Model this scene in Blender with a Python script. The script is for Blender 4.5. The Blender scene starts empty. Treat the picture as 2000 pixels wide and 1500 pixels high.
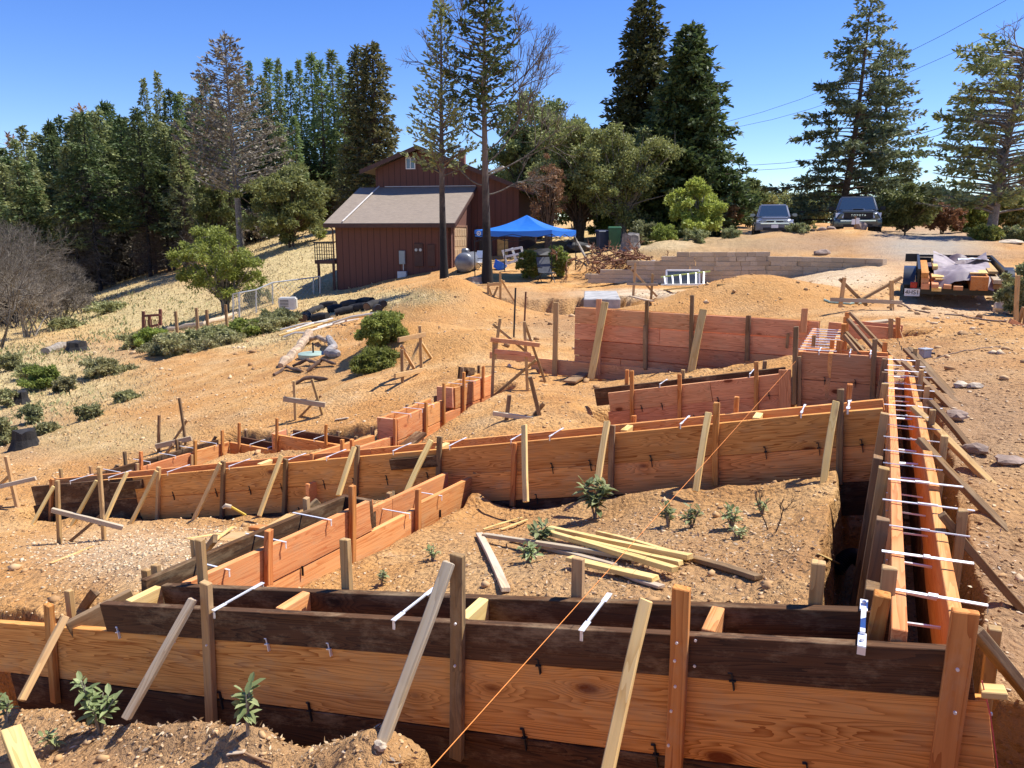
import bpy, bmesh, math, random
import numpy as np
from mathutils import Vector, Matrix
# ---------------------------------------------------------------- camera, world, sun
FPX = 1500.0                                   # focal length in pixels of a 2000 px wide picture
TH = math.atan(292 / FPX)                      # downward pitch
ST, CT = math.sin(TH), math.cos(TH)
scn = bpy.context.scene
cam_d = bpy.data.cameras.new("camera"); cam = bpy.data.objects.new("camera", cam_d)
scn.collection.objects.link(cam); scn.camera = cam
cam_d.sensor_width = 36; cam_d.lens = 36 * FPX / 2000; cam_d.clip_start = 0.05; cam_d.clip_end = 3000
cam.location = (0, 0, 0); cam.rotation_euler = (math.pi / 2 - TH, 0, 0)
SUN_AZ = (0.95, 0.31); SUN_EL = math.radians(60)
W = bpy.data.worlds.new("World"); scn.world = W; W.use_nodes = True
nt = W.node_tree; bg = nt.nodes["Background"]
sky = nt.nodes.new("ShaderNodeTexSky"); sky.sky_type = 'NISHITA'; sky.sun_disc = False
sky.sun_elevation = SUN_EL; sky.sun_rotation = math.atan2(SUN_AZ[0], SUN_AZ[1])
sky.altitude = 300; sky.air_density = 1.0; sky.dust_density = 0.0; sky.ozone_density = 5.0
hsv = nt.nodes.new("ShaderNodeHueSaturation"); hsv.inputs['Saturation'].default_value = 1.25; hsv.inputs['Value'].default_value = 0.80; hsv.inputs['Hue'].default_value = 0.519
nt.links.new(sky.outputs[0], hsv.inputs['Color']); nt.links.new(hsv.outputs[0], bg.inputs[0])
bg.inputs[1].default_value = 0.15
sl = bpy.data.lights.new("sun", 'SUN'); sl.energy = 4.9; sl.angle = math.radians(0.5); sl.color = (1.0, 0.955, 0.88)
so = bpy.data.objects.new("sun", sl); scn.collection.objects.link(so)
_n = math.hypot(*SUN_AZ)
SDIR = Vector((SUN_AZ[0] / _n * math.cos(SUN_EL), SUN_AZ[1] / _n * math.cos(SUN_EL), math.sin(SUN_EL)))
so.rotation_euler = SDIR.to_track_quat('Z', 'Y').to_euler(); so.location = (20, 10, 40)
vs = scn.view_settings; vs.view_transform = 'Standard'; vs.look = 'None'; vs.gamma = 1; vs.use_curve_mapping = False
vs.exposure = 0.66
scn.cycles.max_bounces = 8; scn.cycles.transparent_max_bounces = 8
RND = random.Random(7); NR = np.random.default_rng(11)
C = scn.collection

# ---------------------------------------------------------------- picture <-> place
def ray(px, py):
    a = (px - 1000) / FPX; v = (750 - py) / FPX
    return Vector((a, CT + v * ST, -ST + v * CT))
def atY(px, py, Y):
    d = ray(px, py); return d * (Y / d.y)
def atZ(px, py, z):
    d = ray(px, py); return d * (z / d.z)
AX = Vector((0.429, 0.903, 0)).normalized()     # away from the camera along the long right-hand footing
BX = Vector((-AX.y, AX.x, 0))                   # to the left along the cross footings
class Plane:                                    # vertical plane
    def __init__(s, p, n): s.n = n; s.c = p.dot(n)
    def __call__(s, px, py, off=0.0):
        d = ray(px, py); return d * ((s.c + off) / d.dot(s.n))
    def shift(s, o): q = Plane.__new__(Plane); q.n = s.n; q.c = s.c + o; return q

# ---------------------------------------------------------------- noise in numpy
def _h(ix, iy, seed):
    n = (ix.astype(np.int64) * 374761393 + iy.astype(np.int64) * 668265263 + seed * 974634777) & 0x7fffffff
    n = ((n ^ (n >> 13)) * 1274126177) & 0x7fffffff
    return ((n ^ (n >> 16)) & 0xffff) / 65535.0
def vnoise(x, y, seed=0):
    x = np.asarray(x, float); y = np.asarray(y, float)
    ix = np.floor(x); iy = np.floor(y); fx = x - ix; fy = y - iy
    fx = fx * fx * (3 - 2 * fx); fy = fy * fy * (3 - 2 * fy)
    a = _h(ix, iy, seed); b = _h(ix + 1, iy, seed); c = _h(ix, iy + 1, seed); d = _h(ix + 1, iy + 1, seed)
    return (a + (b - a) * fx) * (1 - fy) + (c + (d - c) * fx) * fy - 0.5
def fbm(x, y, o=4, seed=0):
    s = 0; a = 1.0
    for k in range(o):
        s = s + a * vnoise(x * 2 ** k, y * 2 ** k, seed + k); a *= 0.5
    return s

# ---------------------------------------------------------------- object helpers
def link(o): C.objects.link(o); return o
def tag(o, label=None, cat=None, group=None, kind=None):
    if label: o['label'] = label
    if cat: o['category'] = cat
    if group: o['group'] = group
    if kind: o['kind'] = kind
    return o
def thing(name, label, cat, loc=(0, 0, 0), group=None, rz=0.0):
    o = bpy.data.objects.new(name, None); link(o); o.location = loc; o.rotation_euler = (0, 0, rz)
    o.empty_display_size = 0.2
    return tag(o, label, cat, group)
def put(name, me, mat=None, parent=None, M=None):
    """link mesh me as one object; M is its world matrix (roots built in world coords have location only)"""
    o = bpy.data.objects.new(name, me); link(o)
    if mat and not me.materials: me.materials.append(mat)
    M = M or Matrix.Identity(4)
    if parent:
        o.parent = parent
        r = parent
        L = Matrix.Identity(4)
        while r is not None:
            L = (Matrix.Translation(r.location) @ r.rotation_euler.to_matrix().to_4x4()) @ L
            r = r.parent
        M = L.inverted() @ M
    o.matrix_basis = M
    return o
class MB:
    """collects boxes, tubes and patches into one mesh"""
    def __init__(s): s.v = []; s.f = []; s.m = []; s.mi = 0; s.mats = []
    def use(s, mat):
        if mat not in s.mats: s.mats.append(mat)
        s.mi = s.mats.index(mat); return s
    def add(s, vs, fs):
        b = len(s.v); s.v += [tuple(v) for v in vs]
        for f in fs: s.f.append([i + b for i in f]); s.m.append(s.mi)
        return s
    def box(s, c, d, M=None):
        x, y, z = d[0] / 2, d[1] / 2, d[2] / 2; c = Vector(c)
        vs = [Vector(p) for p in ((-x, -y, -z), (x, -y, -z), (x, y, -z), (-x, y, -z), (-x, -y, z), (x, -y, z), (x, y, z), (-x, y, z))]
        if M is not None: vs = [M @ p for p in vs]
        return s.add([c + p for p in vs], [(0, 3, 2, 1), (4, 5, 6, 7), (0, 1, 5, 4), (1, 2, 6, 5), (2, 3, 7, 6), (3, 0, 4, 7)])
    def hexa(s, p): # 8 points bottom ccw, top ccw
        return s.add(p, [(0, 3, 2, 1), (4, 5, 6, 7), (0, 1, 5, 4), (1, 2, 6, 5), (2, 3, 7, 6), (3, 0, 4, 7)])
    def prism(s, prof, vec):
        """extrude a planar polygon (list of points) along vec"""
        n = len(prof); vec = Vector(vec); p = [Vector(q) for q in prof]
        fs = [list(range(n))[::-1], [i + n for i in range(n)]] + [(i, (i + 1) % n, (i + 1) % n + n, i + n) for i in range(n)]
        return s.add(p + [q + vec for q in p], fs)
    def tube(s, pts, r, n=8, caps=True):
        pts = [Vector(p) for p in pts]; rs = r if isinstance(r, (list, tuple)) else [r] * len(pts)
        vs = []; ref = None
        for i, p in enumerate(pts):
            t = (pts[min(i + 1, len(pts) - 1)] - pts[max(i - 1, 0)]).normalized()
            if ref is None:
                ref = t.orthogonal().normalized()
            ref = (ref - t * ref.dot(t)).normalized(); b = t.cross(ref)
            for k in range(n):
                a = 2 * math.pi * k / n; vs.append(p + (ref * math.cos(a) + b * math.sin(a)) * rs[i])
        fs = []
        for i in range(len(pts) - 1):
            for k in range(n):
                a = i * n + k; b2 = i * n + (k + 1) % n; fs.append((a, b2, b2 + n, a + n))
        if caps: fs.append(list(range(n))[::-1]); fs.append([(len(pts) - 1) * n + k for k in range(n)])
        return s.add(vs, fs)
    def lathe(s, prof, c=(0, 0, 0), n=24, M=None):
        c = Vector(c); vs = []
        for r, z in prof:
            for k in range(n):
                a = 2 * math.pi * k / n; p = Vector((r * math.cos(a), r * math.sin(a), z))
                vs.append(c + ((M @ p) if M is not None else p))
        fs = []
        for i in range(len(prof) - 1):
            for k in range(n):
                a = i * n + k; b = i * n + (k + 1) % n; fs.append((a, b, b + n, a + n))
        fs.append(list(range(n))[::-1]); fs.append([(len(prof) - 1) * n + k for k in range(n)])
        return s.add(vs, fs)
    def mesh(s, name='m', smooth=False, bevel=0.0, bseg=1):
        me = bpy.data.meshes.new(name); me.from_pydata(s.v, [], s.f)
        for m in s.mats: me.materials.append(m)
        if s.mats:
            for p, i in zip(me.polygons, s.m): p.material_index = i
        if bevel:
            bm = bmesh.new(); bm.from_mesh(me)
            bmesh.ops.bevel(bm, geom=bm.edges[:], offset=bevel, segments=bseg, affect='EDGES', clamp_overlap=True)
            bm.to_mesh(me); bm.free()
        if smooth:
            me.polygons.foreach_set('use_smooth', [True] * len(me.polygons))
            try: me.set_sharp_from_angle(angle=math.radians(38))
            except Exception: pass
        me.update(); return me
    def build(s, name, mat=None, parent=None, M=None, **k):
        return put(name, s.mesh(name, **k), mat, parent, M)
def npmesh(name, V, F, mat=None, smooth=False):
    """V (n,3) float, F (m,k) int"""
    me = bpy.data.meshes.new(name); V = np.asarray(V, np.float32); F = np.asarray(F, np.int32)
    k = F.shape[1]
    me.vertices.add(len(V)); me.vertices.foreach_set('co', V.ravel())
    me.loops.add(F.size); me.loops.foreach_set('vertex_index', F.ravel())
    me.polygons.add(len(F)); me.polygons.foreach_set('loop_start', np.arange(0, F.size, k, dtype=np.int32))
    try: me.polygons.foreach_set('loop_total', np.full(len(F), k, np.int32))
    except Exception: pass
    if smooth: me.polygons.foreach_set('use_smooth', np.ones(len(F), bool))
    me.update(calc_edges=True); me.validate()
    if mat: me.materials.append(mat)
    return me
def frame(a, b, up=Vector((0, 0, 1))):
    """matrix with X along a->b, Z as near up as possible, origin at the middle"""
    x = (b - a).normalized(); y = up.cross(x)
    if y.length < 1e-3: y = Vector((0, 1, 0)).cross(x)
    y.normalize(); z = x.cross(y)
    M = Matrix((x, y, z)).transposed().to_4x4(); M.translation = (a + b) / 2
    return M
_bseed = [0]
def beam(a, b, wy, wz, name, mat, parent=None, up=Vector((0, 0, 1)), bev=0.0025, rough=0.0, nseg=1, point=False, label=None):
    """timber from a to b; wy across, wz along up; slight warp"""
    a = Vector(a); b = Vector(b); L = (b - a).length; _bseed[0] += 1; rr = random.Random(_bseed[0])
    m = MB(); n = max(nseg, 1); vs = []; bow = rr.uniform(-1, 1) * rough; bow2 = rr.uniform(-1, 1) * rough
    for i in range(n + 1):
        t = i / n; x = -L / 2 + L * t; q = 4 * t * (1 - t)
        sy, sz = wy / 2, wz / 2
        if point and i == n: sy *= .8; sz *= .25
        j = [(rr.uniform(-1, 1) * rough * .25, rr.uniform(-1, 1) * rough * .25) for _ in range(4)]
        for (ey, ez), (jy, jz) in zip(((-1, -1), (1, -1), (1, 1), (-1, 1)), j):
            vs.append((x + (rr.uniform(-1, 1) * .004 if i in (0, n) else 0), ey * sy + bow * q + jy, ez * sz + bow2 * q + jz))
    fs = [(0, 3, 2, 1), tuple(n * 4 + k for k in range(4))]
    for i in range(n):
        for k in range(4):
            p = i * 4 + k; q = i * 4 + (k + 1) % 4; fs.append((p, q, q + 4, p + 4))
    m.add(vs, fs)
    o = put(name, m.mesh(name, bevel=bev), mat, parent, frame(a, b, up))
    if label: o['label'] = label
    return o

# ---------------------------------------------------------------- material helpers
def srgb(r, g, b):
    f = lambda c: (c / 255 / 12.92) if c <= 10 else ((c / 255 + .055) / 1.055) ** 2.4
    return (f(r), f(g), f(b), 1)
class NT:
    def __init__(s, name):
        s.m = bpy.data.materials.new(name); s.m.use_nodes = True; s.t = s.m.node_tree; s.b = s.t.nodes['Principled BSDF']
        s.out = s.t.nodes['Material Output']
    def n(s, typ, **kw):
        d = s.t.nodes.new('ShaderNode' + typ)
        for k, v in kw.items():
            if k.startswith('_'): setattr(d, k[1:], v)
            else: s.set(d.inputs[k.replace('__', ' ')], v)
        return d
    def set(s, inp, v):
        if isinstance(v, bpy.types.NodeSocket): s.t.links.new(v, inp)
        else:
            inp.default_value = v
    def mapping(s, src, scale=(1, 1, 1), loc=(0, 0, 0)):
        d = s.t.nodes.new('ShaderNodeMapping'); s.t.links.new(src, d.inputs[0])
        s.set(d.inputs['Scale'], scale); s.set(d.inputs['Location'], loc); return d.outputs[0]
    def noise(s, vec, scale, detail=3, rough=.5, dist=0.0):
        d = s.t.nodes.new('ShaderNodeTexNoise'); s.t.links.new(vec, d.inputs['Vector'])
        s.set(d.inputs['Scale'], scale); d.inputs['Detail'].default_value = detail; d.inputs['Roughness'].default_value = rough
        d.inputs['Distortion'].default_value = dist; return d.outputs['Fac']
    def ramp(s, fac, stops, mode='LINEAR'):
        d = s.t.nodes.new('ShaderNodeValToRGB'); d.color_ramp.interpolation = mode
        e = d.color_ramp.elements
        while len(e) < len(stops): e.new(0.5)
        for q, (p, c) in zip(e, stops):
            q.position = p; q.color = c if len(c) == 4 else (*c, 1)
        s.set(d.inputs[0], fac); return d.outputs[0]
    def math(s, op, a, b=None, c=None, clamp=False):
        d = s.t.nodes.new('ShaderNodeMath'); d.operation = op; d.use_clamp = clamp
        s.set(d.inputs[0], a)
        if b is not None: s.set(d.inputs[1], b)
        if c is not None: s.set(d.inputs[2], c)
        return d.outputs[0]
    def mix(s, f, a, b, mode='MIX'):
        d = s.t.nodes.new('ShaderNodeMix'); d.data_type = 'RGBA'; d.blend_type = mode
        s.set(d.inputs[0], f); s.set(d.inputs[6], a); s.set(d.inputs[7], b); return d.outputs[2]
    def bump(s, h, strength=.3, dist=.01):
        d = s.t.nodes.new('ShaderNodeBump'); s.set(d.inputs['Height'], h)
        d.inputs['Strength'].default_value = strength; d.inputs['Distance'].default_value = dist
        s.t.links.new(d.outputs[0], s.b.inputs['Normal']); return d
    def base(s, c): s.set(s.b.inputs['Base Color'], c)
    def rough(s, c): s.set(s.b.inputs['Roughness'], c)
def flat(name, col, rough=.6, metal=0.0, var=0.12, scale=6, bump=0.0, spec=.5, alpha=None):
    k = NT(name); co = k.n('TexCoord').outputs['Object']
    f = k.noise(co, scale, 4, .6)
    c2 = tuple(min(1, x * (1 + var * 2)) for x in col[:3]); c1 = tuple(x * (1 - var * 2) for x in col[:3])
    k.base(k.ramp(f, [(.3, (*c1, 1)), (.7, (*c2, 1))])); k.rough(rough)
    k.b.inputs['Metallic'].default_value = metal; k.b.inputs['Specular IOR Level'].default_value = spec
    if bump: k.bump(k.noise(co, scale * 8, 4), bump)
    return k.m
def wood(name, light, dark, knot, grey=None, greyamt=0.0, rings=26, stain=None, stainamt=0.0, rough=.75, knots=True, var=.34, stretch=.5, dust=True):
    k = NT(name); tc = k.n('TexCoord').outputs['Object']; oi = k.n('ObjectInfo').outputs['Random']
    off = k.math('MULTIPLY', oi, 57.0)
    comb = k.n('CombineXYZ'); k.t.links.new(off, comb.inputs[0]); k.t.links.new(off, comb.inputs[1]); k.t.links.new(off, comb.inputs[2])
    v = k.mapping(tc, (1, 1, 1), comb.outputs[0])
    # knots: sparse voronoi cells
    vk = k.n('TexVoronoi', _feature='F1'); k.set(vk.inputs['Vector'], k.mapping(v, (2.1, 3.6, 4.6))); vk.inputs['Scale'].default_value = 1.0
    vk.inputs['Randomness'].default_value = 1.0
    kd = vk.outputs['Distance']
    kf = k.math('SUBTRACT', 1.0, k.math('DIVIDE', kd, .34), clamp=True)
    sp = k.n('SeparateColor'); k.t.links.new(vk.outputs['Color'], sp.inputs[0])
    on = k.math('GREATER_THAN', sp.outputs[0], .22)
    kf = k.math('MULTIPLY', kf, on)
    # rings: contours of a stretched noise, bent round the knots
    nz = k.noise(k.mapping(v, (stretch, 8.5, 8.5)), 1.0, 3, .5)
    field = k.math('ADD', nz, k.math('MULTIPLY', k.math('POWER', kf, 1.5), .22 if knots else 0))
    ph = k.math('FRACT', k.math('MULTIPLY', field, float(rings)))
    tri = k.math('MULTIPLY', k.math('POWER', ph, 2.2), k.math('ADD', .55, k.noise(k.mapping(v, (1.2, 6, 6)), 1.0, 2, .5)))
    fine = k.noise(k.mapping(v, (1.5, 140, 140)), 1.0, 3, .6)
    broad = k.noise(k.mapping(v, (.8, 5, 5)), 1.0, 3, .6)
    col = k.mix(tri, light, dark)
    col = k.mix(k.math('MULTIPLY', k.math('SUBTRACT', fine, .35, clamp=True), .9), col, dark)
    col = k.mix(k.ramp(broad, [(.4, (0, 0, 0)), (.75, (.55, .55, .55))]), col, tuple(x * 1.28 for x in light[:3]) + (1,))
    if knots:
        core = k.math('POWER', kf, 1.0); cm = k.ramp(core, [(.66, (0, 0, 0)), (.78, (.9, .9, .9))])
        halo = k.ramp(core, [(.45, (0, 0, 0)), (.7, (.45, .45, .45))])
        col = k.mix(halo, col, dark); col = k.mix(cm, col, knot)
    if grey:
        g = k.ramp(k.noise(k.mapping(v, (1.0, 16, 16)), 1.2, 4, .65), [(.5 - greyamt * .4, (1, 1, 1)), (.72 - greyamt * .3, (0, 0, 0))]) if greyamt < .95 else (1, 1, 1, 1)
        col = k.mix(k.math('MULTIPLY', g, min(1, greyamt + .25)), col, grey)
    if stain:
        g = k.ramp(k.noise(k.mapping(v, (1.2, 3.0, 3.0)), 1.6, 5, .7), [(.62 - stainamt * .35, (0, 0, 0)), (.75 - stainamt * .3, (.85, .85, .85))])
        col = k.mix(g, col, stain)
    dm = k.ramp(k.noise(k.mapping(v, (1.6, 4, 4)), 2.2, 6, .75), [(.5, (0, 0, 0)), (.72, (.42, .42, .42))])
    if dust: col = k.mix(dm, col, (.52, .37, .21, 1))
    h = k.n('HueSaturation'); k.set(h.inputs['Color'], col)
    k.set(h.inputs['Value'], k.math('ADD', 1 - var / 2, k.math('MULTIPLY', oi, var)))
    k.set(h.inputs['Hue'], k.math('ADD', .4935, k.math('MULTIPLY', k.math('FRACT', k.math('MULTIPLY', oi, 13.7)), .013)))
    k.base(h.outputs[0]); k.rough(.9); k.b.inputs['Specular IOR Level'].default_value = .12
    k.bump(k.math('ADD', k.math('MULTIPLY', tri, -.6), fine), .25, .004)
    return k.m
M_ORANGE = wood('fresh_fir', (.82, .375, .115, 1), (.38, .105, .024, 1), (.16, .03, .010, 1), stain=(.09, .05, .03, 1), stainamt=-.12)
M_ROSE = wood('rosy_fir', (.74, .36, .18, 1), (.42, .15, .065, 1), (.15, .035, .015, 1), stain=(.2, .085, .045, 1), stainamt=-.05)
M_BRIGHT = wood('bright_fir', (.76, .355, .135, 1), (.56, .17, .05, 1), (.3, .08, .03, 1), rings=20)
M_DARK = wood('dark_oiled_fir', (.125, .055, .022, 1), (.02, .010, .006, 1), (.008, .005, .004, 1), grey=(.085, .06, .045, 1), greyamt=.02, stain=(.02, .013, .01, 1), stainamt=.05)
M_STAKE = wood('stake_wood', (.60, .37, .14, 1), (.34, .17, .055, 1), (.12, .05, .02, 1), rings=14, grey=(.3, .24, .17, 1), greyamt=.12, var=.5)
M_STAKEO = wood('orange_stake_wood', (.62, .27, .08, 1), (.38, .12, .03, 1), (.14, .04, .015, 1), rings=12, var=.35)
M_STAKED = wood('brown_stake_wood', (.30, .17, .07, 1), (.14, .075, .03, 1), (.06, .025, .01, 1), rings=14, grey=(.2, .17, .13, 1), greyamt=.1, var=.5)
M_PALE = wood('pale_pine', (.74, .53, .22, 1), (.55, .34, .11, 1), (.35, .18, .08, 1), rings=12, var=.2)
M_GREY = wood('weathered_wood', (.54, .42, .27, 1), (.32, .22, .13, 1), (.12, .08, .05, 1), rings=16, grey=(.46, .41, .34, 1), greyamt=.4, var=.35)
M_STEEL = NT('galvanised_steel'); M_STEEL.base((.86, .86, .86, 1)); M_STEEL.rough(.4); M_STEEL.b.inputs['Metallic'].default_value = .35; M_STEEL = M_STEEL.m
M_IRON = flat('dark_iron', (.03, .028, .027), .6, .4)
# ---------------------------------------------------------------- ground
ZT = -1.09                                       # level top of the right-hand footing forms
pR = atZ(1742, 1190, ZT); pF = atZ(1905, 1270, ZT)
PR = Plane(pR, BX * -1)                          # left face of the inner right-hand form (normal to the right)
PF = Plane(pF, AX)                               # front face of the nearest form
pM = atZ(1733, 797, ZT); PM = Plane(pM, AX)
pE = atZ(1735, 696, ZT); PE = Plane(pE, AX)
pE2 = PE(1563, 686); PC = Plane(pE2, AX)
pB4 = atZ(1600, 628, ZT); PB4 = Plane(pB4, AX)
GAP = 0.25
# (px, py, 'Y' distance or 'Z' height, value)
CP = [(2100, 1500, 'Z', -1.5), (1990, 1300, 'Z', -1.42), (1950, 1040, 'Z', -1.36), (1990, 1100, 'Z', -1.4), (1900, 850, 'Z', -1.32), (2050, 850, 'Z', -1.25), (2150, 1000, 'Z', -1.3),
 (1850, 740, 'Z', -1.3), (1980, 700, 'Z', -1.22), (1780, 660, 'Z', -1.32), (1900, 640, 'Z', -1.25), (1700, 615, 'Z', -1.38), (1850, 598, 'Y', 17), (2050, 590, 'Y', 17), (1760, 560, 'Y', 19.5),
 (1560, 552, 'Y', 21), (1700, 520, 'Y', 24), (1900, 520, 'Y', 23.5), (1800, 480, 'Y', 29), (1720, 461, 'Y', 33), (1900, 463, 'Y', 33), (1960, 470, 'Y', 31), (2050, 480, 'Y', 30), (1660, 450, 'Y', 34), (1510, 453, 'Y', 34), (1670, 466, 'Y', 38), (1510, 468, 'Y', 38), (1600, 462, 'Y', 41), (1500, 480, 'Y', 30), (1600, 475, 'Y', 31),
 (1400, 480, 'Y', 32), (1350, 470, 'Y', 36), (1300, 498, 'Y', 29), (1220, 490, 'Y', 34), (1180, 485, 'Y', 38), (1600, 452, 'Y', 47), (1800, 450, 'Y', 50), (2000, 440, 'Y', 50), (1400, 440, 'Y', 55), (2300, 440, 'Y', 50), (1700, 436, 'Y', 90), (2200, 425, 'Y', 90), (1300, 430, 'Y', 90),
 (1500, 550, 'Y', 26.5), (1300, 548, 'Y', 27), (1200, 562, 'Y', 25.5), (1330, 575, 'Z', -1.6), (1150, 555, 'Y', 28), (1300, 590, 'Y', 19), (1050, 553, 'Y', 28), (1100, 520, 'Y', 33), (950, 552, 'Y', 28.5), (870, 556, 'Y', 28.5), (1000, 515, 'Y', 36), (900, 520, 'Y', 36.5),
 (820, 548, 'Y', 33), (760, 560, 'Y', 33), (660, 582, 'Y', 34.5), (600, 610, 'Y', 30), (700, 600, 'Y', 27), (780, 600, 'Y', 24), (880, 592, 'Y', 22.5), (1000, 600, 'Y', 22), (1100, 605, 'Y', 20.5), (1200, 600, 'Y', 19),
 (900, 650, 'Y', 16.5), (1060, 650, 'Y', 16), (1200, 660, 'Y', 15), (1400, 640, 'Y', 15.0), (1550, 640, 'Y', 13.5), (960, 700, 'Y', 12.4), (1100, 730, 'Y', 11.5), (1250, 728, 'Y', 11.3), (1500, 712, 'Y', 9.4), (1400, 720, 'Y', 10.2), (1300, 745, 'Y', 9.3), (1600, 670, 'Z', -1.5), (1680, 680, 'Z', -1.45),
 (960, 780, 'Y', 9.2), (1100, 800, 'Y', 7.9), (1150, 785, 'Y', 8.8), (1000, 850, 'Y', 7.0), (1250, 828, 'Y', 8.0), (1450, 818, 'Y', 7.8), (1600, 806, 'Y', 7.1), (1330, 850, 'Y', 6.3), (1650, 830, 'Y', 6.0),
 (1550, 950, 'Y', 4.9), (1400, 960, 'Y', 5.1), (1200, 970, 'Y', 5.5), (1000, 995, 'Y', 5.8), (1300, 1080, 'Y', 3.7), (1100, 1100, 'Y', 3.75), (1500, 1150, 'Y', 2.95), (1620, 1000, 'Y', 4.0), (1650, 1150, 'Y', 2.75), (1000, 1160, 'Y', 3.35), (800, 1130, 'Y', 3.95), (700, 1150, 'Y', 3.95), (900, 1040, 'Y', 5.0),
 (1000, 1490, 'Y', 2.12), (700, 1470, 'Y', 2.42), (400, 1420, 'Y', 2.85), (200, 1390, 'Y', 3.15), (0, 1400, 'Y', 3.25), (-200, 1400, 'Y', 3.5), (300, 1560, 'Y', 2.2), (900, 1700, 'Y', 1.5), (1500, 1700, 'Y', 1.35), (1500, 1600, 'Y', 1.55), (1900, 1700, 'Y', 1.4), (100, 1700, 'Y', 1.9),
 (300, 1115, 'Y', 4.35), (100, 1190, 'Y', 4.3), (-150, 1150, 'Y', 5.2), (0, 1060, 'Y', 6.6), (200, 1060, 'Y', 6.2), (450, 1040, 'Y', 6.1), (560, 1002, 'Y', 6.95), (700, 975, 'Y', 6.7), (820, 975, 'Y', 6.2), (400, 1026, 'Y', 7.0), (250, 1030, 'Y', 7.4), (80, 1035, 'Y', 8.0), (-100, 980, 'Y', 9.5),
 (350, 900, 'Y', 9.9), (560, 905, 'Y', 8.8), (600, 870, 'Y', 9.6), (740, 860, 'Y', 8.7), (0, 900, 'Y', 11.8), (150, 870, 'Y', 12), (330, 830, 'Y', 12), (500, 790, 'Y', 12.2), (700, 800, 'Y', 10.8), (800, 760, 'Y', 11.4), (700, 700, 'Y', 15), (850, 700, 'Y', 13),
 (500, 720, 'Y', 16.5), (330, 740, 'Y', 17.5), (100, 800, 'Y', 17), (-100, 780, 'Y', 19), (0, 720, 'Y', 24), (200, 720, 'Y', 21), (620, 660, 'Y', 19.5), (450, 680, 'Y', 21), (780, 640, 'Y', 19), (560, 640, 'Y', 25), (300, 670, 'Y', 27), (100, 680, 'Y', 32), (0, 690, 'Y', 33), (-200, 720, 'Y', 33),
 (480, 612, 'Y', 34), (560, 600, 'Y', 33), (350, 625, 'Y', 38), (200, 640, 'Y', 42), (0, 655, 'Y', 45), (330, 570, 'Y', 50), (500, 560, 'Y', 43), (600, 520, 'Y', 48), (450, 535, 'Y', 55), (200, 585, 'Y', 60), (0, 640, 'Y', 60), (-200, 670, 'Y', 55), (300, 540, 'Y', 68), (560, 480, 'Y', 62), (640, 460, 'Y', 65), (740, 440, 'Y', 75), (420, 510, 'Y', 72), (100, 600, 'Y', 80), (400, 490, 'Y', 95), (0, 640, 'Y', 95), (700, 430, 'Y', 95), (900, 430, 'Y', 90), (1100, 430, 'Y', 90), (1000, 460, 'Y', 55)]
_pts = []
for px, py, m, v in CP:
    p = atY(px, py, v) if m == 'Y' else atZ(px, py, v); _pts.append(p)
_P = np.array([[p.x, p.y, p.z] for p in _pts])
def _uv(x, y):
    x = np.asarray(x, float); y = np.asarray(y, float)
    r = np.clip(np.hypot(x, y), 1.2, 100); a = np.clip(np.arctan2(x, y), -.95, .95)
    return a * 2.2, np.log(r)
def _k(d2): return d2 * np.log(d2 + 1e-9) * .5
_u, _v = _uv(_P[:, 0], _P[:, 1]); _n = len(_P)
_K = _k((_u[:, None] - _u[None]) ** 2 + (_v[:, None] - _v[None]) ** 2) + np.eye(_n) * 2e-3
_Q = np.stack([np.ones(_n), _u, _v], 1)
_A = np.block([[_K, _Q], [_Q.T, np.zeros((3, 3))]])
_w = np.linalg.solve(_A, np.concatenate([_P[:, 2], np.zeros(3)]))
def H0(x, y):
    u, v = _uv(x, y); sh = u.shape; u = u.ravel(); v = v.ravel(); out = np.zeros(len(u))
    for s in range(0, len(u), 40000):
        a = u[s:s + 40000]; b = v[s:s + 40000]
        D = _k((a[:, None] - _u[None]) ** 2 + (b[:, None] - _v[None]) ** 2)
        out[s:s + 40000] = D @ _w[:_n] + _w[_n] + _w[_n + 1] * a + _w[_n + 2] * b
    return out.reshape(sh)
MOUNDS = []   # (x, y, rx, ry, h, rot)
def mound(px, py, Y, rx, ry, h, rot=0): p = atY(px, py, Y); MOUNDS.append((p.x, p.y, rx, ry, h, rot))
mound(1490, 600, 17.2, 1.9, 1.5, .44); mound(1360, 600, 17.4, 1.9, 1.4, .32); mound(1590, 600, 16.0, 1.2, 1.4, .08)
mound(875, 625, 19.5, 1.9, 2.0, 1.05); mound(800, 690, 15.0, 1.4, 1.4, .5); mound(930, 690, 13.6, .9, .9, .25); mound(700, 770, 11.8, .8, .9, .18); mound(1340, 488, 30.0, 1.6, 1.2, .35); mound(1250, 500, 29.5, 1.6, 1.0, .35)
mound(1640, 460, 33, 3.2, 1.0, .18)
TR = []       # trenches: (p, q, halfwidth, depth below local ground, noise)
def trench(p, q, hw, dep, ns=.5): TR.append((p.x, p.y, q.x, q.y, hw, dep, ns))
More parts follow.
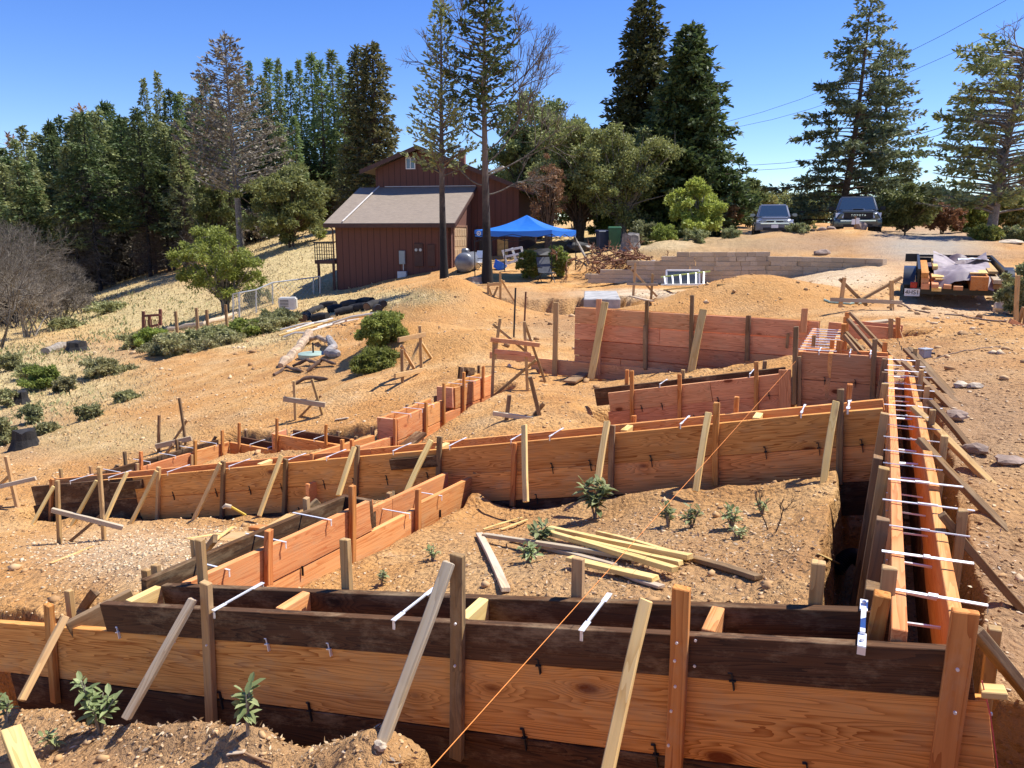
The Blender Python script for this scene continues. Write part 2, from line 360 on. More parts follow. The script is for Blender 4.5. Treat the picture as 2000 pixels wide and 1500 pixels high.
def H(x, y, detail=True):
    x = np.asarray(x, float); y = np.asarray(y, float)
    z = H0(x, y); r = np.hypot(x, y)
    for mx, my, rx, ry, h, rot in MOUNDS:
        q = ((x - mx) / rx) ** 2 + ((y - my) / ry) ** 2
        q = q * (1 + .5 * vnoise(x * 1.1, y * 1.1, 5))
        z = z + h * np.exp(-q * 1.3)
    # broken bank below the trees: the ground drops away on the near side of a ragged line
    yl = 24.6 - .45 * (x + 1.0) + 1.1 * fbm(x * .9, 0 * x, 3, 55); dd = yl - y; win = np.clip((x + 4.6) / 1.0, 0, 1) * np.clip((4.3 - x) / 1.2, 0, 1)
    z = z - .62 * win * np.clip(dd / .16, 0, 1) * np.exp(-(np.clip(dd, 0, 99) / 3.2) ** 2)
    for ax, ay, bx, by, hw, dep, ns in TR:
        dx, dy = bx - ax, by - ay; L2 = dx * dx + dy * dy
        t = np.clip(((x - ax) * dx + (y - ay) * dy) / L2, 0, 1)
        d = np.hypot(x - ax - t * dx, y - ay - t * dy)
        e = hw * (1 + ns * fbm(x * 3.2, y * 3.2, 3, 9))
        s = np.clip((e - d) / (.06 + .01 * r) + .5, 0, 1); s = s * s * (3 - 2 * s)
        z = z - dep * s
        lip = np.exp(-((d - e - .12) / .1) ** 2) * .03 * (1 + 2 * vnoise(x * 4, y * 4, 31)); z = z + np.where(s < .5, lip, 0)
    if detail:
        nf = np.clip(1.6 - r / 60, .5, 1)
        amp = np.clip(.6 + 1.6 * vnoise(x * .45, y * .45, 3), .35, 1.6) * nf
        z = z + amp * (.035 * fbm(x * 1.7, y * 1.7, 3, 21) + .028 * fbm(x * 7, y * 7, 3, 41) + .010 * np.abs(fbm(x * 19, y * 19, 2, 71)) + .10 * np.clip(r / 30, 0, 1) * fbm(x * .7, y * .7, 3, 61))
    return z
def gp(px, py, dz=0.0, lo=1.2, hi=120):
    d = ray(px, py); t = np.geomspace(lo, hi, 900); X = d.x * t; Y = d.y * t; Z = d.z * t - dz
    g = H(X, Y) - Z; i = np.argmax(g > 0)
    if g[i] <= 0: i = len(t) - 1
    k = t[i] if i == 0 else t[i - 1] + (t[i] - t[i - 1]) * (-g[i - 1]) / (g[i] - g[i - 1] + 1e-12)
    return d * float(k)
def gz(x, y): return float(H(np.array([x]), np.array([y]))[0])
# ---------------------------------------------------------------- timber footing forms
# real points used by several walls
PF2 = PF.shift(GAP)
gA = PF2(371, 1136); PG = Plane(gA, BX * -1)
lA = PM.shift(GAP)(196, 935); PL = Plane(lA, BX * -1)
PN0 = PL(448, 863); PN = Plane(PN0, AX)
sA = PM.shift(GAP)(650, 889); PS = Plane(sA, BX * -1)
pB5 = atY(1620, 628, 10.7); PB5 = Plane(pB5, AX)
trench(PF(-150, 1200) + AX * .05, PF(1950, 1300) + AX * .05, .27, .75, .35)
trench(PF(420, 1200) - AX * .16, PF(1100, 1300) - AX * .16, .08, .65, .9)
trench(PF(1130, 1300) - AX * .5, PF(1850, 1300) - AX * .42, .42, 1.0, .25)
trench(pR - AX * .1 - BX * .04, pE + AX * .2 - BX * .04, .26, .6, .2)
trench(PM(60, 950) + AX * .1, PM(1733, 797) + AX * .1, .20, .40, .3)
trench(gA + BX * .12, PG(957, 914) + BX * .12, .17, .30, .3)
trench(lA + BX * .04, PL(448, 863) + BX * .04, .25, .36, .3)
trench(PN0 + AX * .02, PN(690, 885) + AX * .02, .27, .32, .3)
trench(sA + BX * .0, PS(960, 735) + BX * .0, .27, .30, .3)
trench(PC(1190, 767) + AX * .02, PC(1560, 725) + AX * .02, .28, .38, .3)
trench(pE2 + AX * .1, pE + AX * .1, .22, .55, .2)
trench(PB4(1090, 640) + AX * .15, PB4(1600, 640) + AX * .15, .34, .45, .5)
trench(pB5 + AX * .1, PB5(1757, 640) + AX * .1, .3, .4, .5)
class Wall:
    def __init__(s, label, plane, A, B, gap=GAP, cat='formwork'):
        s.pl = plane; s.A = A; s.B = B; s.n = plane.n; s.d = (B - A); s.L = s.d.length; s.gap = gap
        s.root = thing('footing_form', label, cat, (A + B) / 2 - Vector((0, 0, .6)))
    def at(s, px): # fraction along the wall seen at picture column px
        u = s.A.x * 1000 / 1; d = Vector((s.d.x, s.d.y, 0))
        # solve (A + t d) . (cos col plane) : X = a * D  with D = Y ct - Z st
        a = (px - 1000) / FPX
        f = lambda p: p.x - a * (p.y * CT - p.z * ST)
        fa, fb = f(s.A), f(s.B); return fa / (fa - fb)
    def row(s, px0, px1, z, h, mat, off=0.0, back=False, cuts=(), th=.038, name='board', dz=0.0):
        ts = [s.at(px0)] + [s.at(c) for c in cuts] + [s.at(px1)]
        for i in range(len(ts) - 1):
            a = s.A + s.d * ts[i]; b = s.A + s.d * ts[i + 1]
            o = s.n * (off + RND.uniform(-.004, .002) + (s.gap - th / 2 if back else th / 2))
            v = Vector((0, 0, -z - h / 2))
            e = s.d.normalized() * .0015
            beam(a + o + v + e, b + o + v - e, th, h - .004 - .0006 * (a.y), name, mat if not isinstance(mat, (list, tuple)) else mat[i % len(mat)], s.root, nseg=4, rough=.004, bev=.002)
        return s
    def stake(s, px, pyt, pyb=None, mat=None, w=.045, d=.032, off=-.020, lean=0, name='stake', dz=.15):
        w = w * .86
        t = s.pl(px, pyt, off); 
        if pyb: b = s.pl(px + lean, pyb, off)
        else: b = Vector((t.x, t.y, gz(t.x, t.y) - dz))
        u = s.d.copy(); u.z = 0
        beam(b, t, d, w, name, mat or M_STAKE, s.root, up=u.normalized(), bev=.003, rough=.004, nseg=3)
    def brace(s, pxt, pyt, pxb, pyb, mat=None, w=.065, d=.026, off=-.065, dz=-.03, ext=None):
        w = w * .76
        t = s.pl(pxt, pyt, off); b = gp(pxb, pyb, dz)
        # keep the foot close to the wall even where the ground is lumpy
        dist = (b.dot(s.n) - s.pl.c)
        if abs(dist) > 1.3 or dist * off < 0: b = s.pl(pxb, pyb, math.copysign(.35, off))
        u = s.n.cross(t - b).normalized(); u2 = (t - b).cross(u)
        beam(b, t, w, d, 'brace', mat or M_STAKE, s.root, up=Vector((s.n.x, s.n.y, 0.3)).normalized() * (1 if off < 0 else -1), bev=.003, rough=.005, nseg=3)
    def tie(s, px, z=0.0, ext=.03, w=.013, twist=True):
        p = s.A + s.d * s.at(px) + Vector((0, 0, .004 - z)); q = p + s.n * s.gap
        m = MB(); f = frame(p - s.n * ext, q + s.n * ext); L = s.gap + 2 * ext
        for x0, x1, wd, th in ((-L / 2, -L / 2 + .07, w * 1.15, .003), (-L / 2 + .07, L / 2 - .07, w * .55, w * .35), (L / 2 - .07, L / 2, w * 1.15, .003)):
            m.box(((x0 + x1) / 2, 0, th / 2), (x1 - x0, wd, th))
        m.box((-L / 2 + .004, 0, -.018), (.003, w * .6, .036)); m.box((L / 2 - .004, 0, -.018), (.003, w * .6, .036))
        m.build('form_tie', M_STEEL, s.root, f)
    def wedge(s, px, z, off=-.006, h=.075, mat=None):
        p = s.A + s.d * s.at(px) + Vector((0, 0, -z)) + s.n * off
        m = MB(); m.box((0, 0, 0), (.004, .012, h)); m.box((0, 0, h * .1), (.02, .022, .004)); m.tube([(0, 0, h * .5), (-.012 , 0, h * .5)], .004, 6)
        m.build('wedge_bolt', mat or M_IRON, s.root, frame(p, p + s.d.normalized() * .001))
    def block(s, px, z=0.0, h=.09, th=.04, mat=None, dz=0):
        p = s.A + s.d * s.at(px) + Vector((0, 0, -z - h / 2)); a = p + s.n * .038; b = p + s.n * (s.gap - .038)
        beam(a, b, th, h, 'spacer_block', mat or M_PALE, s.root)
Hd = .145; HB = .235
# --- F nearest wall
F = Wall('near footing form with a black oiled top board over a wide orange board', PF, PF(200, 1178), PF(1905, 1270))
FB = .29
F.row(200, 1905, 0, Hd, M_DARK, off=-.004).row(-130, 1966, Hd, FB, M_ORANGE, cuts=()).row(5, 1975, Hd + FB, FB, M_DARK)
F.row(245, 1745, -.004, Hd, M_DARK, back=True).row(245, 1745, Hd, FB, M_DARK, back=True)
for p in (236, 533, 893, 1378): F.block(p, 0.0, .10, .042, M_BRIGHT if p in (533, 1378) else M_PALE)
for p in (425, 775, 1140): F.tie(p, 0, .025, .017)
# broad strap near the right end
_p = F.A + F.d * F.at(1683); _m = MB(); _f = frame(_p - AX * .03, _p + AX * (GAP + .03)); _L = GAP + .06
_m.box((-_L / 2 + .04, 0, .008), (.08, .022, .003)); _m.box((0, 0, .014), (_L - .14, .014, .011)); _m.box((_L / 2 - .04, 0, .008), (.08, .022, .003)); _m.box((-_L / 2, 0, -.005), (.003, .022, .024))
_m.tube([(-_L / 2 + .03, 0, .01), (-_L / 2 + .03, 0, .018)], .006, 8); _m.tube([(_L / 2 - .03, 0, .01), (_L / 2 - .03, 0, .018)], .006, 8)
_m.build('form_bracket', M_STEEL, F.root, _f)
for p in (228, 335, 521, 643, 1055, 1437): F.wedge(p, Hd, h=.055, mat=M_STEEL if p < 700 else M_IRON)
for p in (420, 597, 1027, 1292, 1600): F.wedge(p, Hd + FB, h=.08)
for a in ((95, 1180, 1372, M_STAKEO, .05, 14), (402, 1137, 1425, M_STAKE, .055, 12), (894, 1082, 1480, M_STAKED, .058, -2), (1331, 1148, 1520, M_STAKEO, .062, -16), (1886, 1192, 1520, M_STAKEO, .075, -48)):
    F.stake(a[0], a[1], a[2], a[3], w=a[4], lean=a[5])
F.brace(377, 1170, 246, 1403, M_GREY, w=.043, d=.03); F.brace(128, 1203, 42, 1368, M_STAKE, w=.04, d=.03); F.brace(878, 1097, 742, 1462, M_GREY, w=.052, d=.03); F.brace(1262, 1172, 1182, 1530, M_PALE, w=.05, d=.03)
for a in ((134, 1152, 1200), (304, 1102, 1150), (285, 1112, 1150), (390, 1052, 1130), (674, 1052, 1150), (1129, 1090, 1165), (1599, 1097, 1185), (1738, 1108, 1190)):
    F.stake(a[0], a[1], None, M_STAKE, w=.05, off=GAP + .03, dz=.1)
F.brace(186, 1155, 160, 1192, M_STAKED, off=GAP + .05); F.brace(428, 1056, 412, 1088, M_STAKED, off=GAP + 1.0) if False else None
# nails on the stakes
for px, py in ((1322, 1255), (1318, 1290), (1319, 1340), (1311, 1388), (1306, 1455), (1870, 1307), (1865, 1391), (404, 1260), (1359, 1250), (1357, 1300), (889, 1300), (890, 1218), (1935, 1393)):
    q = PF(px, py, -.052 if px not in (1359, 1357, 1935) else -.006); _m = MB(); _m.tube([q, q - AX * .006], .0045, 8); _m.build('nail_head', M_STEEL, F.root)
# --- G steps away on the left of the near wall
def lvl(w, px, py): # depth of picture point below the wall's top line
    q = w.pl(px, py); t = w.at(px); return (w.A + w.d * t).z - q.z
G = Wall('short orange footing form stepping away between near and middle walls', PG, PG(371, 1136), PG(729, 975), gap=-.24)
G.n = PG.n
for a, b, z, h, mt in ((365, 729, 0, .215, M_BRIGHT), (365, 812, .219, .22, M_BRIGHT)): G.row(a, b, z, h, mt, off=-.038)
s3 = Wall.__new__(Wall); s3.__dict__.update(G.__dict__); s3.A = PG(822, 982); s3.B = PG(957, 914); s3.d = s3.B - s3.A
s3.row(822, 957, 0, .225, M_BRIGHT, off=-.038, cuts=(936,)); s3.row(700, 957, .229, .14, M_GREY, off=-.038); s3.row(560, 822, .30, .14, M_BRIGHT, off=-.038); s3.row(730, 918, -.02, .215, M_BRIGHT, off=-.24, cuts=(812,))
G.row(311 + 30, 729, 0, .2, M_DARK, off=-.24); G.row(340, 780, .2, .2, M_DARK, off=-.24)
_a = G.A + G.d - BX * 0; beam(_a + Vector((0, 0, -.1)) - AX * .02, _a + BX * .24 + Vector((0, 0, -.1)) - AX * .02, .038, .2, 'end_board', M_DARK, G.root)
def gt(w, px, py, o=.24):
    p = w.pl(px, py); q = p + BX * o; m = MB(); f = frame(p - BX * .03, q + BX * .03); L = o + .06
    m.box((0, 0, .002), (L, .011, .004)); m.box((-L / 2 + .004, 0, -.018), (.003, .009, .036)); m.build('form_tie', M_STEEL, w.root, f)
for a in ((440, 1112), (551, 1058), (640, 1015), (794, 1003), (857, 968), (925, 930)): gt(G, *a)
for a in ((525, 1035, 1142, M_STAKEO), (688, 948, 1128, M_STAKEO), (817, 955, 1074, M_STAKEO), (929, 903, 1022, M_STAKED)): G.stake(a[0], a[1], a[2], a[3], w=.05, off=.022)
for a in ((598, 972), (380, 1052), (760, 962), (880, 897)): G.stake(a[0], a[1], None, M_STAKE, w=.045, off=-.30, dz=.1)
for a in ((420, 1052, 395, 1085), (622, 978, 600, 1000), (768, 965, 745, 990), (888, 905, 870, 930)): G.brace(*a, M_STAKED, off=-.32)
for a in ((591, .11, 1), (860, .2, 2), (833, .33, 2), (950, .2, 2)):
    p = PG(a[0], {591: 1115, 860: 1003, 833: 1040, 950: 970}[a[0]], .006); m = MB(); m.box((0, 0, 0), (.012, .006, .06)); m.build('wedge_bolt', M_IRON, G.root, Matrix.Translation(p))
# --- M the long middle wall
M = Wall('long middle footing form of two orange plank rows sloping down to the left', PM, PM(63, 950), PM(1733, 797))
M.row(200, 1733, 0, HB * 1.02, M_ORANGE, cuts=(857, 1400)).row(265, 1733, HB * 1.02, HB * 1.05, M_ORANGE, cuts=(600, 1170)).row(63, 1733, HB * 2.07, HB, M_DARK)
M.row(63, 262, 0, HB, M_DARK, off=-.005).row(63, 266, HB, HB, M_DARK, off=-.004)
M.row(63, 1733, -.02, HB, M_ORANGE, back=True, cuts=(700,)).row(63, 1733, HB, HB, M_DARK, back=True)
M.row(765, 857, .045, .10, M_DARK, off=-.04, name='cleat'); M.row(765, 880, .36, .10, M_DARK, off=-.04, name='cleat'); M.row(218, 280, .03, .1, M_DARK, off=-.04, name='cleat')
for p in (140, 215, 330, 450, 560, 640, 770, 880, 1000, 1075, 1330, 1565): M.tie(p, -.02, .02, .013)
M.tie(1656, -.02, .03, .02)
for p in (500, 850, 1215, 1475): M.block(p, -.01, .08, .05, M_PALE)
for p in (336, 420, 486, 548, 632, 690, 755, 835, 1080, 1155, 1275, 1500, 1605, 1690): M.wedge(p, HB * 1.02, h=.085)
for p in (270, 370, 430, 580, 1050, 1370, 1650): M.wedge(p, HB * 2.07, h=.08)
for a in ((102, 935, 1030, M_STAKEO), (310, 912, 1020, M_STAKE), (436, 900, 1012, M_STAKED), (558, 896, 1004, M_STAKED), (698, 870, 968, M_STAKED), (859, 852, 940, M_STAKED), (1004, 865, 988, M_STAKEO), (1196, 830, 966, M_STAKED), (1400, 786, 948, M_STAKEO), (1642, 760, 946, M_STAKED)):
    M.stake(a[0], a[1], a[2], a[3], w=.048, lean=-3)
for a in ((105, 950, 60, 1030), (189, 938, 137, 1032), (248, 922, 206, 1015), (306, 920, 252, 1030), (430, 905, 375, 1022), (550, 889, 506, 1008)): M.brace(*a, M_PALE, w=.05)
for a in ((692, 873, 661, 968), (842, 860, 791, 968), (1024, 830, 1027, 980), (1186, 823, 1166, 952), (1384, 806, 1359, 960), (1633, 784, 1607, 952)): M.brace(*a, M_PALE, w=.058)
for a in ((1230, 780), (118, 914)): pass
for px, py in ((118, 915), (1238, 812), (1439, 775), (1660, 750), (177, 910)): M.stake(px, py, None, M_STAKEO if px > 1000 else M_STAKE, w=.04, off=GAP + .03)
# --- L, N, S : left part of the grid
Lw = Wall('left end footing form running back from the middle wall', PL, PL(196, 935), PL(448, 863), gap=-.24)
Lw.row(196, 265, .02, .2, M_BRIGHT, off=-.038).row(267, 380, 0, .23, M_BRIGHT, off=-.038).row(382, 448, -.01, .235, M_BRIGHT, off=-.038).row(380, 448, .23, .22, M_BRIGHT, off=-.038)
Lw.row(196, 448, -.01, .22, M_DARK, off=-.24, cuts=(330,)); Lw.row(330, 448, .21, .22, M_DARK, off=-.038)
for a in ((275, 882, 932), (381, 861, 915), (434, 840, 902)): Lw.stake(a[0], a[1], a[2] + 5, M_STAKEO, w=.045, off=.022)
for a in ((268, 905), (374, 888)): Lw.stake(a[0], a[1], a[1] + 35, M_STAKE, w=.045, off=.022)
for a in ((243, 882), (177, 910), (345, 858), (352, 862)): Lw.stake(a[0], a[1], None, M_STAKED, w=.04, off=-.29)
for a in ((232, 922), (290, 902), (340, 890), (380, 876), (420, 866)): gt(Lw, *a)
for a in ((338, 868, 325, 885), (422, 852, 412, 868), (230, 908, 220, 925)): Lw.brace(*a, M_STAKED, off=-.3, w=.05)
Nw = Wall('far left cross form with a raised orange box at its right end', PN, PN(448, 863), PN(560, 884))
Nw.row(448, 620, 0, .2, M_ORANGE).row(448, 620, .2, .2, M_DARK).row(442, 620, -.02, .2, M_DARK, back=True)
N2 = Wall.__new__(Wall); N2.__dict__.update(Nw.__dict__); N2.A = PN(532, 847); N2.B = PN(686, 872); N2.d = N2.B - N2.A
N2.row(532, 670, 0, .22, M_ORANGE, off=-.003).row(550, 690, -.03, .2, M_DARK, back=True).row(532, 690, .22, .14, M_ORANGE, off=-.003)
beam(N2.A + AX * .0 - Vector((0, 0, .11)), N2.A + AX * GAP - Vector((0, 0, .11)), .038, .22, 'end_board', M_ROSE, Nw.root)
for a in ((467, 826, 905), (541, 817, 892), (637, 829, 870)): Nw.stake(a[0], a[1], a[2], M_STAKEO, w=.04)
for a in ((480, 840), (558, 838), (660, 842), (524, 885)): Nw.stake(a[0], a[1], None, M_STAKED, w=.04, off=GAP + .03)
for px in (490, 525): Nw.tie(px, -.02, .02)
N2.tie(570, -.02, .02); N2.tie(615, -.02, .02)
Sw = Wall('stepped orange footing form climbing away on the left of the middle wall', PS, PS(650, 889), PS(767, 853), gap=-.22)
Sw.row(620, 767, 0, .2, M_BRIGHT, off=-.038, cuts=(700,)).row(600, 767, .2, .2, M_BRIGHT, off=-.038).row(640, 760, -.01, .18, M_ORANGE, off=-.22)
def sub(w, a, b):
    q = Wall.__new__(Wall); q.__dict__.update(w.__dict__); q.A = w.pl(*a); q.B = w.pl(*b); q.d = q.B - q.A; return q
s2 = sub(Sw, (776, 818), (866, 781)); s2.row(776, 866, 0, .245, M_BRIGHT, off=-.038, cuts=(835,)).row(776, 885, .245, .235, M_BRIGHT, off=-.038).row(772, 868, 0, .22, M_ORANGE, off=-.22)
s4 = sub(Sw, (889, 757), (960, 732)); s4.row(889, 962, 0, .27, M_BRIGHT, off=-.038, cuts=(925,)).row(868, 962, .27, .27, M_BRIGHT, off=-.038).row(870, 962, .54, .2, M_BRIGHT, off=-.038).row(886, 962, 0, .25, M_ORANGE, off=-.22)
for q, px in ((s2, 776), (s4, 889)):
    t = q.at(px); p = q.A + q.d * t - Vector((0, 0, .125)); beam(p - AX * .02 + BX * .02, p - AX * .02 + BX * .24, .038, .25, 'end_board', M_ROSE, Sw.root)
    for k in (.25, .5, .75): gt(Sw, *([776 + 90 * k, 818 - 37 * k] if q is s2 else [889 + 71 * k, 757 - 25 * k]), o=.2)
for a in ((771, 817, 880), (832, 785, 846), (867, 748, 832), (906, 727, 803), (944, 715, 778), (668, 858, 892), (687, 858, 888)): Sw.stake(a[0], a[1], a[2], M_STAKEO, w=.04, off=.022)
for a in ((727, 833), (695, 852), (795, 790), (850, 773), (903, 718), (935, 714)): Sw.stake(a[0], a[1], None, M_STAKED, w=.04, off=-.27)
for a in ((742, 842, 735, 855), (808, 790, 802, 802), (915, 722, 905, 735)): Sw.brace(*a, M_STAKED, off=-.28, w=.05)
beam(PS(791, 873, .1), PS(823, 846, .1), .14, .038, 'loose_board', M_DARK, Sw.root)
_q = s4.A + BX * .3; beam(PS(896, 728, -.35), PS(925, 730, -.35), .03, .16, 'end_board', M_DARK, Sw.root)
# --- C rose wall of three planks, E level wall, R2, B4, B5
Cw = Wall('rosy three plank form between the middle wall and the tall back wall', PC, PC(1190, 767), PC(1530, 729))
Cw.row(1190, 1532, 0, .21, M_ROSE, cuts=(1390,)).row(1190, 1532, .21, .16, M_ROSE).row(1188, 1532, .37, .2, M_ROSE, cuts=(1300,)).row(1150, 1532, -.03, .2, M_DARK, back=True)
for a in ((1234, 724, 834, M_STAKEO), (1327, 730, 826, M_STAKEO), (1477, 706, 814, M_STAKEO)): Cw.stake(*a, w=.045)
for a in ((1225, 722, M_STAKEO), (1334, 722, M_STAKE), (1494, 705, M_STAKED), (1349, 735, M_STAKED)): Cw.stake(a[0], a[1], None, a[2], w=.045, off=GAP + .03)
for p in (1255, 1295, 1360, 1380, 1405, 1440, 1505): Cw.wedge(p, .21 if p % 2 else .37, h=.07)
for p in (1290, 1465): Cw.tie(p, -.03, .03)
Cw.stake(1533, 722, 808, M_ROSE, w=.13, d=.03, off=-.04, name='end_board')
Ew = Wall('level rosy form joining the corner stake to the tie covered right wall', PE, PE(1563, 686), PE(1735, 697))
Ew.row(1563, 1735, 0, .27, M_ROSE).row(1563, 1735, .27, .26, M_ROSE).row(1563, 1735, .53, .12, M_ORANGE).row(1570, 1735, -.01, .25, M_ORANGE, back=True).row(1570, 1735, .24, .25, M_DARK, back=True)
for p in (1600, 1660, 1700): Ew.tie(p, -.01, .02)
for p in (1615, 1675): Ew.wedge(p, .27, h=.07)
Ew.stake(1555, 638, 790, M_STAKED, w=.05, d=.05, off=-.04, lean=-4); Ew.stake(1561, 696, 802, M_STAKED, w=.04, off=-.03); Ew.stake(1709, 662, 790, M_STAKED, w=.05, lean=-6)
Ew.stake(1729, 668, None, M_STAKEO, w=.05, off=GAP + .05); Ew.stake(1590, 655, None, M_STAKED, w=.04, off=GAP + .05); Ew.stake(1626, 664, None, M_STAKEO, w=.05, off=GAP + .03)
PR2 = Plane(pE2, BX * -1); R2 = Wall('short form with close metal ties leading to the tall back wall', PR2, pE2.copy(), PR2(1592, 640), gap=.25)
R2.row(1563, 1592, 0, .24, M_BRIGHT, off=-.02).row(1563, 1592, .24, .24, M_ROSE, off=-.02).row(1563, 1592, 0, .24, M_BRIGHT, off=.25).row(1563, 1592, .24, .24, M_ROSE, off=.25)
for i in range(9):
    p = R2.A + R2.d * (.06 + i * .108)
    for z in (0, .12):
        m = MB(); m.box((0, 0, .003 - z), (.34, .02, .006)); m.build('form_tie', M_STEEL, R2.root, frame(p - BX * .0, p - BX * .29))
def Rp(base, t, off, z): return base.A + (base.B - base.A) * t - BX * off + Vector((0, 0, z))
for t, zt in ((.1, .10), (.32, .04), (.55, .16), (.8, .18), (.97, .2)):
    q = Rp(R2, t, .33, zt); beam(q - Vector((0, 0, .7)), q, .05, .05, 'stake', M_STAKEO, R2.root, up=AX)
for t, z0, t2, o2 in ((.15, .14, .1, .75), (.35, .12, .25, .8), (.6, .2, .45, .85), (.85, .22, .75, .9)):
    beam(Rp(R2, t, .36, z0), Rp(R2, t2, o2, -.3), .05, .03, 'brace', M_STAKED, R2.root)
Bw = Wall('tall back form of four rosy planks in front of the dirt pile', PB4, PB4(1125, 600), PB4(1600, 628), gap=.25)
bh = .235
for k in range(4): Bw.row(1123, 1600 if k else 1600, k * bh, bh, M_ROSE, cuts=((1375,), (1290,), (1460,), (1215,))[k])
Bw.row(1040, 1310, 3.35 * bh, bh, M_ROSE, off=-.04); Bw.row(1123, 1600, 0.01, .12, M_ORANGE, back=True); Bw.row(1123, 1600, .13, bh, M_ROSE, back=True); Bw.row(1123, 1600, .13 + bh, bh, M_ROSE, back=True); Bw.row(1123, 1600, .13 + 2 * bh, bh, M_ROSE, back=True)
Bw.row(960, 1050, 3.2 * bh, .11, M_ROSE, off=-.08)
for a in ((1086, 591, 741, M_STAKE, .09), (1170, 584, 733, M_ROSE, .09), (1264, 586, 722, M_STAKED, .06), (1352, 576, 716, M_STAKED, .06), (1462, 616, 704, M_STAKED, .07), (1572, 602, 650, M_ROSE, .09), (1540, 651, 680, M_STAKED, .04)):
    Bw.stake(a[0], a[1], a[2], a[3], w=a[4], off=-.09 if a[0] < 1200 else -.04, lean=-3)
Bw.stake(1260, 636, 720, M_STAKED, w=.06, off=-.05)
Bw.brace(1182, 590, 1154, 741, M_PALE, w=.13, off=-.12); Bw.brace(1374, 604, 1350, 726, M_PALE, w=.13, off=-.12)
B5 = Wall('small two plank box form beyond the corner of the right wall', PB5, PB5(1620, 628), PB5(1757, 641), gap=.3)
B5.row(1618, 1757, 0, .24, M_ROSE).row(1618, 1757, .24, .24, M_ROSE).row(1650, 1764, -.02, .2, M_ROSE, back=True)
for a in ((1652, 618, 672, M_ROSE), (1740, 622, 673, M_STAKE), (1754, 620, 662, M_STAKEO)): B5.stake(*a, w=.07, off=-.03)
beam(B5.B + Vector((0, 0, -.12)), B5.B + AX * .3 + Vector((0, 0, -.12)), .038, .24, 'end_board', M_ROSE, B5.root)
# --- R the long right wall: two forms joined by rows of bright ties
o1 = atZ(1920, 1350, ZT); RG = (o1 - pR).dot(BX * -1)
rend = pE.copy(); rend.z = ZT; r0 = pR - AX * .06
Rw = Wall('right-hand footing form crossed by rows of bright metal ties', PR, Vector((r0.x, r0.y, ZT)), Vector((rend.x, rend.y, ZT)), gap=RG)
def rrow(t0, t1, off, z, h, mat, th=.04):
    a = Rw.A + (Rw.B - Rw.A) * t0 - BX * off; b = Rw.A + (Rw.B - Rw.A) * t1 - BX * off; v = Vector((0, 0, -z - h / 2))
    beam(a + v, b + v, th, h - .004, 'board', mat, Rw.root, nseg=4, rough=.006)
_t0 = (PF.c + .042 - Rw.A.dot(AX)) / (Rw.B - Rw.A).length
rrow(_t0, .53, .02, 0, .26, M_BRIGHT); rrow(.53, 1.03, .02, .01, .25, M_ORANGE); rrow(_t0, 1.03, .02, .26, .28, M_STAKED); rrow(_t0, 1.0, .024, .54, .25, M_STAKED)
rrow(_t0, .26, RG - .02, .02, .29, M_BRIGHT); rrow(.26, .62, RG - .02, .0, .29, M_BRIGHT); rrow(.62, 1.06, RG - .02, .03, .27, M_ORANGE); rrow(_t0, 1.06, RG - .024, .31, .28, M_DARK)
nT = 18
for i in range(nT):
    for z in (0, .16):
        t = .04 + i * .965 / nT + (0.012 if z else 0) + RND.uniform(-.006, .006)
        p = Rw.A + (Rw.B - Rw.A) * t - BX * -.03; e = RND.uniform(.0, .09) if not z else 0
        q = Rw.A + (Rw.B - Rw.A) * (t + RND.uniform(-.004, .004)) - BX * (RG + .02 + e)
        if z: p = p - BX * .07; q = q + BX * .06
        L = (q - p).length; m = MB(); w = .013
        m.box((-L / 2 + .07, 0, 0), (.14, w * .8, .004)); m.box((0, 0, .002), (L - .26, w * 1.1, .007)); m.box((L / 2 - .08, 0, 0), (.16, w * .8, .004))
        f = frame(p, q) @ Matrix.Rotation(RND.uniform(-.35, .35), 4, 'X'); f.translation.z += .008 - z
        m.build('form_tie', M_STEEL, Rw.root, f)
PRo = PR.shift(RG)
for a in ((1943, 1226), (1881, 996), (1845, 850), (1822, 800), (1811, 754), (1800, 722), (1793, 702), (1788, 680)):
    t = atZ(a[0], a[1], ZT + (.07 if a[0] < 1900 else -.03)); b = Vector((t.x, t.y, gz(t.x, t.y) - .1)); beam(b, t, .034, .034, 'stake', M_STAKE, Rw.root, up=AX)
def Rt(py): # fraction along the right wall whose top line is seen at picture row py
    q = atZ(1740, py, ZT); return (q - Rw.A).dot(AX) / (Rw.B - Rw.A).length
for py, top, o, w, mt in ((1200, .06, .03, .05, M_STAKEO), (1040, .05, .03, .05, M_STAKED), (945, .07, .03, .05, M_STAKE), (880, -.04, .05, .07, M_STAKED), (838, .09, .03, .05, M_STAKE), (778, .10, .03, .05, M_STAKE), (740, .05, .03, .05, M_STAKED), (715, .06, .03, .05, M_STAKED), (1120, -.05, .05, .08, M_STAKED)):
    q = Rp(Rw, Rt(py), -o, top); beam(q - Vector((0, 0, .85)) + BX * .05, q, .045, w, 'stake', mt, Rw.root, up=AX)
for a in ((1838, 1004, 2010, 1206), (1796, 858, 1972, 1042), (1784, 796, 1944, 954), (1816, 784, 1898, 880), (1764, 708, 1862, 802), (1768, 682, 1872, 792), (1777, 680, 1864, 774), (1900, 1225, 2040, 1400)):
    t = atZ(a[0], a[1], ZT + .04); b = gp(a[2], a[3], -.02); beam(b, t, .045, .03, 'brace', M_STAKED if a[0] not in (1784,) else M_STAKE, Rw.root, nseg=3, rough=.006)
_e = PF(1940, 1368, -.0); beam(PF(1915, 1362) + Vector((0, 0, .02)), PF(1965, 1366) + Vector((0, 0, .02)), .05, .02, 'spacer_block', M_PALE, F.root)
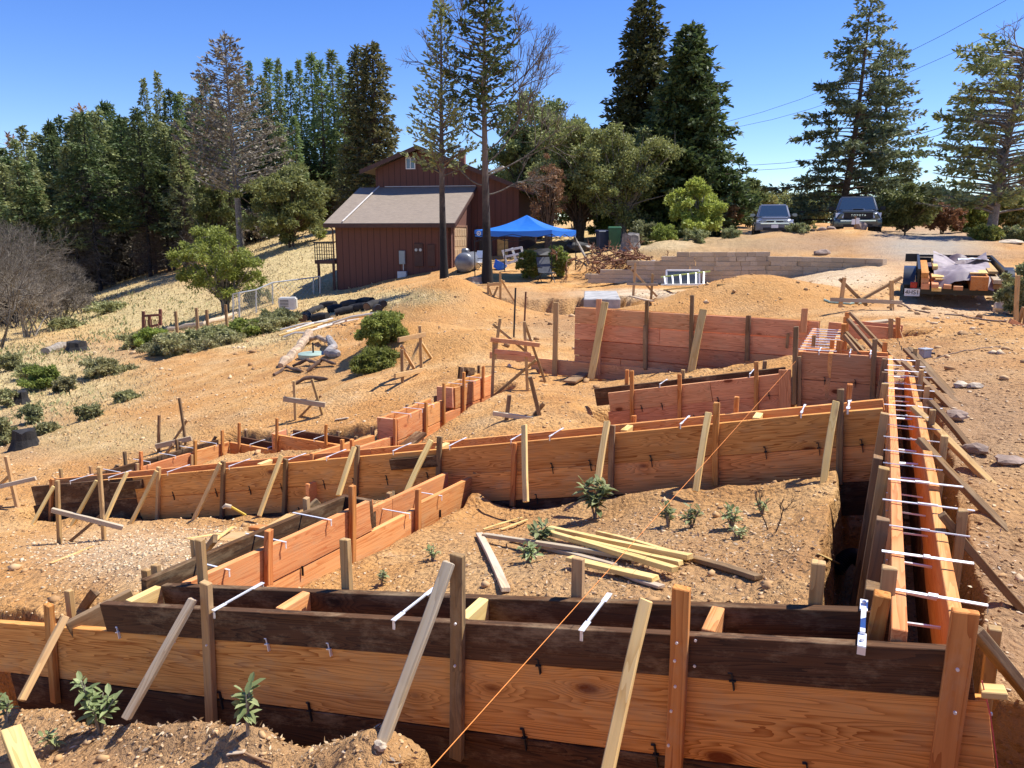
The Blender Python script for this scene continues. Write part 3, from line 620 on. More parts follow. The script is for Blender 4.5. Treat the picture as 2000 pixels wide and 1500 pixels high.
# left end board of F
beam(PF(135, 1213, .0) - Vector((0, 0, .07)), PF(262, 1148, .28) - Vector((0, 0, .07)), .038, .14, 'end_board', M_STAKED, F.root)
# ---------------------------------------------------------------- ground sheet
na, nr = 1150, 640
aa = np.concatenate([np.linspace(-2.1, -.72, 90, endpoint=False), np.linspace(-.72, .72, na), np.linspace(.72, 2.1, 91)[1:]])
rr_ = np.concatenate([np.geomspace(.5, 1.6, 60, endpoint=False), np.geomspace(1.6, 110, nr), np.geomspace(110, 1500, 30)[1:]])
AA, RR = np.meshgrid(aa, rr_); GX = RR * np.sin(AA); GY = RR * np.cos(AA)
GZ = np.zeros_like(GX)
for i in range(0, GX.shape[0], 60): GZ[i:i + 60] = H(GX[i:i + 60], GY[i:i + 60])
GZ = GZ - np.clip((RR - 110) / 400, 0, 1) ** 1 * 12
nR_, nA_ = GX.shape
V = np.stack([GX, GY, GZ], -1).reshape(-1, 3)
idx = np.arange(nR_ * nA_).reshape(nR_, nA_)
Fq = np.stack([idx[:-1, :-1], idx[:-1, 1:], idx[1:, 1:], idx[1:, :-1]], -1).reshape(-1, 4)[:, ::-1]
# what the ground is made of, as soft patches at real places (r: dry grass, g: pale gravel and concrete, b: dark earth, a: drive)
def blobs(L, x, y):
    s = np.zeros_like(x)
    for px, py, rx, ry, w in L:
        s = np.maximum(s, w * np.clip(1.5 - np.sqrt(((x - px) / rx) ** 2 + ((y - py) / ry) ** 2), 0, 1))
    return s
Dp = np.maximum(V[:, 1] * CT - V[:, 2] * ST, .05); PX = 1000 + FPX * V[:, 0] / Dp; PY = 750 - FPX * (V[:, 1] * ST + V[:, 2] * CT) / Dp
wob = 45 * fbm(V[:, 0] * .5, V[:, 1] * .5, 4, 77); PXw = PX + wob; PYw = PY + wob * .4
grass = blobs([(250, 600, 330, 60, 1), (0, 720, 200, 60, 1), (100, 760, 160, 45, .9), (560, 520, 160, 80, 1), (650, 590, 120, 22, .9), (760, 580, 110, 16, .9), (180, 850, 160, 30, .55), (-200, 700, 300, 150, 1), (500, 660, 120, 24, .8), (1000, 470, 400, 40, .7), (1900, 480, 40, 10, .3)], PXw, PYw)
straw = grass
pale = blobs([(300, 1085, 200, 55, .5), (1260, 573, 120, 8, 1.0), (1560, 575, 150, 28, .7), (1800, 600, 220, 16, .55), (1650, 540, 110, 26, .85), (600, 480, 100, 8, .2), (1310, 480, 50, 8, .5), (1250, 485, 40, 5, .7)], PX + wob * .3, PY + wob * .1)
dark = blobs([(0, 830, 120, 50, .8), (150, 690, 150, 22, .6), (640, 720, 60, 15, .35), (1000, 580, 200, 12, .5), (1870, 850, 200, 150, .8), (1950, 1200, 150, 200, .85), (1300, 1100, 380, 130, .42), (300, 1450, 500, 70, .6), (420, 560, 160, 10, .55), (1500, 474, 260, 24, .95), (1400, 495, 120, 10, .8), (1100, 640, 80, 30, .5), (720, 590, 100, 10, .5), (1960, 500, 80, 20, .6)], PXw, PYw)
_mm = np.zeros(len(V))
for mx, my, rx, ry, h, rot in MOUNDS[:3]: _mm = np.maximum(_mm, np.clip(1.9 - np.sqrt(((V[:, 0] - mx) / rx) ** 2 + ((V[:, 1] - my) / ry) ** 2) * 1.25, 0, 1))
pale = pale * (1 - _mm)
drive = blobs([(1810, 482, 105, 34, 1)], PX + wob * .15, PY)
me = npmesh('ground', V, Fq, None, smooth=True)
ca = me.color_attributes.new('soil', 'FLOAT_COLOR', 'POINT')
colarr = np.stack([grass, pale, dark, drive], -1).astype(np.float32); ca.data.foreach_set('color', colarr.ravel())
for mx, my, rx, ry, h, rot in MOUNDS[3:6]: _mm = np.maximum(_mm, np.clip(1.9 - np.sqrt(((V[:, 0] - mx) / rx) ** 2 + ((V[:, 1] - my) / ry) ** 2) * 1.15, 0, 1))
c2 = me.attributes.new('spoil', 'FLOAT', 'POINT'); c2.data.foreach_set('value', _mm.astype(np.float32))
k = NT('bare_earth'); g = k.n('NewGeometry').outputs['Position']; at = k.n('Attribute', _attribute_name='soil'); sc = k.n('SeparateColor'); k.t.links.new(at.outputs['Color'], sc.inputs[0])
n1 = k.noise(g, 1.1, 6, .62); n2 = k.noise(g, 7.0, 5, .65); n3 = k.noise(g, 45.0, 4, .7); nf = k.noise(g, .35, 4, .6)
soil = k.ramp(n1, [(.28, (.45, .22, .075)), (.45, (.60, .325, .115)), (.6, (.67, .41, .175)), (.78, (.73, .51, .265))])
soil = k.mix(k.ramp(nf, [(.4, (0, 0, 0)), (.65, (.5, .5, .5))]), soil, (.62, .285, .085, 1))
soil = k.mix(k.ramp(n2, [(.32, (.55, .55, .55)), (.46, (0, 0, 0))]), soil, (.24, .125, .055, 1))
soil = k.mix(k.ramp(n2, [(.60, (0, 0, 0)), (.78, (.6, .6, .6))]), soil, (.68, .52, .34, 1))
soil = k.mix(k.ramp(n3, [(.32, (.8, .8, .8)), (.43, (0, 0, 0))]), soil, (.22, .12, .06, 1))
soil = k.mix(k.ramp(n3, [(.62, (0, 0, 0)), (.72, (.45, .45, .45))]), soil, (.72, .6, .44, 1))
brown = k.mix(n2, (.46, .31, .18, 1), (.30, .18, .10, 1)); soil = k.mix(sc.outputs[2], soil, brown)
pal = k.mix(n3, (.62, .50, .33, 1), (.75, .64, .46, 1)); soil = k.mix(k.math('MULTIPLY', sc.outputs[1], .8), soil, pal)
wv = k.n('VectorMath', _operation='ADD'); k.t.links.new(g, wv.inputs[0]); nv = k.n('TexNoise'); nv.inputs['Scale'].default_value = 3.0; k.t.links.new(g, nv.inputs['Vector']); sc_ = k.n('VectorMath', _operation='SCALE'); sc_.inputs['Scale'].default_value = .16; k.t.links.new(nv.outputs['Color'], sc_.inputs[0]); k.t.links.new(sc_.outputs[0], wv.inputs[1])
vo = k.n('TexVoronoi', _feature='DISTANCE_TO_EDGE'); k.t.links.new(wv.outputs[0], vo.inputs['Vector']); vo.inputs['Scale'].default_value = 5.5
vo2 = k.n('TexVoronoi', _feature='F1'); k.t.links.new(wv.outputs[0], vo2.inputs['Vector']); vo2.inputs['Scale'].default_value = 26
patch = k.ramp(k.noise(g, .8, 4, .65), [(.46, (0, 0, 0)), (.6, (1, 1, 1))])
crack = k.math('MULTIPLY', k.math('MULTIPLY', k.math('LESS_THAN', vo.outputs['Distance'], .03), k.math('GREATER_THAN', n2, .5)), patch)
soil = k.mix(k.math('MULTIPLY', crack, .75), soil, (.17, .09, .04, 1))  # shade of the crevices painted into the soil colour
soil = k.mix(k.math('MULTIPLY', k.math('MULTIPLY', k.math('LESS_THAN', vo2.outputs['Distance'], .22), k.math('GREATER_THAN', n1, .47)), .55), soil, (.26, .15, .07, 1))
big = k.noise(k.mapping(g, (.45, 1.1, 1)), .9, 5, .7)
soil = k.mix(k.ramp(big, [(.34, (.4, .4, .4)), (.5, (0, 0, 0))]), soil, (.36, .19, .085, 1))
sp2 = k.n('Attribute', _attribute_name='spoil').outputs['Fac']
soil = k.mix(k.math('MULTIPLY', sp2, .6), soil, k.mix(n2, (.42, .20, .065, 1), (.68, .36, .12, 1)))
gr = k.ramp(k.noise(k.mapping(g, (1, 1, 1)), 3.2, 6, .75), [(.3, (.20, .20, .09)), (.42, (.44, .35, .16)), (.56, (.66, .50, .24)), (.8, (.78, .62, .34))])
soil = k.mix(sc.outputs[0], soil, gr)
dr = k.mix(n3, (.30, .26, .21, 1), (.46, .39, .30, 1)); soil = k.mix(at.outputs['Alpha'], soil, k.mix(k.ramp(n1, [(.45, (0, 0, 0)), (.7, (.5, .5, .5))]), dr, (.52, .38, .24, 1)))
k.base(soil); k.rough(.95); k.b.inputs['Specular IOR Level'].default_value = .1
hh = k.math('ADD', k.math('MULTIPLY', n2, .6), k.math('MULTIPLY', n3, .35)); hh = k.math('ADD', hh, k.math('MULTIPLY', k.noise(g, 160, 3, .7), .12)); hh = k.math('ADD', hh, k.math('MULTIPLY', vo2.outputs['Distance'], -.3)); hh = k.math('SUBTRACT', hh, k.math('MULTIPLY', crack, .6))
k.bump(hh, 1.0, .07)
M_GROUND = k.m; me.materials.append(M_GROUND)
ground = put('ground', me); tag(ground, kind='structure')
# ---------------------------------------------------------------- plants and trees
def leafmat(name, c1, c2, trans=.3, rough=.55):
    k = NT(name); ri = k.n('NewGeometry').outputs['Random Per Island']; oi = k.n('ObjectInfo').outputs['Random']
    pos = k.n('TexCoord').outputs['Object']; nz = k.noise(pos, .9, 3, .6)
    f = k.math('ADD', k.math('MULTIPLY', ri, .55), k.math('MULTIPLY', nz, .6), clamp=True)
    col = k.ramp(f, [(.2, c1), (.8, c2)])
    h = k.n('HueSaturation'); k.set(h.inputs['Color'], col); k.set(h.inputs['Value'], k.math('ADD', .8, k.math('MULTIPLY', oi, .4)))
    k.set(h.inputs['Hue'], k.math('ADD', .488, k.math('MULTIPLY', k.math('FRACT', k.math('MULTIPLY', oi, 7.3)), .024)))
    k.base(h.outputs[0]); k.rough(rough); k.b.inputs['Specular IOR Level'].default_value = .3
    tr = k.n('BsdfTranslucent'); k.set(tr.inputs[0], h.outputs[0]); mx = k.n('MixShader'); mx.inputs[0].default_value = trans
    k.t.links.new(k.b.outputs[0], mx.inputs[1]); k.t.links.new(tr.outputs[0], mx.inputs[2]); k.t.links.new(mx.outputs[0], k.out.inputs[0])
    return k.m
L_DARK = leafmat('dark_needles', (.038, .065, .018), (.135, .18, .06))
L_FIR = leafmat('green_needles', (.09, .115, .035), (.32, .345, .14))
L_CEDAR = leafmat('grey_green_needles', (.07, .095, .045), (.24, .265, .13))
L_RED = leafmat('yellow_green_needles', (.08, .13, .035), (.26, .33, .12))
L_OLIVE = leafmat('olive_leaves', (.085, .11, .03), (.30, .32, .11))
L_LIME = leafmat('light_green_leaves', (.12, .16, .02), (.40, .46, .10), .4)
L_BRIGHT = leafmat('bright_green_leaves', (.095, .125, .02), (.32, .36, .085), .4)
L_BROWN = leafmat('rusty_dry_leaves', (0.130, 0.060, 0.030), (0.360, 0.200, 0.100))
L_BROWN2 = leafmat('scorched_needles', (.07, .05, .035), (.20, .145, .095), .1)
L_DEAD = leafmat('brown_dead_needles', (.10, .085, .06), (.27, .23, .165), .1)
L_SAGE = leafmat('sage_leaves', (.13, .145, .05), (.40, .41, .19), .3)
L_WEED = leafmat('weed_leaves', (.14, .18, .06), (.38, .42, .19), .35)
L_SCRUB = leafmat('dusty_scrub_leaves', (.14, .14, .05), (.43, .41, .19), .3)
L_STRAW = leafmat('dry_straw', (0.360, 0.280, 0.120), (0.700, 0.580, 0.320), .3)
B_BARK = flat('brown_bark', (.10, .065, .042), .9, var=.3, scale=8, bump=.6)
B_GREY = flat('grey_bark', (.21, .185, .16), .9, var=.25, scale=8, bump=.6)
B_BLACK = flat('charred_bark', (.018, .016, .015), .85, var=.4, scale=6, bump=.7)
B_PALE = flat('pale_twigs', (.26, .225, .18), .9, var=.2)
B_ASH = flat('burnt_twigs', (.135, .115, .09), .95, var=.3)
def char(name, c0, c1, z0, z1):  # bark charred at the foot by an old fire
    k = NT(name); co = k.n('TexCoord').outputs['Object']; sp = k.n('SeparateXYZ'); k.t.links.new(co, sp.inputs[0])
    n = k.noise(co, 2.0, 4, .7); h = k.math('ADD', sp.outputs[2], k.math('MULTIPLY', k.math('SUBTRACT', n, .5), (z1 - z0) * 1.4))
    f = k.math('DIVIDE', k.math('SUBTRACT', h, z0), (z1 - z0), clamp=True)
    k.base(k.mix(f, c0, k.mix(k.noise(k.mapping(co, (9, 9, 2)), 1, 4, .7), c1, tuple(x * 1.5 for x in c1[:3]) + (1,)))); k.rough(.9); k.bump(k.noise(k.mapping(co, (10, 10, 2.5)), 1, 4, .7), .8, .04)
    return k.m
B_CHAR = char('fire_charred_bark', (.014, .012, .011, 1), (.15, .115, .09, 1), 2.0, 5.0)

def tubes(segs, sides=4):
    """segs (n,8): p0 p1 r0 r1 -> V, F"""
    S = np.asarray(segs, float).reshape(-1, 8)
    p0, p1, r0, r1 = S[:, 0:3], S[:, 3:6], S[:, 6], S[:, 7]
    t = p1 - p0; t /= (np.linalg.norm(t, axis=1, keepdims=True) + 1e-9)
    ref = np.where(np.abs(t[:, 2:3]) > .9, [[1., 0, 0]], [[0., 0, 1]]); u = np.cross(t, ref); u /= (np.linalg.norm(u, axis=1, keepdims=True) + 1e-9); w = np.cross(t, u)
    an = np.arange(sides) / sides * 2 * np.pi; ca, sa = np.cos(an), np.sin(an)
    ring = u[:, None] * ca[None, :, None] + w[:, None] * sa[None, :, None]
    V = np.concatenate([p0[:, None] + ring * r0[:, None, None], p1[:, None] + ring * r1[:, None, None]], 1).reshape(-1, 3)
    b = np.arange(len(S))[:, None] * 2 * sides; k = np.arange(sides)[None]; k2 = (k + 1) % sides
    F = np.stack([b + k, b + k2, b + k2 + sides, b + k + sides], -1).reshape(-1, 4)
    return V, F
def leaves(c, d, L, Wd, rng, fold=0.0):
    """kite shaped leaf quads at c along d"""
    c = np.asarray(c); n = len(c); d = d / (np.linalg.norm(d, axis=1, keepdims=True) + 1e-9)
    r = rng.normal(size=(n, 3)); s = np.cross(d, r); s /= (np.linalg.norm(s, axis=1, keepdims=True) + 1e-9)
    L = np.broadcast_to(L, (n,))[:, None]; Wd = np.broadcast_to(Wd, (n,))[:, None]
    V = np.stack([c, c + d * L * .45 + s * Wd * .5, c + d * L, c + d * L * .45 - s * Wd * .5], 1).reshape(-1, 3)
    return V, np.arange(4 * n).reshape(n, 4)
def trunkmesh(path, r, sides=12, name='trunk', seed=0):
    m = MB(); m.tube(path, r, sides); return m.mesh(name, smooth=True)
def conifer(h, R, z0=.12, nb=110, droop=.25, up=.15, dens=7, lsz=.22, prof=None, seed=0, tw=.38, trunk_r=None, top_cut=0, lean=(0, 0), sparse=0, clump=3, wid=.42, azr=None, dead=0.0, taper=.9, bare=0.0):
    """returns crown (V,F), limbs (V,F), trunk mesh, dead twigs. z up from 0"""
    rng = np.random.default_rng(seed); prof = prof or (lambda t: (1 - t) ** .85 + .02)
    trunk_r = trunk_r or h * .013; C_, D_, S_ = [], [], []; segD = []; LL = []
    cx = lambda z: lean[0] * z / h + .02 * R * math.sin(z / h * 5 + seed); cy = lambda z: lean[1] * z / h
    for i in range(nb):
        t = (i + rng.random()) / nb; z = h * (z0 + (1 - z0) * t ** taper)
        if z > h * (1 - top_cut): continue
        L = R * prof((z / h - z0) / (1 - z0)) * rng.uniform(.6, 1.12)
        if L < .05: L = .05
        az = i * 2.399 + rng.normal() * .4
        if azr and rng.random() < azr[1]: az = azr[0] + rng.normal() * .7
        nS = 7; s = np.linspace(0, 1, nS)
        hz = up * s * L - droop * L * s ** 1.6 + (up + droop * .55) * L * np.clip(s - .6, 0, 1) ** 2
        bend = rng.normal() * .15; a2 = az + bend * s
        P = np.stack([cx(z) + np.cos(a2) * L * s, cy(z) + np.sin(a2) * L * s, z + hz], 1)
        rb = max(.006, trunk_r * .28 * (L / R)); isdead = rng.random() < dead
        for a in range(nS - 1): S_.append([*P[a], *P[a + 1], rb * (1 - s[a] * .8), rb * (1 - s[a + 1] * .85)])
        nt_ = max(3, int(L * dens)); 
        ss = rng.uniform(.12 + sparse, 1, nt_) ** .8
        for q in ss:
            k = min(int(q * (nS - 1)), nS - 2); f = q * (nS - 1) - k; p = P[k] * (1 - f) + P[k + 1] * f; bd = P[k + 1] - P[k]; bd /= np.linalg.norm(bd) + 1e-9
            side = rng.choice([-1, 1]); sd = np.array([-bd[1], bd[0], 0]) * side
            td = bd * rng.uniform(.4, 1) + sd * rng.uniform(.3, 1) + np.array([0, 0, rng.normal() * .22 - droop * .35]); td /= np.linalg.norm(td)
            tl = tw * (L * .5 + R * .12) * (1.15 - q * .7) * rng.uniform(.5, 1.1)
            if isdead or rng.random() < bare: segD.append([*p, *(p + td * tl), .006, .002]); continue
            nc = max(2, int(clump * tl / lsz)); w = rng.random(nc)
            C_.append(p[None] + td[None] * (w * tl)[:, None] + rng.normal(size=(nc, 3)) * lsz * .16); D_.append(td[None] + rng.normal(size=(nc, 3)) * .42)
        if not isdead: # tip
            C_.append(P[-1][None] + rng.normal(size=(3, 3)) * lsz * .2); D_.append(np.repeat((P[-1] - P[-2])[None], 3, 0) / (np.linalg.norm(P[-1] - P[-2]) + 1e-9) + rng.normal(size=(3, 3)) * .4)
    # leader
    if not top_cut:
        zt = h * (1 - rng.random(40) * .08); C_.append(np.stack([cx(h) + 0 * zt, cy(h) + 0 * zt, zt], 1)); D_.append(np.stack([rng.normal(size=40) * .6, rng.normal(size=40) * .6, np.full(40, .8)], 1))
    c = np.concatenate(C_) if C_ else np.zeros((1, 3)); d = np.concatenate(D_) if D_ else np.ones((1, 3)); n = len(c)
    V, F = leaves(c, d, lsz * rng.uniform(.6, 1.3, n), lsz * wid * rng.uniform(.6, 1.3, n), rng)
    zz = np.linspace(-.6, h * (1 - top_cut), 14)
    tm = trunkmesh([(cx(z), cy(z), z) for z in zz], [trunk_r * (1.25 if z < .3 else 1) * max(.05, (1 - max(z, 0) / h * (.93 if not top_cut else .75))) for z in zz])
    return (V, F), tubes(S_, 4), tm, (tubes(segD, 3) if segD else None)
def place_tree(name, label, cat, base, parts, leaf, bark, group=None, limbm=None, deadm=None):
    (V, F), (LV, LF), tm, dd = parts
    root = thing(name, label, cat, base, group)
    M = Matrix.Translation(base)
    put('crown', npmesh('crown', V, F, leaf), None, root, M)
    put('trunk', tm, bark, root, M)
    put('limbs', npmesh('limbs', LV, LF, limbm or bark), None, root, M)
    if dd: put('bare_twigs', npmesh('bare_twigs', dd[0], dd[1], deadm or B_PALE), None, root, M)
    return root
def copy_tree(root, loc, s=1, rz=0, label=None, group=None, sz=None):
    c = root.copy(); C.objects.link(c); c.location = loc; c.scale = (s, s, sz or s); c.rotation_euler = (0, 0, rz)
    if label: c['label'] = label
    if group: c['group'] = group
    for ch in list(root.children):
        d = ch.copy(); C.objects.link(d); d.parent = c
    return c
def grow(rng, p, d, L, r, depth, segs, tips, spread=.55, nsub=3, shrink=.66, upb=.15, wig=.18, npt=3):
    """recursive branching"""
    q = p.copy(); dd = d / np.linalg.norm(d)
    for i in range(npt):
        n = q + dd * L / npt; segs.append([*q, *n, r * (1 - i / npt * .35), r * (1 - (i + 1) / npt * .35)]); q = n
        dd = dd + rng.normal(size=3) * wig + np.array([0, 0, upb * .3]); dd /= np.linalg.norm(dd)
        if depth > 0 and i >= npt // 2:
            for _ in range(nsub // 2 + (rng.random() < .5)):
                nd = dd + rng.normal(size=3) * spread + np.array([0, 0, upb]); grow(rng, q, nd, L * shrink * rng.uniform(.7, 1.1), r * .55, depth - 1, segs, tips, spread, nsub, shrink, upb, wig, npt)
        elif depth == 0: tips.append((q.copy(), dd.copy()))
    if depth > 0:
        for _ in range(nsub // 2 + 1):
            nd = dd + rng.normal(size=3) * spread + np.array([0, 0, upb]); grow(rng, q, nd, L * shrink * rng.uniform(.7, 1.1), r * .6, depth - 1, segs, tips, spread, nsub, shrink, upb, wig, npt)
def broadleaf(name, label, cat, base, h, R, leaf, bark, seed=0, stems=3, lf=.14, n=9000, trunkf=.3, flat_=1.0, group=None, gaps=.5, wide=.8, nclump=90, low=.15, vis_twigs=True):
    """crown = leaf clumps scattered through an uneven volume, limbs reaching into it"""
    rng = np.random.default_rng(seed); root = thing(name, label, cat, base, group); M = Matrix.Translation(base)
    cz = h * (1 + low) / 2; rz = h * (1 - low) / 2
    # lumpy envelope
    cl = []; k = 0
    while len(cl) < nclump and k < 20000:
        k += 1; u = rng.normal(size=3); u /= np.linalg.norm(u); rr = rng.random() ** .45
        lump = 1 + .45 * math.sin(u[0] * 4 + seed) * math.cos(u[1] * 3.1 + seed * 1.7) + .15 * math.sin(u[2] * 6 + seed)
        p = np.array([u[0] * R * rr * lump, u[1] * R * rr * lump, cz + u[2] * rz * rr * flat_ * (.85 + .15 * lump)])
        cl.append(p)
    cl = np.array(cl); per = max(4, n // nclump); c = []; d = []
    segs = []; 
    for p in cl:
        cr = R * rng.uniform(.09, .25); q = rng.normal(size=(per, 3)); q /= np.linalg.norm(q, axis=1, keepdims=True); q *= (rng.random(per) ** .5)[:, None] * cr * np.array([1, 1, .7])
        c.append(p + q); d.append(q / cr + rng.normal(size=(per, 3)) * .7 + np.array([0, 0, -.1]))
        s0 = np.array([rng.normal() * R * .04, rng.normal() * R * .04, h * trunkf * rng.uniform(.3, 1)])
        m1 = s0 * .55 + p * .45 + rng.normal(size=3) * R * .06; rr0 = h * .006
        segs += [[*s0, *m1, rr0 * 1.3, rr0 * .8], [*m1, *p, rr0 * .8, rr0 * .25]]
        for _ in range(3 if vis_twigs else 0): segs.append([*p, *(p + rng.normal(size=3) * cr * .8), rr0 * .3, rr0 * .1])
    c = np.concatenate(c); d = np.concatenate(d)
    V, F = leaves(c, d, lf * rng.uniform(.6, 1.4, len(c)), lf * .55 * rng.uniform(.6, 1.3, len(c)), rng)
    put('crown', npmesh('crown', V, F, leaf), None, root, M)
    m = MB()
    for s in range(stems):
        a = 6.28 * s / stems + seed; e = np.array([math.cos(a), math.sin(a)]) * R * (.35 if stems > 1 else .08)
        pts = [(e[0] * .12, e[1] * .12, -.4), (e[0] * .25, e[1] * .25, h * trunkf * .5), (e[0] * .7 + rng.normal() * .05 * R, e[1] * .6, h * trunkf * 1.1), (e[0] * 1.1, e[1] * 1.2, h * .7)]
        m.tube(pts, [h * .02, h * .016, h * .012, h * .005], 8)
    put('trunk', m.mesh('trunk', smooth=True), bark, root, M)
    LV, LF = tubes(segs, 4); put('limbs', npmesh('limbs', LV, LF, bark), None, root, M)
    return root
def base_at(px, py, Y):
    p = atY(px, py, Y); z = gz(p.x, p.y); return Vector((p.x, p.y, z - .05))
def hgt(base, px, pytop):  # height of a thing at base reaching picture row pytop
    D = base.y; v = (750 - pytop) / FPX
    # solve U = v D' with D' = Y ct - Z st
    Z = (v * D * CT - D * ST) / (CT + v * ST); return Z - base.z
def wid_(base, dpx): return dpx * base.y / FPX
# --- big trees near the house
b = base_at(868, 556, 28.5); h = hgt(b, 868, 5)
place_tree('fir_tree', 'slim dark fir with ragged crown and blackened trunk left of the tall half-bare tree', 'tree', b,
           conifer(h, wid_(b, 76), .40, 120, .12, .5, 12, .2, lambda t: (1 - t) ** .7 * (.5 + .55 * (1 - t)) + .08, 3, tw=.34, trunk_r=.15, sparse=.0, clump=3.6, bare=.06), L_FIR, B_CHAR)
b = base_at(950, 556, 28.3); h = hgt(b, 950, -60)
tp = conifer(h, wid_(b, 90), .50, 120, .16, .4, 13, .2, lambda t: .95 * (1 - t) ** .35 if t > .25 else .5 + t, 8, tw=.36, trunk_r=.18, sparse=.0, clump=4.0, dead=.15)
t950 = place_tree('fir_tree', 'tallest tree above the house with long bare limbs curving up to its right', 'tree', b, tp, L_DARK, B_CHAR)
rng = np.random.default_rng(5); sg = []
for z, L, a, upw in ((.36, 5.0, 0, .42), (.44, 5.2, .2, .7), (.40, 4.2, -.3, .75), (.52, 4.6, .1, .9), (.6, 4.2, 3.4, .8), (.48, 3.0, 2.9, .5), (.68, 3.4, 0, 1.1), (.33, 3.0, 3.3, .2), (.58, 4.4, -.1, .8), (.74, 3.0, 3.2, 1.1), (.3, 3.0, .1, .2)):
    tips = []; grow(rng, np.array([0, 0, h * z]), np.array([math.cos(a), .2 * math.sin(a * 3), upw]), L * .40, .035, 3, sg, tips, .42, 2, .62, .14, .13, 4)
LV, LF = tubes(sg, 3); put('bare_limbs', npmesh('bare_limbs', LV, LF, B_ASH), None, t950, Matrix.Translation(b))
# dark pair behind the canopy
b = base_at(1245, 470, 46); h = hgt(b, 1245, -8)
place_tree('redwood_tree', 'tall dark evergreen with bronze tips, left one of the dense pair', 'tree', b, conifer(h, wid_(b, 96), .05, 400, .3, .22, 12, .34, lambda t: (1 - t) ** .62 * .98 + .06, 21, tw=.42, trunk_r=.4, clump=4.2), leafmat('bronze_needles', (0.020, 0.035, 0.012), (0.130, 0.130, 0.045)), B_BARK)
b = base_at(1332, 455, 43); h = hgt(b, 1325, 50)
place_tree('redwood_tree', 'broad deep green evergreen, right one of the dense pair', 'tree', b, conifer(h, wid_(b, 128), .02, 460, .28, .22, 12, .34, lambda t: (1 - t) ** .72 * 1.0 + .05, 22, tw=.42, trunk_r=.4, clump=4.2), L_DARK, B_BARK)
# layered twin trunk tree behind the pickups
b = base_at(1640, 440, 47); h = hgt(b, 1660, -18)
place_tree('cedar_tree', 'layered airy conifer with drooping shelves behind the dark pickup', 'tree', b, conifer(h, wid_(b, 152), .03, 125, .34, .28, 14, .30, lambda t: (1 - t) ** .8 + .06, 31, tw=.30, trunk_r=.24, clump=4.6, sparse=.08, lean=(.9, 0)), L_CEDAR, B_BARK)
b = base_at(1712, 440, 49); h = hgt(b, 1712, 88)
place_tree('cedar_tree', 'shorter grey green conifer leaning against the layered one, bare on its right', 'tree', b, conifer(h, wid_(b, 86), .04, 120, .25, .35, 12, .32, lambda t: (1 - t) ** .55 + .05, 32, tw=.36, trunk_r=.2, clump=4, dead=.2, bare=.12), L_CEDAR, B_BARK, deadm=B_PALE)
# half-bare tree at the right edge
b = base_at(1937, 446, 34.5); h = hgt(b, 1962, 85)
tr = place_tree('fir_tree', 'grey half-bare tree with a snapped top at the right edge', 'tree', b,
    conifer(h, wid_(b, 138), .12, 190, .22, .3, 12, .26, lambda t: 1.0 - .25 * t, 41, tw=.32, trunk_r=.22, clump=3.6, sparse=.25, top_cut=.03, dead=.3, bare=.25, lean=(.55, 0), azr=(3.1, .3)), L_FIR, B_GREY, deadm=B_PALE)
rng = np.random.default_rng(6); sg = []
for i in range(34):
    z = h * rng.uniform(.16, .97); a = rng.uniform(0, 6.28); grow(rng, np.array([.55 * z / h, 0, z]), np.array([math.cos(a), math.sin(a), .45]), 1.25, .03, 2, sg, [], .5, 3, .6, .1, .15, 3)
LV, LF = tubes(sg, 3); put('bare_limbs', npmesh('bare_limbs', LV, LF, B_GREY), None, tr, Matrix.Translation(b))
# dead conifer left
b = base_at(466, 452, 62); h = hgt(b, 455, 72)
place_tree('dead_conifer', 'grey brown dying conifer standing taller than the woods around it', 'tree', b, conifer(h, wid_(b, 108), .30, 210, .12, .38, 9, .36, lambda t: (1 - t) ** .6 * (.55 + .5 * (1 - abs(t - .3))) + .05, 51, tw=.34, trunk_r=.3, clump=1.6, dead=.25, bare=.3), L_DEAD, B_GREY, deadm=B_PALE)
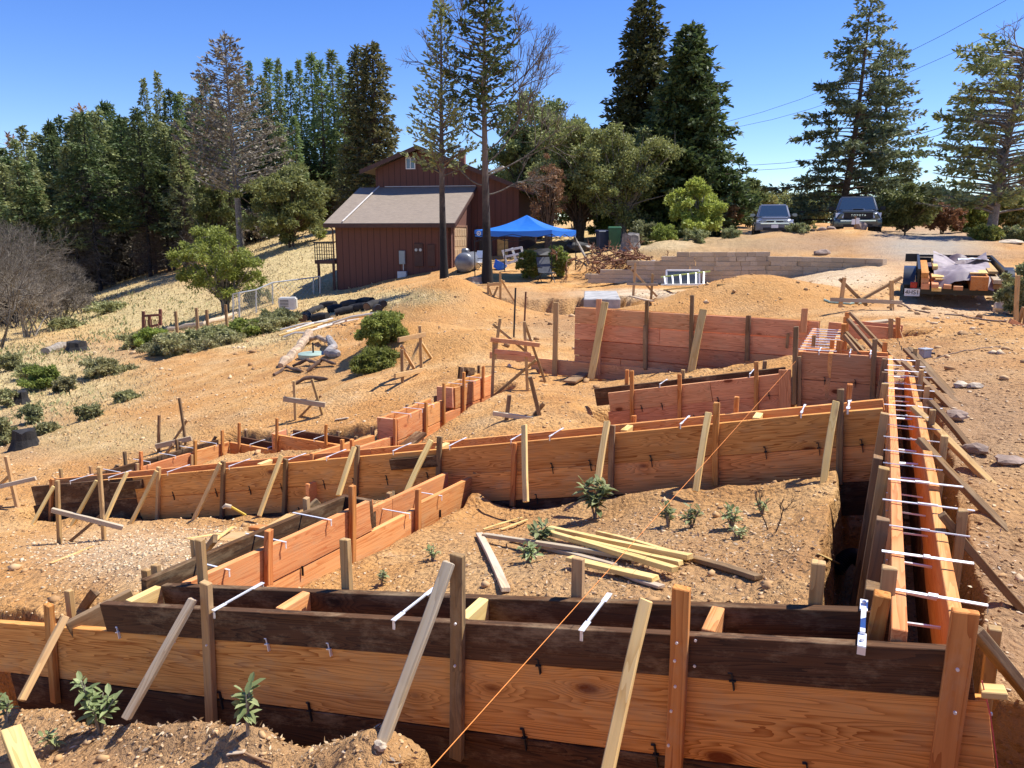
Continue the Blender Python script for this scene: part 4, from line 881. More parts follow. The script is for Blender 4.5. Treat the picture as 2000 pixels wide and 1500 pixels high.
# --- broadleaf trees and bushes: (name, label, px, pybase, Y, pytop, halfwidth px, leaf, bark, leaf size, n, stems, trunkf, low)
for i, (nm, lb, px, pb, Y, pt, hw, lf, bk, ls, n, st, tf, lo) in enumerate([
    ('oak_tree', 'round olive oak on the slope left of the house', 568, 460, 60, 325, 82, L_OLIVE, B_BARK, .30, 15000, 2, .3, .04),
    ('oak_tree', 'smaller dark olive oak beside the dead conifer trunk', 425, 470, 66, 345, 55, L_OLIVE, B_BARK, .32, 8000, 2, .3, .04),
    ('laurel_tree', 'yellow green bushy tree on the dry slope above the wire fence', 440, 596, 36, 440, 88, L_LIME, B_GREY, .16, 10000, 4, .3, .16),
    ('madrone_tree', 'dense green tree behind the canopy and the tall bare tree', 1050, 470, 50, 185, 112, L_OLIVE, B_BARK, .28, 21000, 3, .3, .12),
    ('madrone_tree', 'grey green airy tree with many dark stems right of the canopy peak', 1130, 485, 42, 228, 110, L_OLIVE, B_BARK, .2, 19000, 5, .42, .26),
    ('madrone_tree', 'thin leaved rusty tinged tree leaning over the trash bins', 1212, 478, 41, 236, 108, L_OLIVE, B_GREY, .18, 18000, 5, .42, .16),
    ('manzanita_bush', 'reddish brown twiggy bush between the bare tree and the canopy', 1070, 480, 38, 300, 52, L_BROWN, B_BARK, .12, 2800, 6, .4, .3),
    ('laurel_tree', 'glossy light green young tree in front of the dark evergreens', 1362, 470, 37, 345, 64, L_LIME, B_GREY, .19, 6500, 4, .3, .05),
    ('dry_bush', 'rust coloured drying bush right of the glossy young tree', 1418, 455, 42, 352, 38, L_BROWN, B_GREY, .14, 4000, 4, .3, .1),
    ('oak_tree', 'small olive oak between the rusty bush and the silver pickup', 1462, 450, 52, 350, 40, L_OLIVE, B_BARK, .26, 6000, 2, .3, .05),
    ('oak_tree', 'rounded olive oak with a dark trunk right of the dark pickup', 1768, 458, 40, 362, 64, L_OLIVE, B_BARK, .2, 9000, 1, .4, .22),
    ('wild_bush', 'purplish twiggy bush behind the driveway crest', 1840, 450, 42, 392, 36, L_BROWN, B_BARK, .18, 2500, 4, .3, .05),
    ('wild_bush', 'dark green bush beneath the grey half-bare tree', 1885, 450, 43, 395, 42, L_BRIGHT, B_BARK, .2, 5000, 3, .3, .02),
    ('wild_bush', 'olive bush at the right edge behind the half-bare tree', 1985, 455, 43, 380, 50, L_OLIVE, B_BARK, .2, 6000, 3, .3, .02),
    ('wild_bush', 'low shrubs of mixed green behind the layered conifer', 1560, 440, 60, 385, 60, L_OLIVE, B_BARK, .3, 5000, 3, .3, .02),
    ('wild_bush', 'yellow green bush left of the trash bins under the thin trees', 1185, 470, 43, 420, 40, L_BRIGHT, B_BARK, .17, 3500, 3, .3, .02),
    ('wild_bush', 'sage grey bush right of the cut stump', 1255, 478, 36, 430, 32, L_SAGE, B_GREY, .13, 3500, 3, .2, .02),
    ('wild_bush', 'fine leaved lime bush below the dense pair of evergreens', 1295, 472, 35, 436, 30, L_LIME, B_GREY, .1, 4000, 3, .2, .02),
    ('wild_bush', 'small round sage bush on the bank left of the silver pickup', 1358, 474, 33, 446, 24, L_SAGE, B_GREY, .1, 2500, 3, .2, .02),
    ('wild_bush', 'small grey green bush on the bank beneath the glossy tree', 1425, 470, 34, 442, 20, L_SAGE, B_GREY, .1, 1800, 3, .2, .02),
    ('wild_bush', 'sage clump below the silver pickup on the gravel bank', 1558, 466, 33, 436, 26, L_SAGE, B_GREY, .1, 2200, 3, .2, .02),
    ('wild_bush', 'tall green bush behind the folding chair under the canopy', 1035, 555, 29.5, 488, 24, L_BRIGHT, B_GREY, .11, 5000, 3, .2, .02),
    ('wild_bush', 'second green bush behind the folding chair, nearer the right pole', 1090, 557, 29.8, 484, 28, L_BRIGHT, B_GREY, .11, 5000, 3, .2, .02),
    ('evergreen_bush', 'upper lobe of cut green brush standing by the batter board', 750, 706, 14.2, 612, 50, L_BRIGHT, B_BARK, .07, 12000, 2, .2, .0),
    ('evergreen_bush', 'flat dark green brush lobe lying below the upper one', 736, 742, 13.2, 684, 58, L_BRIGHT, B_BARK, .07, 8000, 2, .2, .0),
    ('rosemary_bush', 'leafy bush at the right edge beside the loaded trailer', 1995, 625, 14.5, 512, 42, L_SAGE, B_GREY, .10, 7000, 3, .2, .0),
    ('juniper_bush', 'low spreading green hedge at the top right bank', 1925, 468, 31, 440, 34, L_BRIGHT, B_GREY, .1, 5000, 3, .2, .0),
    ('juniper_bush', 'low spreading green hedge at the far right edge of the bank', 1990, 470, 31, 440, 34, L_SAGE, B_GREY, .1, 5000, 3, .2, .0),
    ('coyote_bush', 'dark spiky bush on the dry slope at far left', 88, 762, 19.5, 715, 40, L_BRIGHT, B_GREY, .09, 4500, 4, .2, .0),
    ('coyote_bush', 'olive bush right of the dark spiky bush on the dry slope', 195, 745, 20, 700, 40, L_SCRUB, B_GREY, .09, 4500, 4, .2, .0),
    ('coyote_bush', 'small bush trailing below the olive bush', 128, 760, 18.8, 735, 22, L_SCRUB, B_GREY, .09, 1600, 4, .2, .0),
    ('coyote_bush', 'pale bush on the burnt patch at lower left', 62, 822, 15.5, 790, 26, L_SAGE, B_GREY, .08, 1500, 4, .2, .0),
    ('coyote_bush', 'pale bush on bare soil above the far left corner of the forms', 175, 820, 14.5, 790, 26, L_SAGE, B_GREY, .08, 1200, 4, .2, .0),
    ('coyote_bush', 'dark bush at the left edge above the blackened stump', 8, 868, 13.5, 822, 24, L_SCRUB, B_GREY, .08, 2500, 4, .2, .0),
    ('coyote_bush', 'small sage bush at the left edge below the spiky bush', 15, 785, 17.5, 755, 16, L_SAGE, B_GREY, .08, 900, 4, .2, .0),
    ('coyote_bush', 'left end of the hedge by the red gate posts, yellow green', 302, 678, 25, 640, 34, L_LIME, B_GREY, .12, 3500, 4, .2, .0),
    ('coyote_bush', 'dark low hedge bush below the garden fence', 345, 706, 22, 652, 48, L_SCRUB, B_GREY, .11, 6000, 4, .2, .0),
    ('coyote_bush', 'olive hedge bush in the middle of the row below the garden', 415, 695, 22.5, 640, 48, L_SCRUB, B_GREY, .11, 6500, 4, .2, .0),
    ('coyote_bush', 'green hedge bush right of the middle of the row', 480, 672, 24, 622, 44, L_BRIGHT, B_GREY, .11, 6500, 4, .2, .0),
    ('coyote_bush', 'last hedge bush of the row beside the charred logs', 545, 655, 25.5, 605, 42, L_SCRUB, B_GREY, .11, 6500, 4, .2, .0),
    ('wild_bush', 'bright bush behind the deck rail of the house', 622, 440, 62, 402, 26, L_LIME, B_GREY, .2, 2500, 4, .2, .0),
    ('wild_bush', 'grey green clump on the meadow near the woods', 130, 655, 44, 620, 34, L_SAGE, B_GREY, .16, 2200, 4, .2, .0),
    ('wild_bush', 'grey clump at the meadow edge in front of burnt brush', 215, 625, 48, 590, 40, L_SAGE, B_GREY, .16, 2500, 4, .2, .0),
    ('wild_bush', 'small clump beside the laurel trunk', 500, 592, 36, 560, 30, L_SAGE, B_GREY, .12, 2000, 4, .2, .0)]):
    b = base_at(px, pb, Y); h = max(.3, hgt(b, px, pt)); low = st >= 3 and lo <= .05
    broadleaf(nm, lb, 'tree' if 'tree' in nm else 'bush', b, h, wid_(b, hw) * .86, lf, bk, seed=100 + i, stems=st, lf=ls * .82, n=int(n * 1.9), trunkf=tf, low=lo, nclump=int(34 + n / 130), group=None)
for i, (px, pb, Y, pt, hw, lb) in enumerate(((322, 700, 22.6, 668, 40, 'low scrub filling the left of the hedge band'), (385, 705, 21.8, 662, 46, 'low scrub in front of the hedge band'), (440, 690, 22.4, 650, 42, 'dusty scrub between two hedge bushes'), (515, 665, 24.2, 622, 38, 'dusty scrub right of the hedge middle'), (575, 645, 26, 606, 30, 'scrub at the right end of the hedge by the poles'), (268, 668, 26, 645, 26, 'small scrub left of the red gate posts'), (230, 742, 20.2, 716, 30, 'thin scrub right of the olive bush'), (60, 735, 21, 712, 26, 'low scrub left of the spiky bush'), (95, 860, 14, 838, 18, 'tuft of scrub near the black stump'), (250, 790, 16, 772, 20, 'lone tuft of scrub on the bare slope'), (20, 715, 23, 690, 26, 'scrub on the meadow edge at far left'))):
    b = base_at(px, pb, Y); broadleaf('scrub_bush', lb, 'bush', b, max(.2, hgt(b, px, pt)), wid_(b, hw), L_SCRUB, B_GREY, seed=900 + i, stems=5, lf=.075, n=4200, trunkf=.15, low=.0, nclump=70)
for i in range(16):
    px = -10 + i * 34 + RND.uniform(-8, 8); b = base_at(px, 600 - .19 * px, 76 + RND.uniform(-5, 8)); h = hgt(b, px, 470 - .13 * px + RND.uniform(-30, 20))
    broadleaf('understory_bush', 'burnt brown understory bush, %s from the left beneath the conifers' % ('first', 'second', 'third', 'fourth', 'fifth', 'sixth', 'seventh', 'eighth', 'ninth', 'tenth', 'eleventh', 'twelfth', 'thirteenth', 'fourteenth', 'fifteenth', 'sixteenth')[i], 'bush', b, h, 2.6, (L_DEAD, L_BROWN2, L_OLIVE)[i % 3], B_BLACK, seed=950 + i, stems=3, lf=.3, n=1300, trunkf=.3, low=.0, nclump=60)
# --- young broad leaved weeds on the bare soil
def weed(px, py, pt, hw, lab, seed, ns=6, L=.11, nl=9, leaf=None):
    L *= .68; nl = int(nl * 1.6)
    g = gp(px, py); h = max(.05, hgt(g, px, pt)); R = wid_(g, hw); rng = np.random.default_rng(seed); m = MB(); lm = MB()
    root = thing('weed_plant', lab, 'weed', g, 'broad leaved weeds on the bare soil')
    for s in range(ns):
        a = rng.uniform(0, 6.28); tip = Vector((math.cos(a) * R * rng.uniform(.1, .6), math.sin(a) * R * rng.uniform(.1, .6), h * rng.uniform(.55, 1)))
        mid = tip * .5 + Vector((0, 0, h * .08)); m.tube([Vector((0, 0, -.02)), mid, tip], [.006, .004, .002], 5)
        for j in range(nl):
            t = .35 + .65 * j / (nl - 1); p = (Vector((0, 0, 0)).lerp(mid, t * 2) if t < .5 else mid.lerp(tip, t * 2 - 1))
            az = rng.uniform(0, 6.28); el = rng.uniform(-.2, .9) if t < .95 else 1.0; l = L * rng.uniform(.5, 1.1); w = l * .2
            d = Vector((math.cos(az) * math.cos(el), math.sin(az) * math.cos(el), math.sin(el))); sd = d.cross(Vector((0, 0, 1))).normalized(); dr = Vector((0, 0, -l * .25))
            up = sd.cross(d) * w * .35
            P = [p, p + d * l * .3 - up, p + d * l * .7 + dr * .35 - up, p + d * l + dr, p + d * l * .3 + sd * w, p + d * l * .7 + sd * w * .8 + dr * .35, p + d * l * .3 - sd * w, p + d * l * .7 - sd * w * .8 + dr * .35]
            lm.add(P, [(0, 4, 1), (1, 4, 5, 2), (2, 5, 3), (0, 1, 6), (1, 2, 7, 6), (2, 3, 7)])
    M_ = Matrix.Translation(g); m.build('stems', B_PALE, root, M_); lm.build('leaves', leaf or L_WEED, root, M_, smooth=True)
for a in ((1162, 1012, 940, 42, 'largest grey green weed on the mound before the middle wall', 1, 8, .17, 8), (195, 1432, 1325, 62, 'bushy weed at the lip of the trench, lower left', 2, 9, .10, 8), (484, 1436, 1322, 40, 'young weed sprouting against the near orange board', 3, 3, .10, 7),
          (14, 1408, 1345, 28, 'grey weed at the left edge beside a brace foot', 4, 4, .08, 6), (105, 1462, 1420, 30, 'small pale weed in the bottom left soil', 5, 4, .07, 6), (1305, 1030, 985, 30, 'leftmost weed of the withered patch behind the lumber pile', 6, 5, .09, 6), (1350, 1030, 988, 34, 'feathery weed in the middle of the withered patch', 7, 6, .09, 6),
          (1430, 1035, 985, 36, 'weed with dark leaves in the withered patch', 8, 6, .09, 6), (1488, 1002, 975, 18, 'small weed above the withered patch', 9, 4, .07, 5), (1060, 1075, 1020, 40, 'leafy weed at the left end of the lumber pile', 10, 6, .12, 7), (1030, 1100, 1065, 40, 'drooping weed between the grey plank and the pile', 11, 6, .10, 6), (745, 1142, 1110, 28, 'small weed near the short orange form', 12, 4, .06, 6), (845, 1095, 1062, 26, 'small weed left of the grey plank', 13, 4, .06, 6), (1440, 1050, 1030, 36, 'low grey weed at the right of the withered patch', 14, 5, .06, 6), (165, 812, 795, 14, 'tiny weed on the far left soil', 15, 3, .1, 5)):
    weed(*a)
# twig sticking out of the withered patch
for k, (px, py) in enumerate(((1500, 1035), (1515, 1040))):
    g = gp(px, py); sg = []; grow(np.random.default_rng(60 + k), np.array([0, 0, 0.]), np.array([.3 - .6 * (1 - k), .1, .8]), .13, .004, 2, sg, [], .4, 2, .6, .1, .15, 3); LV, LF = tubes(sg, 5)
    o = put('dry_twig', npmesh('dry_twig', LV, LF, B_BARK), None, None, Matrix.Translation(g)); tag(o, ('forked reddish dry twig leaning left beside the withered weeds', 'forked dry twig standing upright at the end of the weeds')[k], 'twig')
# --- burnt bare shrubs at left edge
for k, (px, pb, Y, pt, hw) in enumerate(((20, 650, 55, 470, 60), (75, 640, 58, 500, 60), (140, 640, 60, 540, 60), (-10, 700, 36, 430, 80), (60, 668, 42, 540, 60), (118, 655, 45, 560, 48), (35, 640, 50, 480, 60), (160, 630, 52, 575, 40), (-40, 640, 48, 420, 70), (95, 625, 55, 520, 50))):
    b = base_at(px, pb, Y); h = hgt(b, px, pt); rng = np.random.default_rng(300 + k); sg = []
    for s in range(9): grow(rng, np.array([rng.normal() * .25, rng.normal() * .25, 0]), np.array([rng.normal() * .5, rng.normal() * .4, 1]), h * .5, .05 if k else .08, 4, sg, [], .5, 2, .62, .12, .16, 3)
    LV, LF = tubes(sg, 3)
    o = put('burnt_shrub', npmesh('burnt_shrub', LV, LF, (B_ASH, B_PALE, B_ASH)[k % 3]), None, None, Matrix.Translation(b))
    tag(o, ('tall hazy leafless shrub deep in the left thicket', 'second tall leafless shrub right of the hazy one', 'leafless shrub at the right end of the deep thicket', 'large leafless burnt tree at the left edge', 'leafless grey shrub inside the left burnt thicket', 'pale leafless shrub nearest the meadow', 'brownish burnt shrub behind the pale one', 'low smoky grey thicket shrub on the meadow edge', 'tall leafless burnt tree cut off by the left edge', 'bare burnt shrub at the back of the thicket')[k], 'shrub')
# --- the woods: five kinds, copied
protos = []
for k in range(6):
    hh = 20.0; sp = [(.34, 2.9, 90, .32, .12), (.28, 3.2, 105, .36, .16), (.30, 2.2, 90, .25, .15), (.12, 2.2, 110, .22, .2), (.42, 3.2, 85, .4, .1), (.18, 1.7, 110, .2, .15)][k]
    lv = (L_FIR, L_DARK, L_FIR, L_RED, L_DARK, L_RED)[k]
    cp = conifer(hh, sp[1] * 1.05, sp[0], int(sp[2] * 1.7), sp[3], sp[4], 6.5, .48, (lambda t: (1 - t) ** .85 * (1 + .25 * math.sin(t * 23 + k)) + .05), 400 + k, tw=.5, trunk_r=.24, clump=3.0, wid=.4)
    rng = np.random.default_rng(500 + k); sd = []
    for i in range(300): # dead lower twigs
        z = hh * rng.uniform(.04, sp[0] + .28); a = rng.uniform(0, 6.28); L = rng.uniform(.8, 2.6); p = np.array([0, 0, z]); e = np.array([math.cos(a) * L, math.sin(a) * L, -L * rng.uniform(.0, .5)])
        sd.append([*p, *(p + e), .03, .01])
        for q in range(6):
            f = rng.uniform(.3, 1); sd.append([*(p + e * f), *(p + e * f + rng.normal(size=3) * .35), .015, .005])
    cp = (cp[0], cp[1], cp[2], tubes(sd, 3))
    protos.append(place_tree('forest_conifer', 'x', 'tree', Vector((0, 0, 0)), cp, lv, B_BLACK if k in (0, 1, 4) else B_BARK, deadm=(B_ASH, B_BARK)[k % 2]))
used = set()
def woods(px, pb, Y, pt, kind, lab=None, grp=None, sx=1.0):
    b = base_at(px, pb, Y); 
    h = hgt(b, px, pt); s = h / 20.0; root = protos[kind]; rz = RND.uniform(0, 6.28)
    if kind not in used: used.add(kind); c = root; c.location = b; c.scale = (s * sx, s * sx, s); c.rotation_euler = (0, 0, rz)
    else: c = copy_tree(root, b, s * sx, rz, sz=s)
    c['label'] = lab or 'x'; 
    if grp: c['group'] = grp
    elif 'group' in c: del c['group']
    return c
skyline = [(-15, 255), (12, 285), (40, 290), (80, 249), (105, 262), (130, 245), (152, 228), (178, 232), (210, 220), (243, 202), (268, 235), (290, 225), (312, 156), (338, 143), (358, 176), (380, 182), (400, 190), (425, 150), (487, 150), (509, 122), (530, 150), (546, 117), (563, 117), (582, 140), (600, 119), (624, 106), (640, 120), (663, 100), (680, 130), (697, 150)]
wl = {624: 'tall yellow green column tree right of the notch in the woods', 663: 'broad light green column tree near the house gable', 312: 'thin dark spire rising above the left slope of woods', 338: 'second thin dark spire just right of the first', 509: 'narrow spire right of the dying conifer', 600: 'slim pole-like conifer left of the notch'}
for i, (px, pt) in enumerate(skyline):
    kind = 3 if px in (624, 663, 680, 640, 546, 487) else (5 if px in (509, 563, 600, 582) else (2 if px in (312, 338) else (0, 1, 4, 2)[i % 4]))
    pb = 600 - max(0, px) * .21; Y = 88 + (i * 7) % 14
    woods(px, pb, Y, pt, kind, wl.get(px, 'dark conifer of the far wooded ridge left of the house'), None if px in wl else 'dark conifers of the wooded ridge', sx=(.7 if px in (312, 338, 600, 509, 563) else 1.2 if kind == 3 else 1.05))
for i in range(34): # nearer, lower rows
    px = -20 + i * 12.2 + RND.uniform(-5, 5); t = px / 400
    pt = 330 - 95 * max(0, t) + RND.uniform(-35, 45) - (40 if 150 < px < 330 else 0); Y = 72 + RND.uniform(-4, 8); pb = 612 - 90 * t
    woods(px, pb, Y, pt, (0, 1, 2, 4, 0)[i % 5], 'dark conifer with scorched lower branches at the front of the woods', 'scorched conifers along the front of the woods', sx=1.12)
for i in range(22):
    px = -5 + i * 22 + RND.uniform(-8, 8); woods(px, 590 - max(0, px) * .2, 80 + RND.uniform(-4, 6), 300 - .22 * px + RND.uniform(-45, 40), (2, 5, 1, 2)[i % 4], 'slim conifer', 'slim conifers filling the wooded slope', sx=1.0)
for i in range(12):
    px = 395 + i * 28 + RND.uniform(-6, 6); woods(px, 470, 84 + RND.uniform(-5, 6), 240 + RND.uniform(-40, 50), (1, 3, 0, 5)[i % 4], 'mid height conifer behind the oaks left of the house', 'mid height conifers behind the oaks', sx=1.3)
b = base_at(742, 440, 70); h = hgt(b, 742, 84)
place_tree('redwood_tree', 'dense bronze redwood standing right behind the house gable', 'tree', b, conifer(h, wid_(b, 62), .04, 300, .3, .2, 9, .42, lambda t: (1 - t) ** .55 + .05, 71, tw=.36, trunk_r=.4, clump=2.6, lean=(-.2, 0)), leafmat('bronze_redwood', (0.030, 0.045, 0.015), (0.170, 0.160, 0.060)), B_BARK)
b = base_at(708, 440, 72); h = hgt(b, 708, 92)
place_tree('redwood_tree', 'slim bronze redwood pressed against the dense one behind the gable', 'tree', b, conifer(h, wid_(b, 38), .04, 220, .3, .2, 9, .42, lambda t: (1 - t) ** .5 + .05, 72, tw=.36, trunk_r=.35, clump=2.4), leafmat('bronze_redwood_slim', (0.030, 0.045, 0.015), (0.150, 0.150, 0.050)), B_BARK)
for k, (px, pt, Y) in enumerate(((192, 210, 96), (52, 262, 95))):
    b = base_at(px, 560, Y); h = hgt(b, px, pt)
    place_tree('dead_conifer', ('reddish dead treetop showing between the dark conifers', 'reddish dead treetop at the far left skyline')[k], 'tree', b, conifer(h, 3.4, .6, 60, .2, .4, 4, .5, lambda t: (1 - t) ** .4, 80 + k, trunk_r=.2, clump=1.0, dead=.5), L_BROWN, B_ASH, deadm=leafmat('red_twigs%d' % k, (.16, .08, .06), (.25, .14, .10)))
# --- background shrubs along the right skyline
for k, (px, pb, Y, pt, hw, lf) in enumerate(((1490, 432, 75, 370, 60, L_OLIVE), (1820, 440, 70, 375, 50, L_CEDAR), (1745, 440, 60, 385, 50, L_OLIVE), (1590, 432, 80, 370, 90, L_DARK), (1930, 440, 70, 380, 70, L_OLIVE), (1880, 445, 62, 385, 50, L_BROWN), (2040, 440, 60, 330, 70, L_FIR), (1390, 445, 60, 370, 60, L_DARK), (1140, 465, 58, 330, 100, L_DARK), (985, 470, 58, 330, 70, L_DARK), (1250, 462, 60, 380, 80, L_DARK))):
    b = base_at(px, pb, Y); h = hgt(b, px, pt)
    broadleaf('distant_tree', ('distant olive trees left of the layered conifer', 'grey green tree beyond the driveway crest', 'olive tree between the dark pickup and the round oak', 'dark tree filling the gap under the layered conifer', 'olive tree behind the half-bare trunk', 'brownish tree beyond the right bank', 'tall tree at the right edge behind everything', 'dark tree behind the rust coloured bush', 'dark tree behind the many stemmed grey green one', 'dark tree seen between house and canopy', 'dark tree low behind the trash bins')[k], 'tree', b, h, wid_(b, hw), lf, B_BARK, seed=700 + k, stems=2, lf=.34, n=5500, trunkf=.3, low=.0, nclump=70)
# --- grass, straw and litter
ORD = ['first', 'second', 'third', 'fourth', 'fifth', 'sixth', 'seventh', 'eighth', 'ninth', 'tenth', 'eleventh', 'twelfth', 'thirteenth', 'fourteenth', 'fifteenth', 'sixteenth', 'seventeenth', 'eighteenth', 'nineteenth', 'twentieth'] + ['twenty ' + q for q in ('first', 'second', 'third', 'fourth', 'fifth', 'sixth', 'seventh', 'eighth', 'ninth')] + ['thirtieth'] + ['thirty ' + q for q in ('first', 'second', 'third', 'fourth', 'fifth', 'sixth')]
for gname, txt in (('dark conifers of the wooded ridge', 'dark skyline conifer, %s from the left edge along the wooded ridge'), ('scorched conifers along the front of the woods', 'scorched lower conifer, %s from the left in the front row of the woods'), ('slim conifers filling the wooded slope', 'slim pointed conifer, %s from the left in the middle of the woods'), ('mid height conifers behind the oaks', 'mid height conifer behind the oaks, %s from the left')):
    L_ = sorted([o for o in C.objects if o.get('group') == gname], key=lambda o: o.location.x / o.location.y)
    for o, w_ in zip(L_, ORD): o['label'] = txt % w_
def scatter(n, px0, px1, r0, r1, fn, seed):
    rng = np.random.default_rng(seed); a = np.arctan((rng.uniform(px0, px1, n) - 1000) / FPX); r = np.exp(rng.uniform(math.log(r0), math.log(r1), n)); x = r * np.sin(a); y = r * np.cos(a)
    z = H(x, y); D = y * CT - z * ST; px = 1000 + FPX * x / D; py = 750 - FPX * (y * ST + z * CT) / D; k = fn(px, py, rng); return x[k], y[k], z[k], r[k], rng
def grassfn(px, py, rng):
    w = 45 * fbm(px * .01, py * .01, 3, 3); return blobs([(250, 600, 330, 60, 1), (0, 720, 200, 60, 1), (120, 760, 160, 50, .9), (560, 520, 160, 80, 1), (650, 590, 120, 18, .9), (760, 572, 110, 14, .9), (180, 850, 140, 20, .3), (500, 660, 120, 24, .8)], px + w, py + w * .4) > rng.random(len(px)) * 1.2
x, y, z, r, rng = scatter(60000, -200, 1000, 12, 90, grassfn, 1)
n = len(x); d = np.stack([rng.normal(size=n) * .5, rng.normal(size=n) * .5, np.ones(n)], 1); V, F = leaves(np.stack([x, y, z], 1), d, .03 + .0018 * r * rng.uniform(.6, 1.6, n), .008 + .0010 * r, rng)
o = put('dry_grass', npmesh('dry_grass', V, F, L_STRAW)); tag(o, 'straw coloured dry grass covering the left slope', 'grass', kind='stuff')
x, y, z, r, rng = scatter(14000, -200, 700, 14, 70, lambda px, py, rg: blobs([(200, 640, 130, 26, 1), (90, 690, 120, 14, .8), (400, 640, 60, 12, 1), (300, 590, 90, 20, .6), (60, 800, 100, 30, .6), (140, 770, 120, 20, .4), (550, 590, 50, 12, .5)], px, py) * (fbm(px * .03, py * .05, 2, 8) > -.1) > rg.random(len(px)) * 1.2, 2)
n = len(x); d = np.stack([rng.normal(size=n) * .6, rng.normal(size=n) * .6, np.ones(n)], 1); V, F = leaves(np.stack([x, y, z], 1), d, 0.05 + .0035 * r * rng.uniform(.5, 1.5, n), .015 + .0015 * r, rng)
o = put('green_weeds', npmesh('green_weeds', V, F, L_SAGE)); tag(o, 'sage green ground weeds scattered over the left meadow', 'weeds', kind='stuff')
# clods and stones
M_CLOD = NT('soil_clods'); _ri = M_CLOD.n('NewGeometry').outputs['Random Per Island']; M_CLOD.base(M_CLOD.ramp(_ri, [(0, (.30, .165, .07)), (.5, (.50, .30, .13)), (.85, (.62, .42, .22)), (1, (.68, .54, .36))])); M_CLOD.rough(.95); M_CLOD = M_CLOD.m
def rocks(name, label, n, px0, px1, r0, r1, fn, s0, s1, seed, mat=None, flatn=.6):
    x, y, z, r, rng = scatter(n, px0, px1, r0, r1, fn, seed); n = len(x); s = np.exp(rng.uniform(math.log(s0), math.log(s1), n)) * (.6 + .14 * r)
    b = np.array([[1, 0, 0], [-1, 0, 0], [0, 1, 0], [0, -1, 0], [0, 0, 1], [0, 0, -1], [.6, .6, .5], [-.6, .6, .5], [.6, -.6, .5], [-.6, -.6, .5]], float)
    # 10-vertex lump: faces of a bevelled octahedron
    f = np.array([[4, 6, 7], [4, 7, 9], [4, 9, 8], [4, 8, 6], [0, 2, 6], [2, 7, 6], [2, 1, 7], [1, 9, 7], [1, 3, 9], [3, 8, 9], [3, 0, 8], [0, 6, 8], [5, 2, 0], [5, 1, 2], [5, 3, 1], [5, 0, 3]])
    V = b[None] * (1 + rng.normal(size=(n, 10, 1)) * .22) * s[:, None, None] * (np.array([1, .8, flatn]) * (1 + rng.normal(size=(n, 1, 3)) * .2))
    a = rng.uniform(0, 6.28, n); ca, sa = np.cos(a), np.sin(a); X = V[..., 0] * ca[:, None] - V[..., 1] * sa[:, None]; Y = V[..., 0] * sa[:, None] + V[..., 1] * ca[:, None]
    V = np.stack([X + x[:, None], Y + y[:, None], V[..., 2] + z[:, None] + s[:, None] * .1], -1).reshape(-1, 3)
    F = (np.arange(n)[:, None, None] * 10 + f[None]).reshape(-1, 3)
    o = put(name, npmesh(name, V, F, mat or M_CLOD)); return tag(o, label, 'soil clods', kind='stuff')
anyp = lambda px, py, rg: (fbm(px * .012, py * .02, 3, 12) > -.25) & (blobs([(250, 600, 330, 60, 1), (560, 520, 160, 80, 1)], px, py) < .5)
rocks('soil_crumbs', 'fine soil crumbs and clods strewn over the bare ground', 17000, -100, 2100, 1.8, 24, anyp, .003, .012, 11)
rocks('pale_gravel', 'pale broken gravel between the short form and the middle wall', 5000, -150, 650, 3.6, 8, lambda px, py, rg: blobs([(300, 1085, 230, 60, 1)], px, py) > rg.random(len(px)), .003, .011, 12, flat('pale_stone', (.60, .46, .28), .9, var=.2, scale=20))
rocks('large_clods', 'larger dug clods along the trenches and dirt piles', 900, -100, 2100, 2.5, 30, lambda px, py, rg: fbm(px * .008, py * .014, 3, 19) > .1, .012, .03, 13, flatn=.75)
M_LIT = NT('leaf_litter'); _ri = M_LIT.n('NewGeometry').outputs['Random Per Island']; M_LIT.base(M_LIT.ramp(_ri, [(0, (.12, .07, .04)), (.4, (.30, .19, .10)), (.8, (.48, .34, .19)), (1, (.60, .48, .32))])); M_LIT = M_LIT.m
x, y, z, r, rng = scatter(30000, -100, 2100, 1.7, 9, lambda px, py, rg: (blobs([(1250, 1080, 300, 70, 1), (300, 1430, 420, 50, 1), (900, 1480, 300, 30, .7), (1950, 1100, 100, 300, .35), (1450, 1030, 120, 30, 1)], px + 60 * fbm(px * .02, py * .02, 2, 4), py) > rg.random(len(px))), 3)
n = len(x); d = np.stack([rng.normal(size=n), rng.normal(size=n), rng.normal(size=n) * .25], 1); V, F = leaves(np.stack([x, y, z + .004], 1), d, rng.uniform(.008, .035, n), rng.uniform(.003, .014, n), rng)
o = put('leaf_litter', npmesh('leaf_litter', V, F, M_LIT)); tag(o, 'dry leaf litter and chips on the trampled soil', 'litter', kind='stuff')
